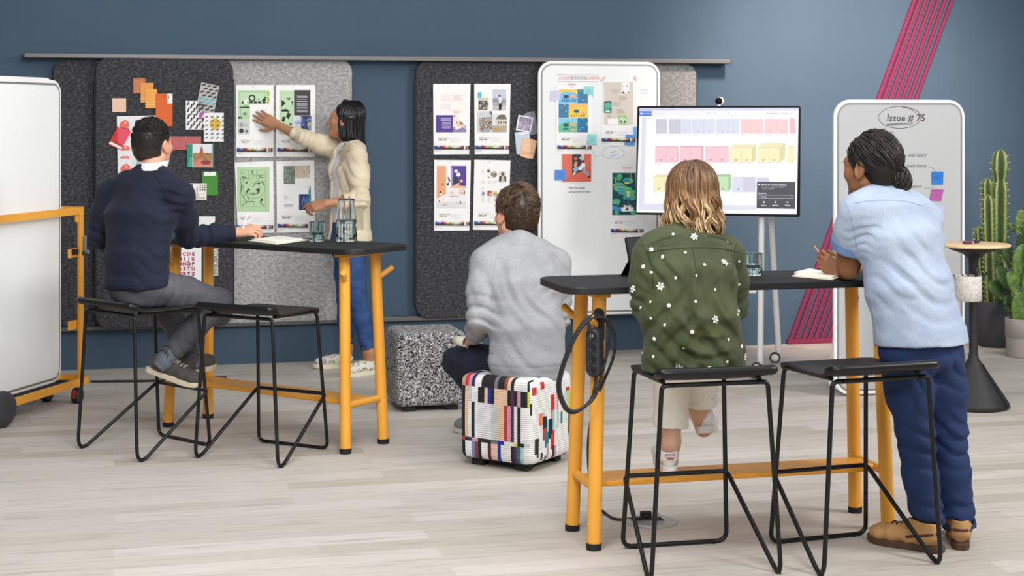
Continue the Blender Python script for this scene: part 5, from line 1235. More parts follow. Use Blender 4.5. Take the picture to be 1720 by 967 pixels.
# ---------------------------------------------------------------- anatomy
class Frame:
    """local frame: x = the figure's own right, y = forward, z = up"""
    def __init__(s,o,f,up=(0,0,1),k=1.0):
        s.o=Vector(o); s.y=unit(f); s.x=s.y.cross(unit(up)).normalized(); s.z=s.x.cross(s.y).normalized(); s.k=k
        s.R=Matrix((s.x,s.y,s.z)).transposed()
    def __call__(s,x,y,z): return s.o+(s.x*x+s.y*y+s.z*z)*s.k
    def d(s,x,y,z): return (s.x*x+s.y*y+s.z*z)
    def rot(s,ax,deg): return s.R@Matrix.Rotation(math.radians(deg),3,ax)
def head(S,F,neck,neck_r=0.055,male=True,beard=None):
    k=F.k; e=lambda c,r,R=None,kk=0.02,sub=False:S.ell(F(*c),[x*k for x in r],R or F.R,kk*k,sub)
    c=lambda a,b,ra,rb,kk=0.012,sub=False:S.cap(F(*a),F(*b),ra*k,rb*k,kk*k,sub)
    S.cap(neck,F(0,-0.022,-0.045),neck_r,neck_r*0.92,0.03)
    e((0,-0.018,0.032),(0.074,0.094,0.083),kk=0.03)
    e((0,0.030,-0.022),(0.062,0.064,0.088),kk=0.04)
    jw=0.054 if male else 0.048
    e((0,0.036,-0.070),(jw,0.050,0.042),kk=0.03); c((-0.014,0.074,-0.098),(0.014,0.074,-0.098),0.017,0.017,0.025)
    for q in (-1,1): c((q*0.058,-0.005,-0.055),(q*0.018,0.068,-0.095),0.016,0.014,0.02)
    c((-0.036,0.076,0.026),(0.036,0.076,0.026),0.015,0.015,0.02)
    for q in (-1,1):
        e((q*0.032,0.098,0.004),(0.018,0.020,0.012),kk=0.014,sub=True)
        e((q*0.032,0.078,0.004),(0.016,0.0135,0.0125),kk=0.003)
        c((q*0.018,0.0885,0.0105),(q*0.045,0.079,0.0095),0.0058,0.005,0.006); c((q*0.020,0.086,-0.0045),(q*0.044,0.078,-0.0035),0.0042,0.004,0.006)
        e((q*0.046,0.060,-0.022),(0.022,0.022,0.02),kk=0.025)
        # ear
        RE=F.R@Matrix.Rotation(math.radians(-q*28),3,'Z')@Matrix.Rotation(math.radians(12),3,'X')
        e((q*0.082,-0.014,-0.004),(0.0105,0.021,0.034),RE,0.007); e((q*0.092,-0.008,-0.001),(0.007,0.012,0.022),RE,0.006,True); e((q*0.083,-0.005,-0.032),(0.008,0.010,0.011),RE,0.008); e((q*0.083,0.004,-0.008),(0.005,0.006,0.009),RE,0.006)
    c((0,0.088,0.016),(0,0.112,-0.022),0.0085,0.0125,0.014); e((0,0.112,-0.027),(0.0125,0.012,0.011),kk=0.008)
    for q in (-1,1): e((q*0.013,0.101,-0.030),(0.008,0.010,0.008),kk=0.007); e((q*0.007,0.109,-0.037),(0.0035,0.005,0.0035),kk=0.003,sub=True)
    c((-0.012,0.094,-0.0545),(0.012,0.094,-0.0545),0.0065,0.0065,0.008); c((-0.024,0.086,-0.057),(0.024,0.086,-0.057),0.006,0.006,0.01)
    c((-0.013,0.092,-0.068),(0.013,0.092,-0.068),0.0075,0.0075,0.008); c((-0.02,0.101,-0.0612),(0.02,0.101,-0.0612),0.0028,0.0028,0.003,True)
    lip=(0.42,0.15,0.13) if not male else (0.36,0.15,0.12)
    S.paint.append((ellf(F(0,0.093,-0.061),(0.026*k,0.014*k,0.0125*k),F.R),lip,0.004))
def eyes(F,parent,iris='#3a2415'):
    M=pbr('eye_white','#e9e4de',0.2); I=pbr('iris_'+iris.lstrip('#'),iris,0.15); PU=pbr('pupil_black','#050505',0.1)
    for q in (-1,1):
        b=MB(); pts=spline([F(q*0.014,0.0905,0.0245),F(q*0.030,0.0905,0.029),F(q*0.042,0.085,0.0285),F(q*0.052,0.075,0.0245)],5); b.tube(pts,[0.0022+0.0016*math.sin(PI*i/(len(pts)-1)) for i in range(len(pts))],flat('#20160f',0.8),seg=6,flatten=0.8); b.build('eyebrow',parent,world=True)
        b=MB(); b.ball(F(q*0.032,0.0795,0.004),0.0124*F.k,M,16)
        n=(F.d(q*0.05,1,0)).normalized(); T=n.to_track_quat('Z','Y').to_matrix().to_4x4(); c=F(q*0.032,0.0795,0.004)
        for r,z,mm in ((0.0062,0.0118,I),(0.003,0.0124,PU)):
            b.lathe([(r*F.k,z*F.k-0.002),(r*F.k,z*F.k),(r*0.5*F.k,(z+0.0008)*F.k),(0,(z+0.001)*F.k)],mm,Matrix.Translation(c)@T,seg=16)
        b.build('eye',parent,world=True)
def hand(S,w,d,n,thumb,curl=0.5,size=1.0,spread=0.06,tilt=(0,0,0,0),thumb_in=0.0,wr=0.026,curls=None):
    """palm, four fingers of different length and a thumb leaving the side of the palm"""
    w=Vector(w); d=unit(d); n=unit(Vector(n)-d*Vector(n).dot(d)); t=d.cross(n); 
    if t.dot(Vector(thumb))<0: t=-t
    k=size; kn=[]
    for i,(u,L) in enumerate(zip((0.029,0.0095,-0.0105,-0.028),(0.088,0.092,0.087,0.078))):
        kn.append(w+(d*L+t*u+n*(0.004 if i in (1,2) else 0))*k)
    for i,q in enumerate(kn): S.cap(w+(d*0.006+t*(0.014-0.0095*i))*k,q,0.0155*k,0.0118*k,0.012)
    S.cap(kn[0]-n*0.004*k,kn[3]-n*0.004*k,0.011*k,0.010*k,0.012)
    S.ell(w+(d*0.045-n*0.006)*k,(0.034*k,0.042*k,0.015*k),Matrix((t,d,n)).transposed(),0.015)
    lens=((0.044,0.026,0.021),(0.048,0.030,0.022),(0.045,0.028,0.021),(0.035,0.021,0.019))
    for i,q in enumerate(kn):
        cu=(curls[i] if curls else curl); a=0; p=q; dd=(d+t*(1.5-i)*spread).normalized()
        for j,L in enumerate(lens[i]):
            a+=cu*(0.62,1.0,0.62)[j]; v=dd*math.cos(a)-n*math.sin(a); e=p+v*L*k
            r0,r1=((0.0098,0.0085),(0.0085,0.0077),(0.0078,0.0066))[j]
            f=0.86 if i==3 else 1.0
            S.cap(p,e,r0*k*f,r1*k*f,0.004); p=e
    p=w+(d*0.022+t*0.020-n*0.006)*k
    e=p+((d*0.62+t*(0.78-thumb_in*0.5)-n*(0.22+thumb_in*0.5)).normalized())*0.046*k; S.cap(p,e,0.0150*k,0.0118*k,0.014)
    f=e+((d*0.85+t*(0.42-thumb_in)-n*(0.28+thumb_in*0.5)).normalized())*0.033*k; S.cap(e,f,0.0112*k,0.0098*k,0.006)
    g=f+((d*0.9+t*(0.2-thumb_in)-n*(0.35+thumb_in*0.4)).normalized())*0.026*k; S.cap(f,g,0.0098*k,0.0078*k,0.005)
    return kn
def skin(name,c,c2):
    if name in MATS: return MATS[name]
    m=pbr(name,None,0.48); nt=NT(m); b=nt.n['Principled BSDF']; b.inputs['Subsurface Weight'].default_value=0.12; b.inputs['Subsurface Radius'].default_value=(0.012,0.005,0.003); b.inputs['Subsurface Scale'].default_value=0.6
    at=nt.add('ShaderNodeAttribute'); at.attribute_name='tint'; v=mapped(nt); n=noise(nt,v,28,4,0.6)
    base(nt,mixc(nt,0.35,at.outputs['Color'],mixc(nt,n,lin(c),lin(c2)),'MIX')); n2=noise(nt,v,400,2); bump(nt,n2,0.08,0.001); return m
def cloth(name,c,c2,rough=0.85,weave=0,ns=9,sheen=0.0,ws=0.25,wd=0.0012,melange=0):
    if name in MATS: return MATS[name]
    m=pbr(name,None,rough); nt=NT(m); v=mapped(nt); n=noise(nt,v,ns,5,0.6); col=ramp(nt,n,[(0.32,c),(0.68,c2)])
    if melange:
        mp=nt.add('ShaderNodeMapping'); mp.inputs['Scale'].default_value=(1,1,0.35); nt.link(v,mp.inputs['Vector'])
        g=noise(nt,mp.outputs['Vector'],melange,3,0.7); col=mixc(nt,0.5,col,ramp(nt,g,[(0.3,'#8f9196'),(0.5,'#e8e8e8'),(0.7,'#ffffff')]),'MULTIPLY')
    base(nt,col); q=nt.n['Principled BSDF']
    if sheen: q.inputs['Sheen Weight'].default_value=sheen; q.inputs['Sheen Roughness'].default_value=0.4
    if weave: bump(nt,noise(nt,v,weave,3,0.7),ws,wd)
    return m
# ---------------------------------------------------------------- hair
def hair_mat(name,root,mid,tip,rough=0.42):
    if name in MATS: return MATS[name]
    m=pbr(name,None,rough); nt=NT(m); at=nt.add('ShaderNodeAttribute'); at.attribute_name='shade'
    base(nt,ramp(nt,at.outputs['Fac'],[(0.0,root),(0.45,mid),(1.0,tip)])); q=nt.n['Principled BSDF']; q.inputs['Specular IOR Level'].default_value=0.45; q.inputs['Anisotropic'].default_value=0.5; return m
class Locks:
    """tapered locks collected in one mesh, each with its shade"""
    def __init__(s): s.V=[]; s.F=[]; s.S=[]
    def add(s,path,r,sh0,sh1,seg=5,flat_=0.5,tip=0.15,nrm=None):
        p=[Vector(q) for q in path]; n=len(p); b0=len(s.V)
        for i in range(n):
            T=(p[min(i+1,n-1)]-p[max(i-1,0)]).normalized()
            N=Vector(nrm[i]) if nrm else T.orthogonal(); N=(N-T*N.dot(T)); N=N.normalized() if N.length>1e-6 else T.orthogonal().normalized(); B=T.cross(N)
            u=i/(n-1); rr=r*(0.55+0.45*min(1,u*5))*(1-(1-tip)*max(0,(u-0.45)/0.55)**1.6)
            for k in range(seg):
                a=2*PI*k/seg; s.V.append(p[i]+B*math.cos(a)*rr+N*math.sin(a)*rr*flat_); s.S.append(sh0+(sh1-sh0)*u)
        for i in range(n-1):
            for k in range(seg):
                l=(k+1)%seg; s.F.append((b0+i*seg+k,b0+i*seg+l,b0+(i+1)*seg+l,b0+(i+1)*seg+k))
        s.F.append(tuple(b0+k for k in range(seg-1,-1,-1))); s.F.append(tuple(b0+(n-1)*seg+k for k in range(seg)))
    def build(s,name,mat,parent,base_sculpt=None,h=0.005,base_shade=None):
        V=[v[:] for v in s.V]; Fc=list(s.F); S=list(s.S)
        if base_sculpt is not None:
            BV,BQ=base_sculpt.surface(h); o=len(V); V+=[tuple(v) for v in BV]; Fc+=[tuple(int(i)+o for i in q) for q in BQ]
            S+=[base_shade(Vector(v)) if callable(base_shade) else (base_shade or 0.1) for v in BV]
        Mi=root_matrix(parent).inverted(); me=bpy.data.meshes.new(name); me.from_pydata([Mi@Vector(v) for v in V],[],Fc)
        me.polygons.foreach_set('use_smooth',[True]*len(me.polygons)); a=me.attributes.new('shade','FLOAT','POINT'); a.data.foreach_set('value',np.array(S,np.float32)); me.materials.append(mat)
        o=bpy.data.objects.new(name,me); COL.objects.link(o); finish(o,parent); return o
def short_hair(F,parent,mat,name='hair',top=0.016,side=0.007,nape=-0.075,front=0.055,n=2600,seed=1,flow=(0,0.25,-1),length=(0.016,0.03),part=None,shade=(0.1,0.6),stray=0.12,liftk=0.10,thick=1.0,fade=0.0):
    k=F.k; S=Sculpt(); R=random.Random(seed)
    S.ell(F(0,-0.020,0.034),[x*k for x in (0.074+side,0.094+side*1.2,0.083+top)],F.R,0.02)
    S.ell(F(0,-0.045,-0.02),[x*k for x in (0.066+side*0.6,0.066+side*0.6,0.07)],F.R,0.03)
    # keep the face, the ears and the neck clear
    S.cut(F(0,0.058,0.04),F.d(0,1,-0.55),0.2*k,0.01)
    S.cut(F(0,-0.05,nape),F.d(0,0.35,-1),0.14*k,0.006)
    for q in (-1,1):
        S.ell(F(q*0.090,-0.010,-0.024),(0.031*k,0.036*k,0.047*k),F.R,0.006,True); S.ell(F(q*0.07,0.07,-0.03),(0.04*k,0.055*k,0.055*k),F.R,0.01,True)
        S.cap(F(q*0.072,0.014,0.02),F(q*0.071,0.016,-0.022),0.008*k,0.004*k,0.008)
    def wave(p):
        q=(p-A3(F.o))@np.array(F.R,np.float32); return -0.0005*np.sin(q[:,0]*420+6*np.sin(q[:,1]*50)+4*np.sin(q[:,2]*40))*np.clip((q[:,2]-0.0)/0.05,0.2,1)
    S.fx.append(wave); S.amp=0.002
    V,Q=S.surface(0.005); L=Locks(); R=random.Random(seed); nv=len(V)
    # normals
    N=np.zeros_like(V); a=V[Q[:,0]];b=V[Q[:,1]];c=V[Q[:,2]]; fn=np.cross(b-a,c-a)
    for i in range(4): np.add.at(N,Q[:,i],fn)
    N/=np.linalg.norm(N,axis=1)[:,None]+1e-9
    for _ in range(n):
        i=R.randrange(nv); p=Vector(V[i]); nn=Vector(N[i]); l=F.R.transposed()@(p-F.o)/k
        u=max(0,min(1,(l.z+0.02)/0.11))
        if callable(flow): fl=F.R@Vector(flow(l))
        else: fl=F.R@Vector((l.x*6*u,flow[1]*u-0.3*(1-u),flow[2]*(1-u)))
        if abs(l.x)>0.052 and -0.060<l.y and l.z<0.026: continue
        fl=fl-nn*fl.dot(nn)
        if fl.length<1e-4: continue
        fl.normalize(); fl=(fl+Vector((R.uniform(-1,1),R.uniform(-1,1),R.uniform(-1,1)))*stray).normalized()
        ln=(length[0]+(length[1]-length[0])*u)*R.uniform(0.6,1.2)*k; lift=liftk+0.12*u*R.random()
        pts=[p-nn*0.002,p+fl*ln*0.5+nn*ln*lift,p+fl*ln+nn*ln*lift*0.9]
        sh=R.uniform(*shade)*(0.75+0.25*u)+fade*max(0,0.75-u); L.add(pts,0.0019*thick*k*(0.7+0.6*u),sh*0.7,sh,4,0.5,0.1)
    return L.build(name,mat,parent,S,0.005,lambda v:shade[0]*0.8+fade*max(0,0.75-max(0,min(1,((F.R.transposed()@(v-F.o))/k).z*9+0.18))))
# ---------------------------------------------------------------- shoes
def shoe(parent,heel,toe,up=(0,0,1),L=0.285,wid=1.0,upper=None,sole=None,lace=None,collar=0.085,sole_h=0.024,kind='sneaker',tab=None,band=None,label=None):
    heel=Vector(heel); f=(Vector(toe)-heel); f.normalize(); u=Vector(up); u=(u-f*u.dot(f)).normalized(); r=f.cross(u)
    R=Matrix((f,r,u)).transposed(); k=L/0.285
    W=lambda x,y,z: heel+f*x*k+r*y*k*wid+u*z*k
    S=Sculpt(); z0=sole_h-0.004; hh=collar
    secs=[(0.030,0.030,0.036+hh*0.18),(0.075,0.032,0.040+hh*0.14),(0.125,0.035,0.038),(0.185,0.043,0.030),(0.232,0.041,0.025),(0.262,0.031,0.021)]
    S.tor([(W(x,0,z0+h*0.9),r,w_*k*wid,h*k) for x,w_,h in secs],0.03,0.5)
    S.sec(W(0.055,0,z0+0.03),W(0.062,0,z0+hh),f,f,0.052*k,0.034*k*wid,0.049*k,0.032*k*wid,0.025,0.3)
    S.cut(W(0.05,0,z0),-u,0.4,0.003); S.cut(W(0.062,0,z0+hh),(u-f*0.10).normalized(),0.09,0.006)
    S.sec(W(0.060,0,z0+0.035),W(0.064,0,z0+hh+0.02),f,f,0.040*k,0.026*k*wid,0.042*k,0.026*k*wid,0.01,0.4); S.ops[-1]=('-',)+S.ops[-1][1:]
    o=S.build('shoe',upper,0.0045,parent)
    if label: o['label']=label
    # sole
    out=[(-0.004,0.016),(0.012,0.030),(0.05,0.034),(0.10,0.034),(0.15,0.040),(0.195,0.047),(0.235,0.044),(0.262,0.034),(0.280,0.018),(0.285,0.0)]
    pl=[(x,y) for x,y in out]+[(x,-y*0.94) for x,y in out[-2::-1]]
    b=MB(); n=len(pl); vs=[]
    for z,s_ in ((0.0,0.97),(0.004,1.0),(sole_h-0.003,1.0),(sole_h,0.98)):
        for x,y in pl: vs.append(W(0.135+(x-0.135)*s_,y*s_,z+(0.006*max(0,(x-0.2)/0.085)**2 if kind!='boot' else 0.008*max(0,(x-0.2)/0.085)**2)))
    b.faces(vs,[tuple(range(n-1,-1,-1)),tuple(range(3*n,4*n))]+[(j*n+i,j*n+(i+1)%n,(j+1)*n+(i+1)%n,(j+1)*n+i) for j in range(3) for i in range(n)],sole,smooth=False)
    b.build('sole',o,world=True,recalc=True)
    V=[v.co.copy() for v in o.data.vertices]; Mi=root_matrix(o).inverted()
    bv=BVHTree.FromPolygons(V,[tuple(p.vertices) for p in o.data.polygons])
    def on(x,y,z,d,lift=0.0015):
        q=Mi.to_3x3()@d; hit_=bv.ray_cast(Mi@W(x,y,z)-q.normalized()*0.0,q)
        return (root_matrix(o)@hit_[0]-d.normalized()*lift) if hit_[0] is not None else None
    if lace:
        b=MB()
        for i in range(5):
            x=0.105+0.019*i; pts=[]
            for j in range(7):
                y=(-0.022+0.0073*j); q=on(x+(0.006 if j%2 else 0),y,0.25,-u); 
                if q: pts.append(q)
            if len(pts)>2: b.tube(pts,0.0022,lace,seg=6)
        q=on(0.102,0,0.25,-u)
        if q:
            for s_ in (-1,1): b.tube(spline([q,q+r*s_*0.018+u*0.012,q+r*s_*0.030+u*0.002+f*0.008,q+r*s_*0.012-u*0.001+f*0.010,q],5),0.0018,lace,seg=6); b.tube(spline([q,q+r*s_*0.014+f*0.012+u*0.006,q+r*s_*0.026+f*0.03-u*0.004],5),0.0018,lace,seg=6)
        b.build('laces',o,world=True)
    if tab:
        mt,ml=tab; b=MB(); grid=[]
        for j in range(5):
            row=[]
            for i in range(7):
                y=-0.021+0.007*i; z=z0+hh*0.50+j*0.0075
                q=on(-0.08,y,z,f,0.0012); row.append(q)
            grid.append(row)
        if all(q for row in grid for q in row):
            vs=[q for row in grid for q in row]; fs=[(j*7+i,j*7+i+1,(j+1)*7+i+1,(j+1)*7+i) for j in range(4) for i in range(6) if not ((j in (0,3)) and i in (0,5))]
            b.faces(vs,fs,mt,None,True)
            c=grid[2][3]-f*0.0022; Mx=Matrix((( r.x,u.x,-f.x,c.x),(r.y,u.y,-f.y,c.y),(r.z,u.z,-f.z,c.z),(0,0,0,1)))
            b.text('adidas',Mx,0.0135,ml,offset=0.0004); b.build('heel_tab',o,world=True)
    if band:
        b=MB(); 
        for s_ in (-1,1):
            pts=[on(x,s_*0.2,z0+hh*(0.60-0.35*(x/0.15)) ,-r*s_,0.001) for x in (0.0,0.02,0.04,0.06,0.08,0.10,0.12)]
            pts=[q for q in pts if q]
            if len(pts)>2: b.tube(pts,0.005,band,seg=6,flatten=0.3)
        q=[on(-0.08,y,z0+hh*0.58,f,0.001) for y in (-0.026,-0.015,0,0.015,0.026)]; q=[t_ for t_ in q if t_]
        if len(q)>2: b.tube(q,0.005,band,seg=6)
        b.build('leather_band',o,world=True)
    return o
def yoke_line(S,nk,sh,rn,rs,k=0.05):
    """slope from the neck out to each shoulder"""
    for q in sh: m=Vector(nk).lerp(q,0.55)+Vector((0,0,0.004)); S.cap(nk,m,rn,(rn+rs)/2,k); S.cap(m,q,(rn+rs)/2,rs,k)
def cuff(S,a,b,r,deep=0.03,wall=0.006,R=None):
    """open end of a sleeve or trouser leg at b"""
    a=Vector(a); b=Vector(b); d=(b-a).normalized(); S.cut(b,d,R or r*1.9); S.cap(b-d*deep,b+d*0.05,r-wall,r-wall,0.003,True)
# ================================================================ the man in denim leaning on the table
def person(label,loc): return dict(label=label,cat='person',loc=loc,group='people working in the studio')
M_SK5=skin('warm_brown_skin','#8a5a3c','#a06c4a'); 
def man_denim():
    f=unit((-0.62,0.785,0)); r=unit((0.785,0.62,0))
    Hp=P(1549,565,5.93); hp=[(P(1547,565,5.93),r,0.198,0.140),(P(1526,482,5.95),r,0.186,0.128),(P(1511,405,5.98),r,0.186,0.122),(P(1498,358,6.0),r,0.165,0.095),(P(1489,330,6.02),r,0.07,0.062)]
    nk=P(1486,322,6.03); HF=Frame(P(1463,281,6.04),(-0.62,0.78,-0.06),(-0.08,0.05,1),1.03)
    shL=P(1441,357,5.90); elL=P(1424,447,6.02); wrL=P(1416,459,6.18)
    shR=P(1553,368,6.11); elR=P(1562,432,6.33); wrR=P(1505,449,6.47)
    kn=[P(1537,728,5.90),P(1592,722,5.98)]; an=[P(1560,892,5.90),P(1611,886,5.96)]; hips=[P(1517,590,5.87),P(1578,588,5.97)]
    S=Sculpt(); ins=lambda q,d:[(a,s,x-d,y-d) for a,s,x,y in q]
    S.tor(ins(hp,0.022),0.03); head(S,HF,nk,0.058)
    S.cap(P(1489,335,6.02),nk,0.07,0.056,0.03)
    S.limb([shL,shL.lerp(elL,0.45),elL],[0.052,0.053,0.047],0.02); S.limb([elL,elL.lerp(wrL,0.3),wrL],[0.040,0.043,0.027],0.012); S.cap(elL+Vector((0.004,-0.012,-0.012)),elL,0.022,0.03,0.02)
    S.limb([shR,shR.lerp(elR,0.45),elR],[0.052,0.048,0.040],0.02); S.limb([elR,elR.lerp(wrR,0.3),wrR],[0.04,0.042,0.027],0.012)
    hand(S,wrL,(-0.80,0.25,0.50),(-0.35,-0.90,0.1),(0.45,-0.1,0.9),size=0.90,curls=(1.05,1.25,1.35,1.4),thumb_in=0.4)
    hand(S,wrR,(-0.95,-0.1,0.0),(0,0,1),(0,-1,0),0.3)
    for h,k_,a in zip(hips,kn,an): S.limb([h,k_,a],[0.07,0.05,0.04],0.02); S.cap(a,a-Vector((0,0,0.06)),0.038,0.036,0.02)
    S.paint.append((ellf(HF(0,0.055,-0.085),(0.062,0.062,0.036),HF.R),(0.055,0.035,0.025),0.03)); S.paint.append((ellf(HF(0,0.1,-0.044),(0.03,0.02,0.007),HF.R),(0.07,0.045,0.035),0.012))
    o=S.build('person',M_SK5,0.0045,base=lin('#94633f'),**person('standing man in a pale denim shirt leaning on the table, dark hair in a bun',(Hp.x,Hp.y,0)))
    eyes(HF,o)
    # shirt
    T=Sculpt()
    cu=shL.lerp(elL,0.60); T.limb([shL,shL.lerp(elL,0.35),shL.lerp(elL,0.8)],[0.060,0.066,0.070],0.05); T.cut(cu,elL-shL,0.10); T.cap(cu-(elL-shL)*0.12,elL,0.060,0.056,0.003,True)
    T.limb([shR,shR.lerp(elR,0.7)],[0.060,0.066],0.05); T.cut(shR.lerp(elR,0.66),elR-shR,0.10)
    T.tor(hp,0.045); yoke_line(T,P(1489,336,6.02),(shL,shR),0.062,0.056); 
    hem=P(1550,578,5.92); T.sec(P(1547,565,5.93),hem+Vector((0.004,0,-0.03)),r,r,0.198,0.140,0.203,0.146,0.02)
    T.cap(P(1489,334,6.02),nk+Vector((0,0,-0.002)),0.078,0.064,0.03)
    T.cut(hem,(0.02,-0.05,-1),0.4)
    T.fold(P(1560,480,5.84),(0.35,0.1,1.0),0.0050,0.075,0.15,0.35,1.0); T.fold(P(1500,470,5.82),(0.6,0,1.0),0.0035,0.06,0.12,0.4,2.2); T.fold(P(1530,420,5.88),(0.9,0,0.5),0.002,0.07,0.15,0.4,0.4); T.fold(P(1450,395,5.86),(0.2,0,1),0.004,0.035,0.07,0.5,3)
    T.crumple(0.0018,24,4)
    M=cloth('pale_denim','#a2b1ca','#b8c5d8',0.85,500,5,ws=0.3,melange=500)
    sh=T.build('denim_shirt',M,0.0052,o)
    V=[v.co.copy() for v in sh.data.vertices]; bv=BVHTree.FromPolygons(V,[tuple(p.vertices) for p in sh.data.polygons]); Mr=root_matrix(sh); Mi=Mr.inverted(); eye_=Vector((0,0,EYE)); MS=cloth('denim_seam','#8ba0bd','#9aaec8',0.9,400,20)
    for pts in ([(1419,338),(1428,360),(1434,388),(1441,428)],[(1436,341),(1462,337),(1490,336),(1520,338),(1548,345)],[(1455,440),(1462,500),(1475,560)]):
        b=MB(); q=[]
        for v in spline([Vector((x,y,0)) for x,y in pts],8):
            h_=bv.ray_cast(Mi@eye_,(P(v.x,v.y,1)-eye_).normalized())
            if h_[0] is not None: q.append(Mr@h_[0])
        if len(q)>2: b.tube(q,0.0018,MS,seg=6); b.build('stitched_seam',sh,world=True)
    # collar and rolled cuff
    M2=cloth('denim_edge','#6480ab','#7690b8',0.85,400,20)
    C=Sculpt(); up=(HF(0,-0.022,-0.045)-nk).normalized(); c0=nk-up*0.012
    for i in range(20):
        a0=2*PI*i/20; a1=2*PI*(i+1)/20
        if 0.80<math.sin((a0+a1)/2)<1.01: continue
        e=lambda a,z,q:c0+(HF.x*math.cos(a)*q+HF.y*math.sin(a)*q*0.95)+up*z
        C.sec(e(a0,0.012,0.070),e(a1,0.012,0.070),up,up,0.024,0.0045,0.024,0.0045,0.004,0.9)
    C.build('collar',M2,0.0042,sh)
    q=Sculpt(); dd=(elL-shL).normalized()
    q.cap(cu-dd*0.044,cu+dd*0.010,0.079,0.080,0.004); q.cut(cu-dd*0.034,-dd,0.12); q.cut(cu+dd*0.008,dd,0.12); q.cap(cu-dd*0.08,cu+dd*0.05,0.062,0.062,0.002,True)
    q.build('rolled_cuff',M2,0.0045,sh)
    # trousers
    M=cloth('royal_blue_chino','#08224a','#0c2b5a',0.8,380,7,sheen=0,ws=0.2)
    Tr=Sculpt(); Tr.tor([(P(1549,600,5.925),r,0.150,0.118),(P(1546,555,5.93),r,0.152,0.115),(P(1544,530,5.94),r,0.150,0.112)],0.03)
    for i,(h,k_,a) in enumerate(zip(hips,kn,an)):
        Tr.limb([h,h.lerp(k_,0.5),k_,k_.lerp(a,0.45),a+(a-k_)*0.03],[0.092,0.084,0.068,0.064,0.060],0.025); cuff(Tr,k_,a,0.060,0.03,0.006)
        Tr.fold(k_+Vector((0,-0.04,-0.03)),(0.3,0,1),0.0065,0.055,0.12,0.35,i+0.5); Tr.fold(a+Vector((0,0,0.05)),(0.1,0,1),0.008,0.06,0.10,0.3,i*2+1); Tr.fold(h+Vector((0,-0.03,-0.08)),(0.6,0,1),0.005,0.06,0.12,0.4,i)
    Tr.crumple(0.003,20,9); Tr.cut(hem+Vector((0,0,0.006)),(0,0,1),0.4); Tr.build('trousers',M,0.0055,o)
    # hair: swept back into a low bun
    HM=hair_mat('dark_brown_hair','#0d0a09','#231a15','#4a382c',0.5); k=HF.k
    B=Sculpt(); B.ell(HF(0,-0.022,0.036),(0.082*k,0.104*k,0.094*k),HF.R,0.02); B.ell(HF(0,-0.06,-0.03),(0.066*k,0.054*k,0.058*k),HF.R,0.03)
    B.cut(HF(0,0.062,0.06),HF.d(0,1,-0.35),0.2,0.012)
    for q_ in (-1,1): B.ell(HF(q_*0.088,0.004,-0.032),(0.03*k,0.028*k,0.04*k),HF.R,0.006,True); B.ell(HF(q_*0.07,0.075,-0.03),(0.045*k,0.058*k,0.055*k),HF.R,0.01,True); B.cap(HF(q_*0.073,0.016,0.02),HF(q_*0.071,0.020,-0.03),0.008,0.004,0.008)
    bun=P(1507,303,5.99); R=random.Random(3); L=Locks()
    for _ in range(520):
        th=R.uniform(-PI,PI); ph=R.uniform(0.1,1.25); x0=0.083*math.sin(ph)*math.cos(th); y0=-0.02+0.105*math.sin(ph)*math.sin(th)*1.0; z0_=0.036+0.095*math.cos(ph)*(1 if R.random()<0.8 else 0.2)
        p0=Vector((x0,y0,z0_))
        if y0>0.055 and z0_<0.07: continue
        bl=HF.R.transposed()@(bun-HF.o)/k; pts=[];nn=[]
        for j in range(9):
            u=j/8; q=p0.lerp(bl,u); e=Vector((q.x/0.084,(q.y+0.022)/0.106,(q.z-0.036)/0.096)); m=e.length
            s_=1.015+R.uniform(0,0.03)
            if m<s_ and u<0.8: e*=s_/max(m,0.2); q=Vector((e.x*0.084,e.y*0.106-0.022,e.z*0.096+0.036))
            pts.append(HF.o+HF.R@(q*k)+Vector((R.uniform(-1,1),R.uniform(-1,1),R.uniform(-1,1)))*0.0012+HF.R@e*(0.004*math.sin(u*9+p0.x*90))); nn.append(HF.R@e)
        s0=R.uniform(0.0,0.35); L.add(pts,0.0036,s0,s0+R.uniform(0,0.25),5,0.45,0.5,nn)
    for _ in range(60):
        a=R.uniform(0,2*PI); e_=R.uniform(0.2,0.75); p0=HF(0.083*math.sin(e_)*math.cos(a),-0.022+0.105*math.sin(e_)*math.sin(a),0.036+0.095*math.cos(e_)); d=HF.d(R.uniform(-.4,.4),-1,R.uniform(0,0.7)).normalized()
        L.add([p0,p0+d*0.012+Vector((0,0,0.003)),p0+d*0.024],0.0008,0.3,0.6,3,1,0.2)
    hr=L.build('hair',HM,o,B,0.005,0.12)
    B=Sculpt(); B.ell(bun,(0.047,0.044,0.053),HF.R,0.01); L=Locks()
    for _ in range(240):
        ax=Vector((R.uniform(-1,1),R.uniform(-1,1),R.uniform(-0.6,0.6))).normalized(); u_=ax.orthogonal().normalized(); v_=ax.cross(u_); a0=R.uniform(0,6.28); rr=R.uniform(0.94,1.10); sp=R.uniform(1.5,3.2)
        pts=[];nn=[]
        for j in range(10):
            a=a0+sp*j/9; e=(u_*math.cos(a)+v_*math.sin(a)); e=Vector((e.x*0.049,e.y*0.046,e.z*0.055))*rr*(1+0.06*math.sin(3*a+a0*3)); pts.append(bun+HF.R@e); nn.append(e)
        s0=R.uniform(0.15,0.75); L.add(pts,0.0038,s0*0.6,s0,5,0.5,0.25,nn)
    for _ in range(26):
        p0=bun+Vector((R.uniform(-.03,.03),R.uniform(-.03,.03),-0.03)); L.add([p0,p0+Vector((R.uniform(-.02,.02),R.uniform(-.02,.02),-0.025)),p0+Vector((R.uniform(-.05,.03),R.uniform(-.02,.02),-0.045))],0.0016,0.2,0.6,4,0.6,0.1)
    L.build('hair_bun',HM,hr,B,0.005,0.25)
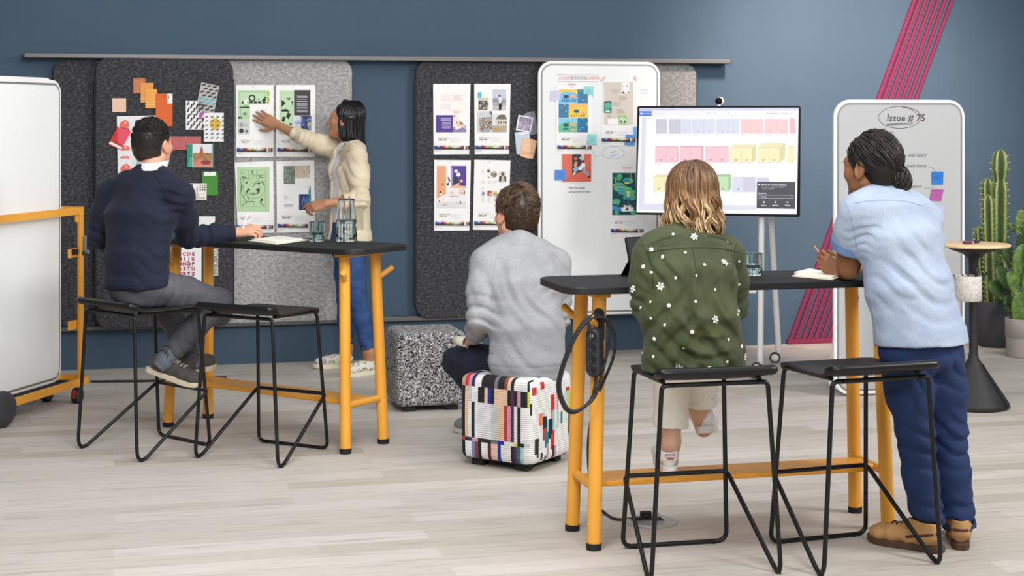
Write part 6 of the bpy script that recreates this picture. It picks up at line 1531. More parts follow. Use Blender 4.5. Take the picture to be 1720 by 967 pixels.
    c=HF(0,0,0).lerp(bun,0.60); t=(bun-HF.o).normalized(); u_=t.orthogonal().normalized(); v_=t.cross(u_); c=bun-t*0.036
    b=MB(); b.tube([c+u_*math.cos(x)*0.024+v_*math.sin(x)*0.024 for x in [2*PI*i/20 for i in range(20)]],0.003,flat('#d8c9a8'),seg=8,closed=True); b.build('hair_tie',hr,world=True)
    # beard
    L=Locks(); 
    for _ in range(520):
        a=R.uniform(-1.35,1.35); z=R.uniform(-0.115,-0.052); rr=0.064+0.012*math.cos(a); p=HF(math.sin(a)*0.057*(1.0 if z>-0.09 else 0.8),0.018+math.cos(a)*0.064*(1.0 if z>-0.09 else 0.93),z)
        if abs(a)<0.42 and -0.075<z<-0.05: continue
        d=(HF.d(math.sin(a)*0.5,math.cos(a)*0.4,-1)).normalized(); L.add([p,p+d*0.007],0.0011,0.05,0.3,3,1,0.3)
    for q_ in (-1,1):
        for _ in range(40):
            p=HF(q_*R.uniform(0.016,0.050),0.090-abs(R.uniform(0,0.008)),0.024+R.uniform(-0.003,0.004)); L.add([p,p+HF.d(q_*0.010,-0.001,0.002)],0.0011,0.05,0.2,3,1,0.3)
    L.build('beard',HM,o)
    TAN=cloth('tan_suede','#a67b48','#bd9260',0.9,300,12); SB=pbr('boot_sole','#4d3524',0.7); BLK=flat('#141214'); BR=pbr('boot_band','#4c2a22',0.6)
    shoe(o,G(1583,929,0.0),G(1472,910,0.0),L=0.292,upper=TAN,sole=SB,lace=BLK,collar=0.088,kind='boot',band=BR)
    shoe(o,G(1614,924,0.0),G(1606,890,0.0),L=0.288,upper=TAN,sole=SB,lace=BLK,collar=0.088,kind='boot',band=BR)
    # pencil between the fingers
    a=P(1396,449,6.20); c=P(1367,412.5,6.24); d=(c-a).normalized(); b=MB()
    b.cyl(a,a+d*0.012,0.0008,0.0036,flat('#d9b98c'),8); b.cyl(a+d*0.012,a+d*0.030,0.0036,0.0036,flat('#7a2a2e'),6,False); b.cyl(a+d*0.030,a+d*0.075,0.0036,0.0036,flat('#a03a38'),6,False); b.cyl(a+d*0.075,a+d*0.115,0.0036,0.0036,flat('#c98f66'),6,False); b.cyl(a+d*0.115,c,0.0036,0.0036,flat('#3b2a2a'),6,False)
    b.build('pencil',world=True,loc=tuple(a),label='red and brown pencil held upright over the notebook by the man in denim',cat='pencil')
    return o
man_denim()
# ================================================================ the seated man in the navy sweater
M_SK1=skin('fair_skin','#c98f72','#d9a488')
def man_navy():
    f=unit((0.45,0.89,0)); r=unit((0.89,-0.45,0)); Hp=P(231,475,7.70)
    hp=[(Hp,r,0.172,0.128),(P(229,432,7.71),r,0.166,0.120),(P(236,365,7.74),r,0.186,0.122),(P(245,316,7.78),r,0.168,0.098),(P(253,286,7.79),r,0.075,0.066)]
    nk=P(255,276,7.80); HF=Frame(P(257,243,7.84),(0.36,0.93,0.08),(0,-0.06,1),1.0)
    shL=P(186,325,7.86); elL=P(166,398,7.86); wrL=P(212,430,8.06)
    shR=P(303,328,7.70); elR=P(316,398,7.92); wrR=P(393,391,8.0)
    hips=[P(214,478,7.78),P(256,480,7.66)]; kn=[P(282,520,8.15),P(366,508,7.90)]; an=[P(318,598,8.03),P(285,596,7.80)]
    S=Sculpt(); S.tor([(a,s,x-0.022,y-0.022) for a,s,x,y in hp],0.03); head(S,HF,nk,0.060)
    for a,b,c in ((shL,elL,wrL),(shR,elR,wrR)): S.limb([a,a.lerp(b,0.5),b],[0.048,0.046,0.038],0.02); S.limb([b,b.lerp(c,0.3),c],[0.038,0.04,0.026],0.012)
    hand(S,wrR,(0.93,0.15,0.18),(-0.05,-0.55,0.83),(-0.1,0.7,0.6),size=0.98,curls=(0.75,0.95,1.05,1.1),thumb_in=0.3)
    hand(S,wrL,(0.6,0.75,-0.25),(-0.3,0.1,0.9),(0.7,-0.6,0),0.4)
    for h,k_,a in zip(hips,kn,an): S.limb([h,k_,a],[0.065,0.048,0.040],0.02); S.cap(a,a+Vector((0.0,0.02,-0.06)),0.038,0.036,0.02)
    S.paint.append((ellf(HF(0,0.05,-0.08),(0.06,0.06,0.04),HF.R),tuple(x*0.72 for x in lin('#c08a70')[:3]),0.03))
    for q_ in (-1,1): S.paint.append((ellf(HF(q_*0.084,-0.01,-0.004),(0.016,0.024,0.036),HF.R),lin('#d58a74')[:3],0.01))
    o=S.build('person',M_SK1,0.0045,base=lin('#d09c80'),**person('seated man in a navy sweater and grey trousers, holding a white pencil',(Hp.x,Hp.y,0)))
    eyes(HF,o)
    M=cloth('navy_knit','#0e1427','#151c33',0.9,700,10,sheen=0.04,ws=0.35)
    T=Sculpt(); T.tor(hp,0.035); T.sec(Hp,P(231,492,7.70),r,r,0.172,0.128,0.172,0.128,0.02)
    yoke_line(T,P(253,298,7.79),(shL,shR),0.064,0.056); T.limb([shL,shL.lerp(elL,0.5),elL],[0.060,0.061,0.056],0.05); T.limb([elL,elL.lerp(wrL,0.6),wrL],[0.054,0.047,0.041],0.015)
    T.limb([shR,shR.lerp(elR,0.5),elR],[0.060,0.060,0.056],0.05); T.limb([elR,elR.lerp(wrR,0.6),wrR,wrR.lerp(elR,-0.15)],[0.058,0.051,0.041,0.041],0.015)
    cuff(T,elR,wrR.lerp(elR,-0.03),0.040,0.02,0.006); cuff(T,elL,wrL,0.041,0.02)
    hem=P(231,483,7.70); T.cut(hem,(0.03,0,-1),0.35)
    C0=nk-(HF(0,-0.022,-0.045)-nk).normalized()*0.006; up=unit((HF(0,-0.022,-0.045)-nk)+f*0.02)
    T.cut(C0-up*0.019,up,0.095,0.006); T.cap(C0-up*0.04,C0+up*0.06,0.066,0.066,0.004,True)
    T.fold(elL,elL-shL,0.007,0.05,0.11,0.3,1); T.fold(elR.lerp(wrR,0.25),wrR-elR,0.007,0.05,0.11,0.3,2); T.fold(P(285,340,7.62),(0.5,0,1),0.005,0.05,0.11,0.4,2.4); T.fold(P(200,450,7.6),(0.2,0,1),0.003,0.08,0.15,0.35,0.3); T.fold(P(262,450,7.58),(0.5,0,1),0.003,0.06,0.13,0.4,1.9)
    T.crumple(0.0022,18,3)
    # ribbed hem and raglan seams
    def rib(p):
        z=p[:,2]-hem.z; w=np.exp(-((z-0.035)/0.004)**2)*0.0022; return w.astype(np.float32)
    T.fx.append(rib); sw_=T.build('sweater',M,0.0055,o)
    V=[v.co.copy() for v in sw_.data.vertices]; bv=BVHTree.FromPolygons(V,[tuple(p.vertices) for p in sw_.data.polygons]); Mr=root_matrix(sw_); Mi=Mr.inverted()
    def seam(pts,mat,rad,name,par):
        b=MB(); out=[]
        for x,y in pts:
            o_=Vector((0,0,EYE)); d=(P(x,y,1)-o_); h_=bv.ray_cast(Mi@o_,d.normalized())
            if h_[0] is not None: out.append(Mr@h_[0])
        if len(out)>2: b.tube(out,rad,mat,seg=6); b.build(name,par,world=True)
    MS=cloth('navy_seam','#0d1226','#121830',0.9,500,10)
    sp=lambda q:[(v.x,v.y) for v in spline([Vector((a,b,0)) for a,b in q],6)]
    seam(sp([(254,287),(272,312),(284,345),(290,372)]),MS,0.0022,'raglan_seam',sw_); seam(sp([(216,289),(194,306),(178,330),(168,352)]),MS,0.0022,'raglan_seam',sw_)
    # plaid shirt collar
    m=pbr('plaid_cotton',None,0.85); nt=NT(m); v=mapped(nt); col='#eceaf0'; cc=lin(col)
    outc=None
    for dr,sc,c in (('X',22,'#a9b3d8'),('Z',22,'#d9b3b8'),('X',44,'#dfe1ee')):
        wv=nt.add('ShaderNodeTexWave',bands_direction=dr); wv.inputs['Scale'].default_value=sc; nt.link(v,wv.inputs['Vector'])
        outc=mixc(nt,ramp(nt,wv.outputs['Fac'],[(0.72,'#000000'),(0.9,'#b0b0b0')]),outc if outc is not None else cc,c)
    base(nt,outc)
    C=Sculpt()
    for i in range(22):
        a0=2*PI*i/22; a1=2*PI*(i+1)/22
        if math.sin((a0+a1)/2)>0.90: continue
        e=lambda a,z,q:C0+(HF.x*math.cos(a)*q+HF.y*math.sin(a)*q)+up*z
        C.sec(e(a0,-0.002,0.0715),e(a1,-0.002,0.0695),up,up,0.028,0.0042,0.028,0.0042,0.004,0.9)
    C.build('shirt_collar',m,0.004,o)
    M=cloth('grey_chino','#47474c','#57575c',0.85,420,7,ws=0.25)
    Tr=Sculpt(); Tr.tor([(P(232,488,7.715),r,0.156,0.122),(P(231,472,7.70),r,0.155,0.116),(P(230,455,7.70),r,0.152,0.112)],0.03)
    for i,(h,k_,a) in enumerate(zip(hips,kn,an)):
        a=a+(a-k_)*0.07; e=a+(a-k_)*0.02; Tr.limb([h,h.lerp(k_,0.5),k_,k_.lerp(a,0.5),e],[0.082,0.083,0.068,0.058,0.051],0.022); cuff(Tr,k_,a,0.051,0.025,0.005)
        Tr.fold(h.lerp(k_,0.25),k_-h,0.006,0.05,0.13,0.35,i); Tr.fold(k_,(a-k_),0.005,0.05,0.09,0.35,i+2); Tr.fold(a.lerp(k_,0.2),a-k_,0.005,0.05,0.09,0.3,i+4)
    Tr.crumple(0.0028,22,5); Tr.build('trousers',M,0.0055,o)
    # belt buckle end and sock
    SK=cloth('grey_sock','#5f6672','#6b7280',0.9,500)
    for a,k_ in zip(an,kn):
        b=MB(); d=(a-k_).normalized(); b.cyl(a-d*0.02,a+d*0.045,0.046,0.046,SK,20); b.cyl(a+d*0.045,a+d*0.08,0.046,0.030,SK,20); b.build('sock',o,world=True)
    UP=cloth('taupe_suede','#4a4340','#5a5350',0.9,300,12); SO=pbr('cream_sole','#d8cbb0',0.7); LC=flat('#cfc6b4')
    shoe(o,P(247,622,7.85),P(327,650,7.80),up=(0.25,-0.1,1),L=0.29,upper=UP,sole=SO,lace=LC,collar=0.075,kind='boot')
    shoe(o,P(304,632,7.93),P(344,620,8.13),up=(0,-0.2,1),L=0.29,upper=UP,sole=SO,lace=LC,collar=0.075,kind='boot')
    HM=hair_mat('black_brown_short_hair','#0b0a09','#211a15','#6a5844',0.45)
    short_hair(HF,o,HM,top=0.015,side=0.007,nape=-0.066,n=6500,seed=2,length=(0.006,0.022),shade=(0.10,0.5),liftk=0.2,thick=0.75,fade=0.55,flow=lambda l:(l.x*2,0.5 if l.z>0.06 else -0.1,-0.9 if l.z<0.07 else -0.15))
    a=P(404,394,7.99); c=P(417,356,8.02); d=(c-a).normalized(); b=MB(); b.cyl(a,a+d*0.014,0.0006,0.004,flat('#e9e2d4'),8); b.cyl(a+d*0.014,c,0.004,0.004,flat('#f4f4f2'),10)
    b.build('pencil',world=True,loc=tuple(a),label='white pencil held up by the seated man in the navy sweater',cat='pencil')
    return o
man_navy()
# ================================================================ the man in the grey sweatshirt on the ottoman
M_SK3=skin('light_skin','#cf967a','#dcaa90')
def man_grey():
    f=unit((-0.22,0.975,0)); r=unit((0.975,0.22,0)); Hp=P(886,605,7.36)
    hp=[(Hp,r,0.178,0.132),(P(885,550,7.36),r,0.170,0.122),(P(880,480,7.40),r,0.184,0.125),(P(874,436,7.45),r,0.168,0.100),(P(869,410,7.48),r,0.078,0.068)]
    nk=P(868,401,7.50); HF=Frame(P(866,361,7.55),(-0.50,0.865,0.0),(0.03,0,1),1.05)
    shL=P(815,441,7.40); elL=P(806,532,7.32); wrL=P(799,566,7.54)
    shR=P(934,442,7.52); elR=P(938,530,7.50); wrR=P(917,572,7.76)
    hips=[P(858,612,7.40),P(915,612,7.46)]; kn=[P(768,607,7.78),P(905,600,7.90)]; an=[P(826,690,8.0),P(905,692,8.0)]
    S=Sculpt(); S.tor([(a,s,x-0.022,y-0.022) for a,s,x,y in hp],0.03); head(S,HF,nk,0.060)
    for a,b,c in ((shL,elL,wrL),(shR,elR,wrR)): S.limb([a,a.lerp(b,0.5),b],[0.048,0.046,0.038],0.02); S.limb([b,b.lerp(c,0.3),c],[0.038,0.04,0.027],0.012)
    hand(S,wrL,(-0.25,0.93,-0.25),(-0.55,-0.1,0.83),(0.7,0.35,0.5),size=1.0,curls=(0.55,0.6,0.65,0.7))
    hand(S,wrR,(-0.5,0.8,-0.2),(0.1,0.0,1),(-0.8,-0.4,0),0.4)
    for h,k_,a in zip(hips,kn,an): S.limb([h,k_,a],[0.065,0.05,0.040],0.02); S.cap(a,a+Vector((0,0.01,-0.07)),0.038,0.036,0.02)
    for q_ in (-1,1): S.paint.append((ellf(HF(q_*0.084,-0.01,-0.004),(0.016,0.024,0.036),HF.R),lin('#d98f78')[:3],0.01))
    o=S.build('person',M_SK3,0.0045,base=lin('#d6a388'),**person('seated man in a heather grey sweatshirt on the multicoloured ottoman, back turned',(Hp.x,Hp.y,0)))
    eyes(HF,o)
    M=cloth('heather_jersey','#96979b','#a8a9ac',0.92,800,8,ws=0.3,melange=420)
    T=Sculpt(); T.tor(hp,0.035); T.sec(Hp,P(886,634,7.36),r,r,0.178,0.132,0.166,0.120,0.02)
    yoke_line(T,P(869,412,7.48),(shL,shR),0.066,0.058); T.limb([shL,shL.lerp(elL,0.5),elL],[0.062,0.063,0.060],0.05); T.limb([elL,elL.lerp(wrL,0.6),wrL],[0.058,0.052,0.043],0.015); cuff(T,elL,wrL.lerp(elL,0.05),0.043,0.02)
    T.limb([shR,shR.lerp(elR,0.5),elR],[0.062,0.063,0.058],0.05); T.limb([elR,elR.lerp(wrR,0.6),wrR],[0.056,0.050,0.043],0.015); cuff(T,elR,wrR.lerp(elR,0.05),0.043,0.02)
    hem=P(886,633,7.36); T.cut(hem,(-0.03,0,-1),0.35)
    up=unit((HF(0,-0.022,-0.045)-nk)+f*0.02); C0=nk-up*0.014; T.cut(C0+up*0.016,up,0.085,0.006); T.cap(C0-up*0.02,C0+up*0.06,0.061,0.061,0.004,True)
    T.fold(elL,elL-shL,0.008,0.055,0.12,0.3,1); T.fold(elL.lerp(wrL,0.7),(0,0,1),0.006,0.035,0.07,0.3,0.5); T.fold(elR,elR-shR,0.008,0.05,0.11,0.3,2); T.fold(P(835,500,7.28),(0.8,0,0.6),0.005,0.085,0.15,0.25,2.4); T.fold(P(915,520,7.26),(0.9,0,0.45),0.0055,0.095,0.17,0.25,0.3); T.fold(P(880,590,7.22),(0.7,0,0.7),0.0035,0.08,0.15,0.3,1.9); T.fold(P(930,470,7.3),(0.7,0,-0.7),0.004,0.05,0.1,0.3,0)
    T.crumple(0.003,18,7)
    def rib(p):
        z=p[:,2]-hem.z; w=np.exp(-((z-0.062)/0.005)**2)*0.0035; return np.where(p[:,1]<7.55,w,0).astype(np.float32)
    T.fx.append(rib); sw_=T.build('sweatshirt',M,0.0055,o)
    V=[v.co.copy() for v in sw_.data.vertices]; bv=BVHTree.FromPolygons(V,[tuple(p.vertices) for p in sw_.data.polygons]); Mr=root_matrix(sw_); Mi=Mr.inverted()
    MS=cloth('jersey_seam','#9a9ba0','#a6a7ab',0.92,500,8)
    def seam(pts,rad):
        b=MB(); out=[]
        for q in spline([Vector((a,c,0)) for a,c in pts],6):
            o_=Vector((0,0,EYE)); d=(P(q.x,q.y,1)-o_).normalized(); h_=bv.ray_cast(Mi@o_,d)
            if h_[0] is not None: out.append(Mr@h_[0])
        if len(out)>2: b.tube(out,rad,MS,seg=6); b.build('raglan_seam',sw_,world=True)
    seam([(848,402),(836,425),(831,450),(829,470)],0.002); seam([(893,402),(925,420),(946,445),(955,462)],0.002); seam([(845,404),(862,410),(880,410),(893,404)],0.0018)
    b=MB(); o_=Vector((0,0,EYE)); q=[]
    for x,y in ((823,590),(828,591),(827,596),(822,595)):
        h_=bv.ray_cast(Mi@o_,(P(x,y,1)-o_).normalized())
        if h_[0] is not None: q.append(Mr@h_[0]+Vector((0,-0.001,0)))
    if len(q)==4: b.faces(q,[(0,1,2,3)],flat('#1a1a1c')); b.build('hem_label',sw_,world=True)
    M=cloth('dark_denim','#10162b','#182038',0.85,450,8,ws=0.3)
    Tr=Sculpt(); Tr.tor([(P(886,625,7.37),r,0.165,0.120),(P(886,600,7.37),r,0.160,0.116),(P(886,580,7.37),r,0.155,0.112)],0.03)
    for i,(h,k_,a) in enumerate(zip(hips,kn,an)):
        Tr.limb([h,h.lerp(k_,0.5),k_,k_.lerp(a,0.5),a],[0.084,0.084,0.070,0.060,0.052],0.022); cuff(Tr,k_,a,0.052,0.025,0.005); Tr.fold(h.lerp(k_,0.3),k_-h,0.006,0.05,0.13,0.35,i); Tr.fold(k_,(a-k_),0.005,0.05,0.09,0.35,i+2)
    Tr.crumple(0.0026,22,5); Tr.build('jeans',M,0.0055,o)
    UP=cloth('grey_suede_shoe','#7d7c7a','#8a8987',0.9,300,12); SO=pbr('pale_sole','#d0cdc6',0.7); LC=flat('#e6e4de')
    h0=Vector((an[0].x+0.052,an[0].y-0.03,0)); h1=Vector((an[1].x+0.012,an[1].y-0.058,0))
    shoe(o,h0,h0+Vector((-0.85,0.5,0)),L=0.285,upper=UP,sole=SO,lace=LC,collar=0.075); shoe(o,h1,h1+Vector((-0.2,0.95,0)),L=0.285,upper=UP,sole=SO,lace=LC,collar=0.075)
    HM=hair_mat('brown_short_hair','#21160f','#4a3423','#a07e58',0.38)
    short_hair(HF,o,HM,top=0.024,side=0.013,nape=-0.082,n=5200,seed=6,length=(0.024,0.040),shade=(0.15,0.8),liftk=0.03,stray=0.10,flow=lambda l:((1.0 if l.x>-0.03 else -1.0)*(1 if l.z>0.055 else 0.25),-0.2+3*l.y,-0.9 if l.z<0.07 else -0.35))
    # wrist watch
    c=wrL.lerp(elL,0.01); d=(wrL-elL).normalized(); u_=d.orthogonal().normalized(); v_=d.cross(u_); b=MB()
    c=wrL+unit((-0.25,0.93,-0.25))*0.006
    b.tube([c+u_*math.cos(x)*0.031+v_*math.sin(x)*0.031 for x in [2*PI*i/24 for i in range(24)]],0.004,pbr('watch_steel','#9a9690',0.3,0.9),seg=8,closed=True); b.build('wrist_watch',o,world=True)
    # rolled paper and loose sheet on his thigh
    a=P(765,571,7.66); c=P(783,574.5,7.60); d=(c-a).normalized(); Mq=Matrix.Translation(a)@d.to_track_quat('Z','Y').to_matrix().to_4x4(); Ln=(c-a).length
    b=MB(); b.lathe([(0.020,0),(0.0215,0.0),(0.0235,Ln),(0.0222,Ln),(0.019,0.003)],pbr('ivory_paper','#e2dcca',0.7),Mq,seg=32); b.faces([Mq@Vector((0.0235*math.cos(t),0.0235*math.sin(t),Ln*z)) for t,z in ((0.2,0),(0.2,1))]+[Mq@Vector((0.033,-0.004,0)),Mq@Vector((0.036,-0.004,Ln))],[(0,1,3,2)],MATS['ivory_paper'])
    b.build('paper_roll',world=True,loc=tuple(a),label='ivory paper rolled into a tube on the knee of the man in grey',cat='paper roll',recalc=True)
    b=MB(); q=[P(785,579.5,7.60),P(806,577.5,7.62),P(812,574.5,7.74),P(790,576,7.72)]; b.faces(q+[v+Vector((0,0,0.002)) for v in q],[(3,2,1,0),(4,5,6,7),(0,1,5,4),(1,2,6,5),(2,3,7,6),(3,0,4,7)],M_PAGE)
    b.build('notepad',world=True,loc=tuple(q[0]),label='small white pad lying under the hand of the man in grey',cat='notepad',recalc=True)
    return o
man_grey()
# ================================================================ the woman in the green jacket
M_SK4=skin('pale_skin','#d0a184','#dfb79d')
def woman_green():
    f=unit((-0.16,0.987,0)); r=unit((0.987,0.16,0)); Hp=P(1164,592,5.70)
    hp=[(Hp,r,0.180,0.145),(P(1160,535,5.69),r,0.168,0.128),(P(1157,465,5.72),r,0.168,0.120),(P(1156,420,5.77),r,0.158,0.092),(P(1157,397,5.81),r,0.066,0.060)]
    nk=P(1158,386,5.83); HF=Frame(P(1161,330,5.88),(-0.12,0.99,-0.05),(0,0.02,1),0.98)
    shL=P(1093,425,5.73); elL=P(1085,512,5.74); wrL=P(1112,480,5.98)
    shR=P(1222,427,5.85); elR=P(1230,515,5.90); wrR=P(1205,478,6.14)
    hips=[P(1133,590,5.76),P(1196,592,5.78)]; kn=[P(1129,586,6.13),P(1180,588,6.17)]; an=[P(1127,742,6.11),P(1173,690,6.24)]
    S=Sculpt(); S.tor([(a,s,x-0.024,y-0.024) for a,s,x,y in hp],0.03); head(S,HF,nk,0.050,male=False)
    for a,b,c in ((shL,elL,wrL),(shR,elR,wrR)): S.limb([a,a.lerp(b,0.5),b],[0.042,0.040,0.034],0.02); S.limb([b,b.lerp(c,0.3),c],[0.034,0.036,0.023],0.012)
    hand(S,wrL,(0.3,0.93,0.05),(0.0,-0.1,1),(0.8,-0.3,0),0.45,size=0.92); hand(S,wrR,(-0.35,0.92,0.02),(0.0,-0.1,1),(-0.8,-0.3,0),0.45,size=0.92)
    for h,k_,a in zip(hips,kn,an): S.limb([h,k_,k_.lerp(a,0.35),a],[0.065,0.048,0.050,0.035],0.02)
    S.cap(an[0],an[0]+Vector((-0.005,0.012,-0.075)),0.036,0.034,0.015); S.cap(an[1],an[1]+Vector((0.025,0.035,-0.075)),0.036,0.034,0.015)
    o=S.build('person',M_SK4,0.0045,base=lin('#d9ac90'),**person('seated woman in an olive jacket with white flowers, wavy blonde hair, back turned',(Hp.x,Hp.y,0)))
    eyes(HF,o,'#4a5a4a')
    M=cloth('olive_twill','#32381c','#414725',0.8,600,6,sheen=0.08,ws=0.25)
    T=Sculpt(); T.tor(hp,0.035); T.sec(Hp,P(1166,622,5.70),r,r,0.184,0.147,0.188,0.150,0.02)
    yoke_line(T,P(1157,400,5.81),(shL,shR),0.056,0.050); T.limb([shL,shL.lerp(elL,0.5),elL],[0.053,0.056,0.054],0.05); T.limb([elL,elL.lerp(wrL,0.6),wrL],[0.052,0.046,0.040],0.015); cuff(T,elL,wrL,0.040,0.02)
    T.limb([shR,shR.lerp(elR,0.5),elR],[0.053,0.056,0.054],0.05); T.limb([elR,elR.lerp(wrR,0.6),wrR],[0.052,0.046,0.040],0.015); cuff(T,elR,wrR,0.040,0.02)
    T.cut(P(1166,621,5.70),(-0.02,0,-1),0.35)
    T.cap(P(1157,398,5.81),nk+Vector((0,0,0.004)),0.072,0.060,0.03)
    # box pleat, drape folds
    cx=P(1168,470,5.6)
    def pleat(p):
        u=(p[:,0]-cx.x); z=p[:,2]; w=np.clip((1.13-z)/0.05,0,1)*np.clip((z-0.80)/0.18,0,1); w=np.where(p[:,1]<5.72,w,0)
        return (w*(0.006*np.exp(-((u-0.012)/0.006)**2)-0.005*np.exp(-((u+0.006)/0.010)**2))).astype(np.float32)
    T.fx.append(pleat)
    def yoke(p): return np.where(p[:,1]<5.78,np.exp(-((p[:,2]-1.128+0.02*np.abs(p[:,0]-cx.x))/0.003)**2)*0.0025,0).astype(np.float32)
    T.fx.append(yoke)
    T.fold(P(1200,560,5.55),(0.9,0,0.35),0.009,0.085,0.19,0.25,0.5); T.fold(P(1115,560,5.56),(0.85,0,-0.4),0.009,0.08,0.17,0.25,1.8); T.fold(P(1150,600,5.55),(0.35,0,1),0.007,0.06,0.16,0.4,1); T.fold(P(1215,480,5.62),(0.9,0,0.3),0.006,0.06,0.12,0.3,2); T.fold(elL,elL-shL,0.007,0.045,0.10,0.3,1); T.fold(elR,elR-shR,0.007,0.045,0.10,0.3,2); T.fold(P(1108,460,5.62),(0.9,0,0.2),0.005,0.05,0.10,0.3,0)
    T.crumple(0.003,22,8); jk=T.build('jacket',M,0.005,o)
    V=[v.co.copy() for v in jk.data.vertices]; bv=BVHTree.FromPolygons(V,[tuple(p.vertices) for p in jk.data.polygons]); Mr=root_matrix(jk); Mi=Mr.inverted(); o_=Vector((0,0,EYE))
    def shot(x,y):
        h_=bv.ray_cast(Mi@o_,(P(x,y,1)-o_).normalized()); return (Mr@h_[0],h_[1]) if h_[0] is not None else (None,None)
    MS=cloth('olive_seam','#23280f','#2c3216',0.85,500)
    for nm,rad,mt,pts in (('epaulette',0.011,M,[(1128,398),(1112,402),(1096,410)]),('epaulette',0.011,M,[(1190,397),(1210,401),(1228,409)]),('seam',0.0016,MS,[(1087,424),(1120,419),(1165,416),(1205,417),(1238,422)]),('seam',0.0016,MS,[(1078,410),(1090,432),(1096,455),(1097,485)]),('seam',0.0016,MS,[(1236,410),(1232,432),(1230,460)]),('seam',0.0014,MS,[(1163,416),(1167,440),(1170,465)])):
        b=MB(); q_=[]
        for v in spline([Vector((x,y,0)) for x,y in pts],8):
            q,n=shot(v.x,v.y)
            if q: q_.append(q+n*0.0005)
        if len(q_)>2: b.tube(q_,rad,mt,seg=8,flatten=0.25 if nm=='epaulette' else 1); b.build(nm,jk,world=True)
    # embroidered flowers, small blossoms and buds
    WH=pbr('white_embroidery','#e9e6de',0.8); YE=flat('#c9b46a'); z=Zc(1020,250,2.479); Rr=random.Random(3); b=MB()
    big=[(487,473,1),(448,710,1),(222,572,1),(300,905,1),(109,583,1),(362,366,.9),(572,865,.9)]
    mid=[(184,419,0),(232,449,0),(151,490,0),(257,651,0),(353,762,0),(440,338,0),(520,356,.6),(545,675,0),(558,822,0),(197,790,0),(424,912,0)]
    sml=[(274,356),(325,433),(404,483),(498,387),(547,467),(184,515),(286,536),(369,527),(447,586),(367,635),(548,563),(141,661),(182,637),(240,733),(503,794),(193,864),(499,885),(319,828),(148,849),(183,704),(541,690),(563,400),(138,784)]
    def petals(px,py,n,r0,r1,wd,cen):
        q,nn=shot(*z(px,py))
        if q is None: return
        nn=nn.normalized(); u=nn.orthogonal().normalized(); v=nn.cross(u); a0=Rr.uniform(0,6)
        for i in range(n):
            a=a0+2*PI*i/n; d=u*math.cos(a)+v*math.sin(a); e=nn.cross(d); c=q+nn*0.0022
            b.faces([c+d*r0,c+d*(r0+r1)/2+e*wd+nn*0.001,c+d*r1+nn*0.0,c+d*(r0+r1)/2-e*wd+nn*0.001],[(0,1,2,3)],WH)
        b.ball(q+nn*0.0015,cen,WH,8,scale=(1,1,1))
    for x,y,k_ in big: petals(x,y,6,0.003,0.0165*(k_ or 1),0.0042,0.003)
    for x,y,k_ in mid: petals(x,y,7,0.0005,0.0085,0.0038,0.0048)
    for x,y in sml: petals(x,y,5,0.0005,0.0062,0.0025,0.002)
    b.build('embroidered_flowers',jk,world=True)
    C=Sculpt(); up=Vector((0,0.1,1)).normalized(); C0=P(1158,388,5.82)
    for i in range(20):
        a0=2*PI*i/20; a1=2*PI*(i+1)/20
        if math.sin((a0+a1)/2)>0.85: continue
        e=lambda a,zz,q:C0+Vector((math.cos(a)*q,math.sin(a)*q,0))+up*zz
        C.sec(e(a0,0.010,0.070),e(a1,0.010,0.070),up,up,0.028,0.005,0.028,0.005,0.004,0.9)
    C.build('collar',M,0.0045,jk)
    M=cloth('ivory_denim','#ebe6d8','#f4f0e6',0.8,420,8,ws=0.25)
    Tr=Sculpt(); Tr.tor([(P(1164,605,5.71),r,0.160,0.125),(P(1164,590,5.70),r,0.155,0.118),(P(1164,570,5.70),r,0.140,0.100)],0.03)
    for i,(h,k_,a) in enumerate(zip(hips,kn,an)):
        c=a.lerp(k_,0.16 if i==0 else 0.14); Tr.limb([h,h.lerp(k_,0.6),k_,k_.lerp(c,0.6),c+(c-k_)*0.05],[0.085,0.078,0.068,0.066,0.066],0.022); cuff(Tr,k_,c,0.066,0.03,0.006)
        Tr.fold(h.lerp(k_,0.4),k_-h,0.005,0.05,0.12,0.35,i); Tr.fold(c+Vector((0,0,0.05)),(0.2,0,1),0.003,0.05,0.08,0.3,i)
        d=(c-k_).normalized(); Tr.cap(c-d*0.040,c,0.068,0.068,0.003)
        Tr.cut(c,d,0.13); Tr.cap(c-d*0.03,c+d*0.05,0.060,0.060,0.003,True)
    Tr.crumple(0.002,20,5); Tr.build('trousers',M,0.005,o)
    WHT=pbr('white_leather','#eceae8',0.45); WS=pbr('white_rubber','#e6e4e2',0.6); TABM=pbr('pink_suede','#a8707a',0.8); TXT=flat('#f6f2f2')
    hl=P(1126,797,6.05); shoe(o,hl,hl+Vector((-0.012,0.28,0.0)),L=0.265,upper=WHT,sole=WS,lace=flat('#f2f0ee'),collar=0.068,sole_h=0.030,tab=(TABM,TXT))
    hl=P(1182,728,6.20); shoe(o,hl,hl+Vector((0.055,0.26,-0.05)),up=(-0.10,0.1,1),L=0.265,upper=WHT,sole=WS,lace=flat('#f2f0ee'),collar=0.068,sole_h=0.030,tab=(TABM,TXT))
    # long wavy hair: dark roots, blonde ends
    HM=hair_mat('balayage_hair','#1f140d','#845b31','#f2d6a2',0.4); k=HF.k; R=random.Random(12)
    B=Sculpt(); B.ell(HF(0,-0.022,0.036),(0.084*k,0.106*k,0.092*k),HF.R,0.02); B.sec(HF(0,-0.035,0.01),HF(0.002,-0.052,-0.125),HF.x,HF.x,0.084,0.075,0.080,0.052,0.03,0.4)
    B.cut(HF(0,0.062,0.05),HF.d(0,1,-0.45),0.2,0.012)
    for q_ in (-1,1): B.ell(HF(q_*0.05,0.09,-0.05),(0.045*k,0.075*k,0.085*k),HF.R,0.01,True)
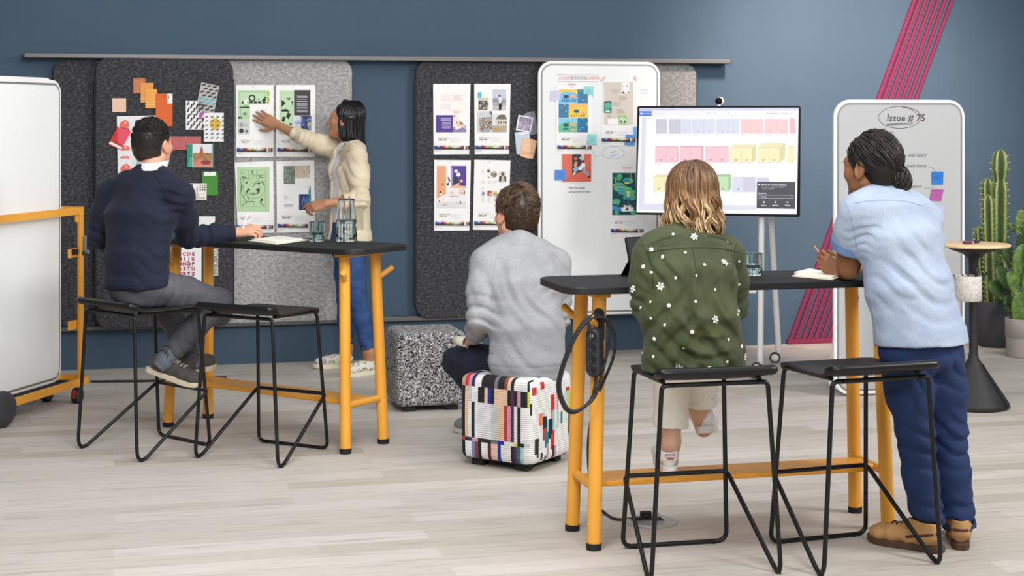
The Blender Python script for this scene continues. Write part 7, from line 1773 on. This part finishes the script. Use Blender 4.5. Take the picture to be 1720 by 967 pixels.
    B.ell(HF(0,0.06,-0.1),(0.07*k,0.085*k,0.09*k),HF.R,0.01,True)
    L=Locks()
    for n_ in range(760):
        side=R.choice((-1,1)); y0=R.uniform(-0.085,0.075); x0=0.006*side; az=math.atan2(y0+0.02,side*0.02)
        # target direction round the head where the lock comes down
        if R.random()<0.62: phi=R.uniform(-PI*0.5-1.25,-PI*0.5+1.25)
        else: phi=R.choice((R.uniform(-0.45,0.62),PI-R.uniform(-0.45,0.62)))
        px_,py_=math.cos(phi),math.sin(phi); rad=1.0+R.uniform(0.0,0.10); leng=R.uniform(0.095,0.180)+ (0.015 if abs(px_)>0.6 else 0); cl=round(phi*3.2)/3.2; wph=cl*9.0+R.uniform(-0.5,0.5); wam=0.011+0.006*math.sin(cl*5); wl=0.105+0.02*math.sin(cl*7)
        pts=[];nn=[];N1=9;N2=14
        for j in range(N1):
            t=j/(N1-1); th=t*PI*0.53; s_=math.sin(th); c_=math.cos(th)
            x=0.0+px_*0.088*s_*rad; y=-0.022+0.0*t+py_*0.108*s_*rad+(1-s_)*y0*0.7; z_=0.036+0.0965*c_*(1+0.02*rad)
            pts.append(Vector((x,y,z_))); nn.append(Vector((x/0.088,(y+0.022)/0.108,(z_-0.036)/0.096)))
        b0=pts[-1]; flare=R.uniform(-0.02,0.24)
        tx=Vector((-py_,px_,0))
        for j in range(1,N2):
            t=j/(N2-1); d=t*leng; env=min(1,t*1.8)
            q=b0+Vector((px_*0.088*(flare*t-0.10*max(0,t-0.75)),py_*0.06*(flare*t)-0.012*t,-d-0.045*0))
            q+=tx*math.sin(2*PI*d/wl+wph)*wam*env+Vector((px_,py_,0))*math.cos(2*PI*d/wl+wph)*wam*0.7*env
            pts.append(q); nn.append(Vector((px_,py_,0)))
        hi=R.random(); s0=R.uniform(0.0,0.22); s1=0.35+0.65*hi if R.random()<0.72 else R.uniform(0.15,0.4)
        L.add([HF.o+HF.R@(q*k) for q in pts],R.uniform(0.0038,0.0068),s0,s1,5,0.42,0.22,[HF.R@q for q in nn])
    for _ in range(70):
        phi=R.uniform(0,2*PI); p0=HF(0.085*math.cos(phi),-0.02+0.1*math.sin(phi)*(-1 if math.sin(phi)>0.5 else 1),R.uniform(-0.13,0.05)); d=Vector((R.uniform(-1,1),R.uniform(-.4,.4),-1)).normalized()
        L.add([p0,p0+d*0.02,p0+d*0.05+Vector((R.uniform(-.01,.01),0,0))],0.0009,0.5,0.95,3,1,0.2)
    L.build('hair',HM,o,B,0.005,lambda v:max(0.05,min(0.55,0.1+(HF.o.z+0.03-v.z)*3.0)))
    return o
woman_green()
# ================================================================ the woman in the cream blazer at the wall
M_SK2=skin('tan_skin','#b07a5a','#c08c6a')
def woman_blazer():
    f=unit((-0.85,-0.53,0)); r=unit((-0.53,0.85,0)); Hp=P(588,400,10.10)
    hp=[(Hp,r,0.165,0.118),(P(588,335,10.12),r,0.135,0.108),(P(586,285,10.12),r,0.150,0.112),(P(585,252,10.13),r,0.150,0.080),(P(583,238,10.14),r,0.060,0.055)]
    nk=P(582,230,10.15); HF=Frame(P(580,202,10.16),(-0.955,0.18,0.10),(0.12,0,1),0.97)
    shL=P(600,262,9.98); elL=P(606,336,9.93); wrL=P(548,341,9.86)
    shR=P(566,252,10.27); elR=P(513,233,10.14); wrR=P(466,210,10.235)
    hips=[P(586,415,10.03),P(584,415,10.19)]; kn=[P(600,500,9.99),P(581,500,10.20)]; an=[P(620,592,9.98),P(583,583,10.22)]
    S=Sculpt(); S.tor([(a,s,x-0.022,y-0.022) for a,s,x,y in hp],0.03); head(S,HF,nk,0.046,male=False)
    for a,b,c in ((shL,elL,wrL),(shR,elR,wrR)): S.limb([a,a.lerp(b,0.5),b],[0.042,0.040,0.034],0.02); S.limb([b,b.lerp(c,0.3),c],[0.036,0.036,0.024],0.012)
    hand(S,wrR,(-0.88,0.20,0.43),(0.0,-0.96,0.15),(-0.35,0.0,-0.9),size=0.98,curls=(0.12,0.1,0.12,0.16),spread=0.10)
    hand(S,wrL,(-0.93,0.05,-0.25),(-0.15,-0.75,0.6),(-0.2,0.5,0.6),size=0.95,curls=(0.35,0.75,0.85,0.9),thumb_in=0.25)
    for h,k_,a in zip(hips,kn,an): S.limb([h,k_,k_.lerp(a,0.35),a],[0.065,0.048,0.050,0.036],0.02)
    S.cap(an[0],an[0]+Vector((0.0,0.0,-0.08)),0.036,0.034,0.015); S.cap(an[1],an[1]+Vector((0.0,0.0,-0.08)),0.036,0.034,0.015)
    for q_ in (-1,1): S.paint.append((ellf(HF(q_*0.05,0.07,-0.02),(0.02,0.02,0.02),HF.R),lin('#c07f62')[:3],0.02))
    o=S.build('person',M_SK2,0.0045,base=lin('#b98463'),**person('standing woman in a cream blazer reaching out to a proof sheet on the wall',(Hp.x,Hp.y,0)))
    eyes(HF,o)
    # teeth of a smile
    # pale top
    M=cloth('lilac_white_top','#d9d5de','#e6e3ea',0.85,500,8)
    T=Sculpt(); T.tor([(a,s,x-0.012,y-0.008) for a,s,x,y in hp],0.03); T.sec(Hp,P(588,415,10.10),r,r,0.15,0.11,0.15,0.11,0.02); T.cut(P(588,373,10.1),(0,0,-1),0.4); T.cut(P(582,236,10.14),(-0.3,0,1),0.10,0.004); T.crumple(0.002,26,2)
    T.build('top',M,0.0055,o)
    M=cloth('cream_wool','#d2c3a6','#dfd2b8',0.9,600,8,sheen=0.1,ws=0.3)
    T=Sculpt(); T.tor([(a,s,x+0.006,y+0.006) for a,s,x,y in hp],0.035); T.sec(Hp,P(590,415,10.10),r,r,0.172,0.124,0.178,0.128,0.02)
    yoke_line(T,P(583,243,10.14),(shL,shR),0.050,0.048)
    T.cut(P(590,404,10.10),(0.02,0.0,-1),0.4); T.cut(P(582,240,10.14),(-0.45,-0.1,1),0.09,0.006)
    # open front: a wedge left between the two fronts
    fr=f; ctr=P(588,330,10.11)
    def open_(p):
        q=p-A3(ctr); u=q@A3(r); v=q@A3(fr); z=q[:,2]; half=0.040+0.05*np.clip((z-0.05)/0.25,0,1)*0+np.clip((-z)/0.30,0,1)*0.02; return np.where(v>0.03,half-np.abs(u-0.0),-1.0)
    T.ops.append(('-',lambda p:-open_(p).astype(np.float32),A3(ctr),0.48,0.004))
    T.limb([shL,shL.lerp(elL,0.5),elL],[0.052,0.057,0.054],0.05); cl=elL.lerp(wrL,0.52); T.limb([elL,cl,elL.lerp(wrL,0.62)],[0.052,0.047,0.047],0.015); cuff(T,elL,cl,0.047,0.025)
    T.limb([shR,shR.lerp(elR,0.5),elR],[0.052,0.056,0.052],0.05); cr=elR.lerp(wrR,0.42); T.limb([elR,cr,elR.lerp(wrR,0.5)],[0.050,0.046,0.046],0.015); cuff(T,elR,cr,0.046,0.025)
    T.fold(elL,elL-shL,0.006,0.045,0.10,0.3,1); T.fold(elL.lerp(cl,0.5),(cl-elL),0.006,0.035,0.07,0.3,2); T.fold(elR,elR-shR,0.006,0.045,0.10,0.3,2); T.fold(P(585,300,9.98),(0.7,0,0.6),0.005,0.06,0.13,0.3,2.4); T.crumple(0.0022,20,5)
    bl=T.build('blazer',M,0.0055,o)
    V=[v.co.copy() for v in bl.data.vertices]; bv=BVHTree.FromPolygons(V,[tuple(p.vertices) for p in bl.data.polygons]); Mr=root_matrix(bl); Mi=Mr.inverted(); o_=Vector((0,0,EYE))
    def shot(x,y):
        h_=bv.ray_cast(Mi@o_,(P(x,y,1)-o_).normalized()); return (Mr@h_[0],h_[1]) if h_[0] is not None else (None,None)
    LP=cloth('cream_lapel','#bdae90','#c9ba9d',0.9,600,8)
    rows=[(240,575,588),(246,572,592),(251,570,594),(254,568,584),(262,565,580),(272,561,574),(283,558,568),(294,555,562),(304,553,557)]
    b=MB(); vs=[];ok=True
    for y,xl,xr in rows:
        while shot(xl,y)[0] is None and xl<xr-2: xl+=0.5
        while shot(xr,y)[0] is None and xr>xl+1: xr-=0.5
        last=shot(xl,y)
        for i in range(6):
            h_,n=shot(xl+(xr-xl)*i/5,y)
            if h_ is None: h_,n=last
            if h_ is None: ok=False; break
            last=(h_,n)
            vs.append(h_+Vector((0,-0.004,0))+n*0.003)
    if ok:
        m_=len(rows); vs2=[v+Vector((0,0.004,0)) for v in vs]; N_=len(vs); fs=[(a*6+i,a*6+i+1,a*6+i+7,a*6+i+6) for a in range(m_-1) for i in range(5)]
        rim=[i for i in range(6)]+[a*6+5 for a in range(1,m_)]+[(m_-1)*6+i for i in range(4,-1,-1)]+[a*6 for a in range(m_-2,0,-1)]
        b.faces(vs+vs2,fs+[tuple(N_+k for k in f_[::-1]) for f_ in fs]+[(rim[i],rim[(i+1)%len(rim)],N_+rim[(i+1)%len(rim)],N_+rim[i]) for i in range(len(rim))],LP,None,True); b.build('lapel',bl,world=True,recalc=True)
    else: print('lapel missed',y,xl,xr)
    b=MB(); q=[]
    for x,y in ((597,350),(610,349),(611,386),(598,386)):
        h_,n=shot(x,y); 
        if h_ is not None: q.append(h_+Vector((0,-0.004,0)))
    if len(q)==4: b.faces(q,[(0,1,2,3)],LP); b.build('patch_pocket',bl,world=True)
    M=cloth('mid_blue_denim','#223e70','#33578f',0.85,450,12,ws=0.3,melange=300)
    Tr=Sculpt(); Tr.tor([(P(586,425,10.11),r,0.135,0.105),(P(588,400,10.10),r,0.150,0.108),(P(588,365,10.11),r,0.128,0.100)],0.03)
    for i,(h,k_,a) in enumerate(zip(hips,kn,an)):
        c=a.lerp(k_,0.04); Tr.limb([h,h.lerp(k_,0.5),k_,k_.lerp(c,0.4),c],[0.090,0.078,0.058,0.056,0.046],0.022); cuff(Tr,k_,c.lerp(k_,0.03),0.046,0.02,0.005); Tr.fold(k_,(0.2,0,1),0.004,0.045,0.09,0.35,i); Tr.fold(c+Vector((0,0,.06)),(0,0,1),0.004,0.04,0.07,0.3,i)
    Tr.crumple(0.002,24,5); Tr.cut(P(588,372,10.1),(0,0,1),0.3); tr=Tr.build('jeans',M,0.005,o)
    V2=[v.co.copy() for v in tr.data.vertices]; bv2=BVHTree.FromPolygons(V2,[tuple(p.vertices) for p in tr.data.polygons])
    for x,y in ((549,352),(548.5,362),(549,372),(550,382)):
        h_=bv2.ray_cast(Mi@o_,(P(x,y,1)-o_).normalized())
        if h_[0] is not None: b=MB(); b.ball(Mr@h_[0],0.008,flat('#b9b6ae'),10,scale=(1,0.5,1)); b.build('fly_button',tr,world=True)
    m=pbr('floral_canvas',None,0.9); nt=NT(m); v=mapped(nt); n=noise(nt,v,34,2,0.5); base(nt,ramp(nt,n,[(0.36,'#7f9a78'),(0.42,'#e4ddcc'),(0.58,'#e8e2d4'),(0.64,'#a89ab8')]))
    SO=pbr('cream_rubber','#e3dcc6',0.7); LC=flat('#efeadf')
    shoe(o,G(634,626.5,0),G(590,632.5,0),L=0.255,upper=m,sole=SO,lace=LC,collar=0.062,sole_h=0.030); shoe(o,G(594,617,0),G(524,619,0),L=0.255,upper=m,sole=SO,lace=LC,collar=0.062,sole_h=0.030)
    # shoulder length straight dark hair
    HM=hair_mat('black_straight_hair','#090708','#18110f','#4a3830',0.3); k=HF.k; R=random.Random(5)
    B=Sculpt(); B.ell(HF(0,-0.022,0.036),(0.083*k,0.104*k,0.090*k),HF.R,0.02); B.sec(HF(0,-0.04,0.02),HF(0,-0.052,-0.135),HF.x,HF.x,0.083,0.070,0.078,0.050,0.03,0.35)
    B.cut(HF(0,0.058,0.05),HF.d(0,1,-0.40),0.2,0.012); B.ell(HF(0,0.085,-0.06),(0.075*k,0.095*k,0.105*k),HF.R,0.01,True)
    L=Locks()
    for _ in range(520):
        y0=R.uniform(-0.08,0.07)
        if R.random()<0.5: phi=R.uniform(-PI*0.5-1.1,-PI*0.5+1.1)
        else: phi=R.choice((R.uniform(-0.5,0.42),PI-R.uniform(-0.5,0.42)))
        px_,py_=math.cos(phi),math.sin(phi); rad=1.0+R.uniform(0,0.05); leng=R.uniform(0.135,0.165)+0.025*max(0,-py_); pts=[];nn=[]
        for j in range(8):
            t=j/7; th=t*PI*0.53; s_=math.sin(th); c_=math.cos(th); x=px_*0.086*s_*rad; y=-0.022+py_*0.106*s_*rad+(1-s_)*y0*0.7; z_=0.036+0.094*c_*rad; pts.append(Vector((x,y,z_))); nn.append(Vector((x/0.086,(y+0.022)/0.106,(z_-0.036)/0.094)))
        b0=pts[-1]; fl=R.uniform(-0.15,0.05)
        for j in range(1,9):
            t=j/8; pts.append(b0+Vector((px_*0.086*fl*t,py_*0.086*fl*t-0.018*t*t+0.01*math.sin(t*3)*R.random()*0.3,-leng*t))); nn.append(Vector((px_,py_,0)))
        s0=R.uniform(0,0.3); L.add([HF.o+HF.R@(q*k) for q in pts],R.uniform(0.0036,0.0052),s0,s0+R.uniform(0.05,0.45),5,0.4,0.3,[HF.R@q for q in nn])
    for q_ in (-1,1):
        for _ in range(30):
            p=HF(q_*R.uniform(0.016,0.046),0.090-abs(R.uniform(0,0.006)),0.025+R.uniform(-0.002,0.003)); L.add([p,p+HF.d(q_*0.009,-0.001,0.001)],0.0010,0.05,0.2,3,1,0.3)
    L.build('hair',HM,o,B,0.005,0.1)
    return o
woman_blazer()
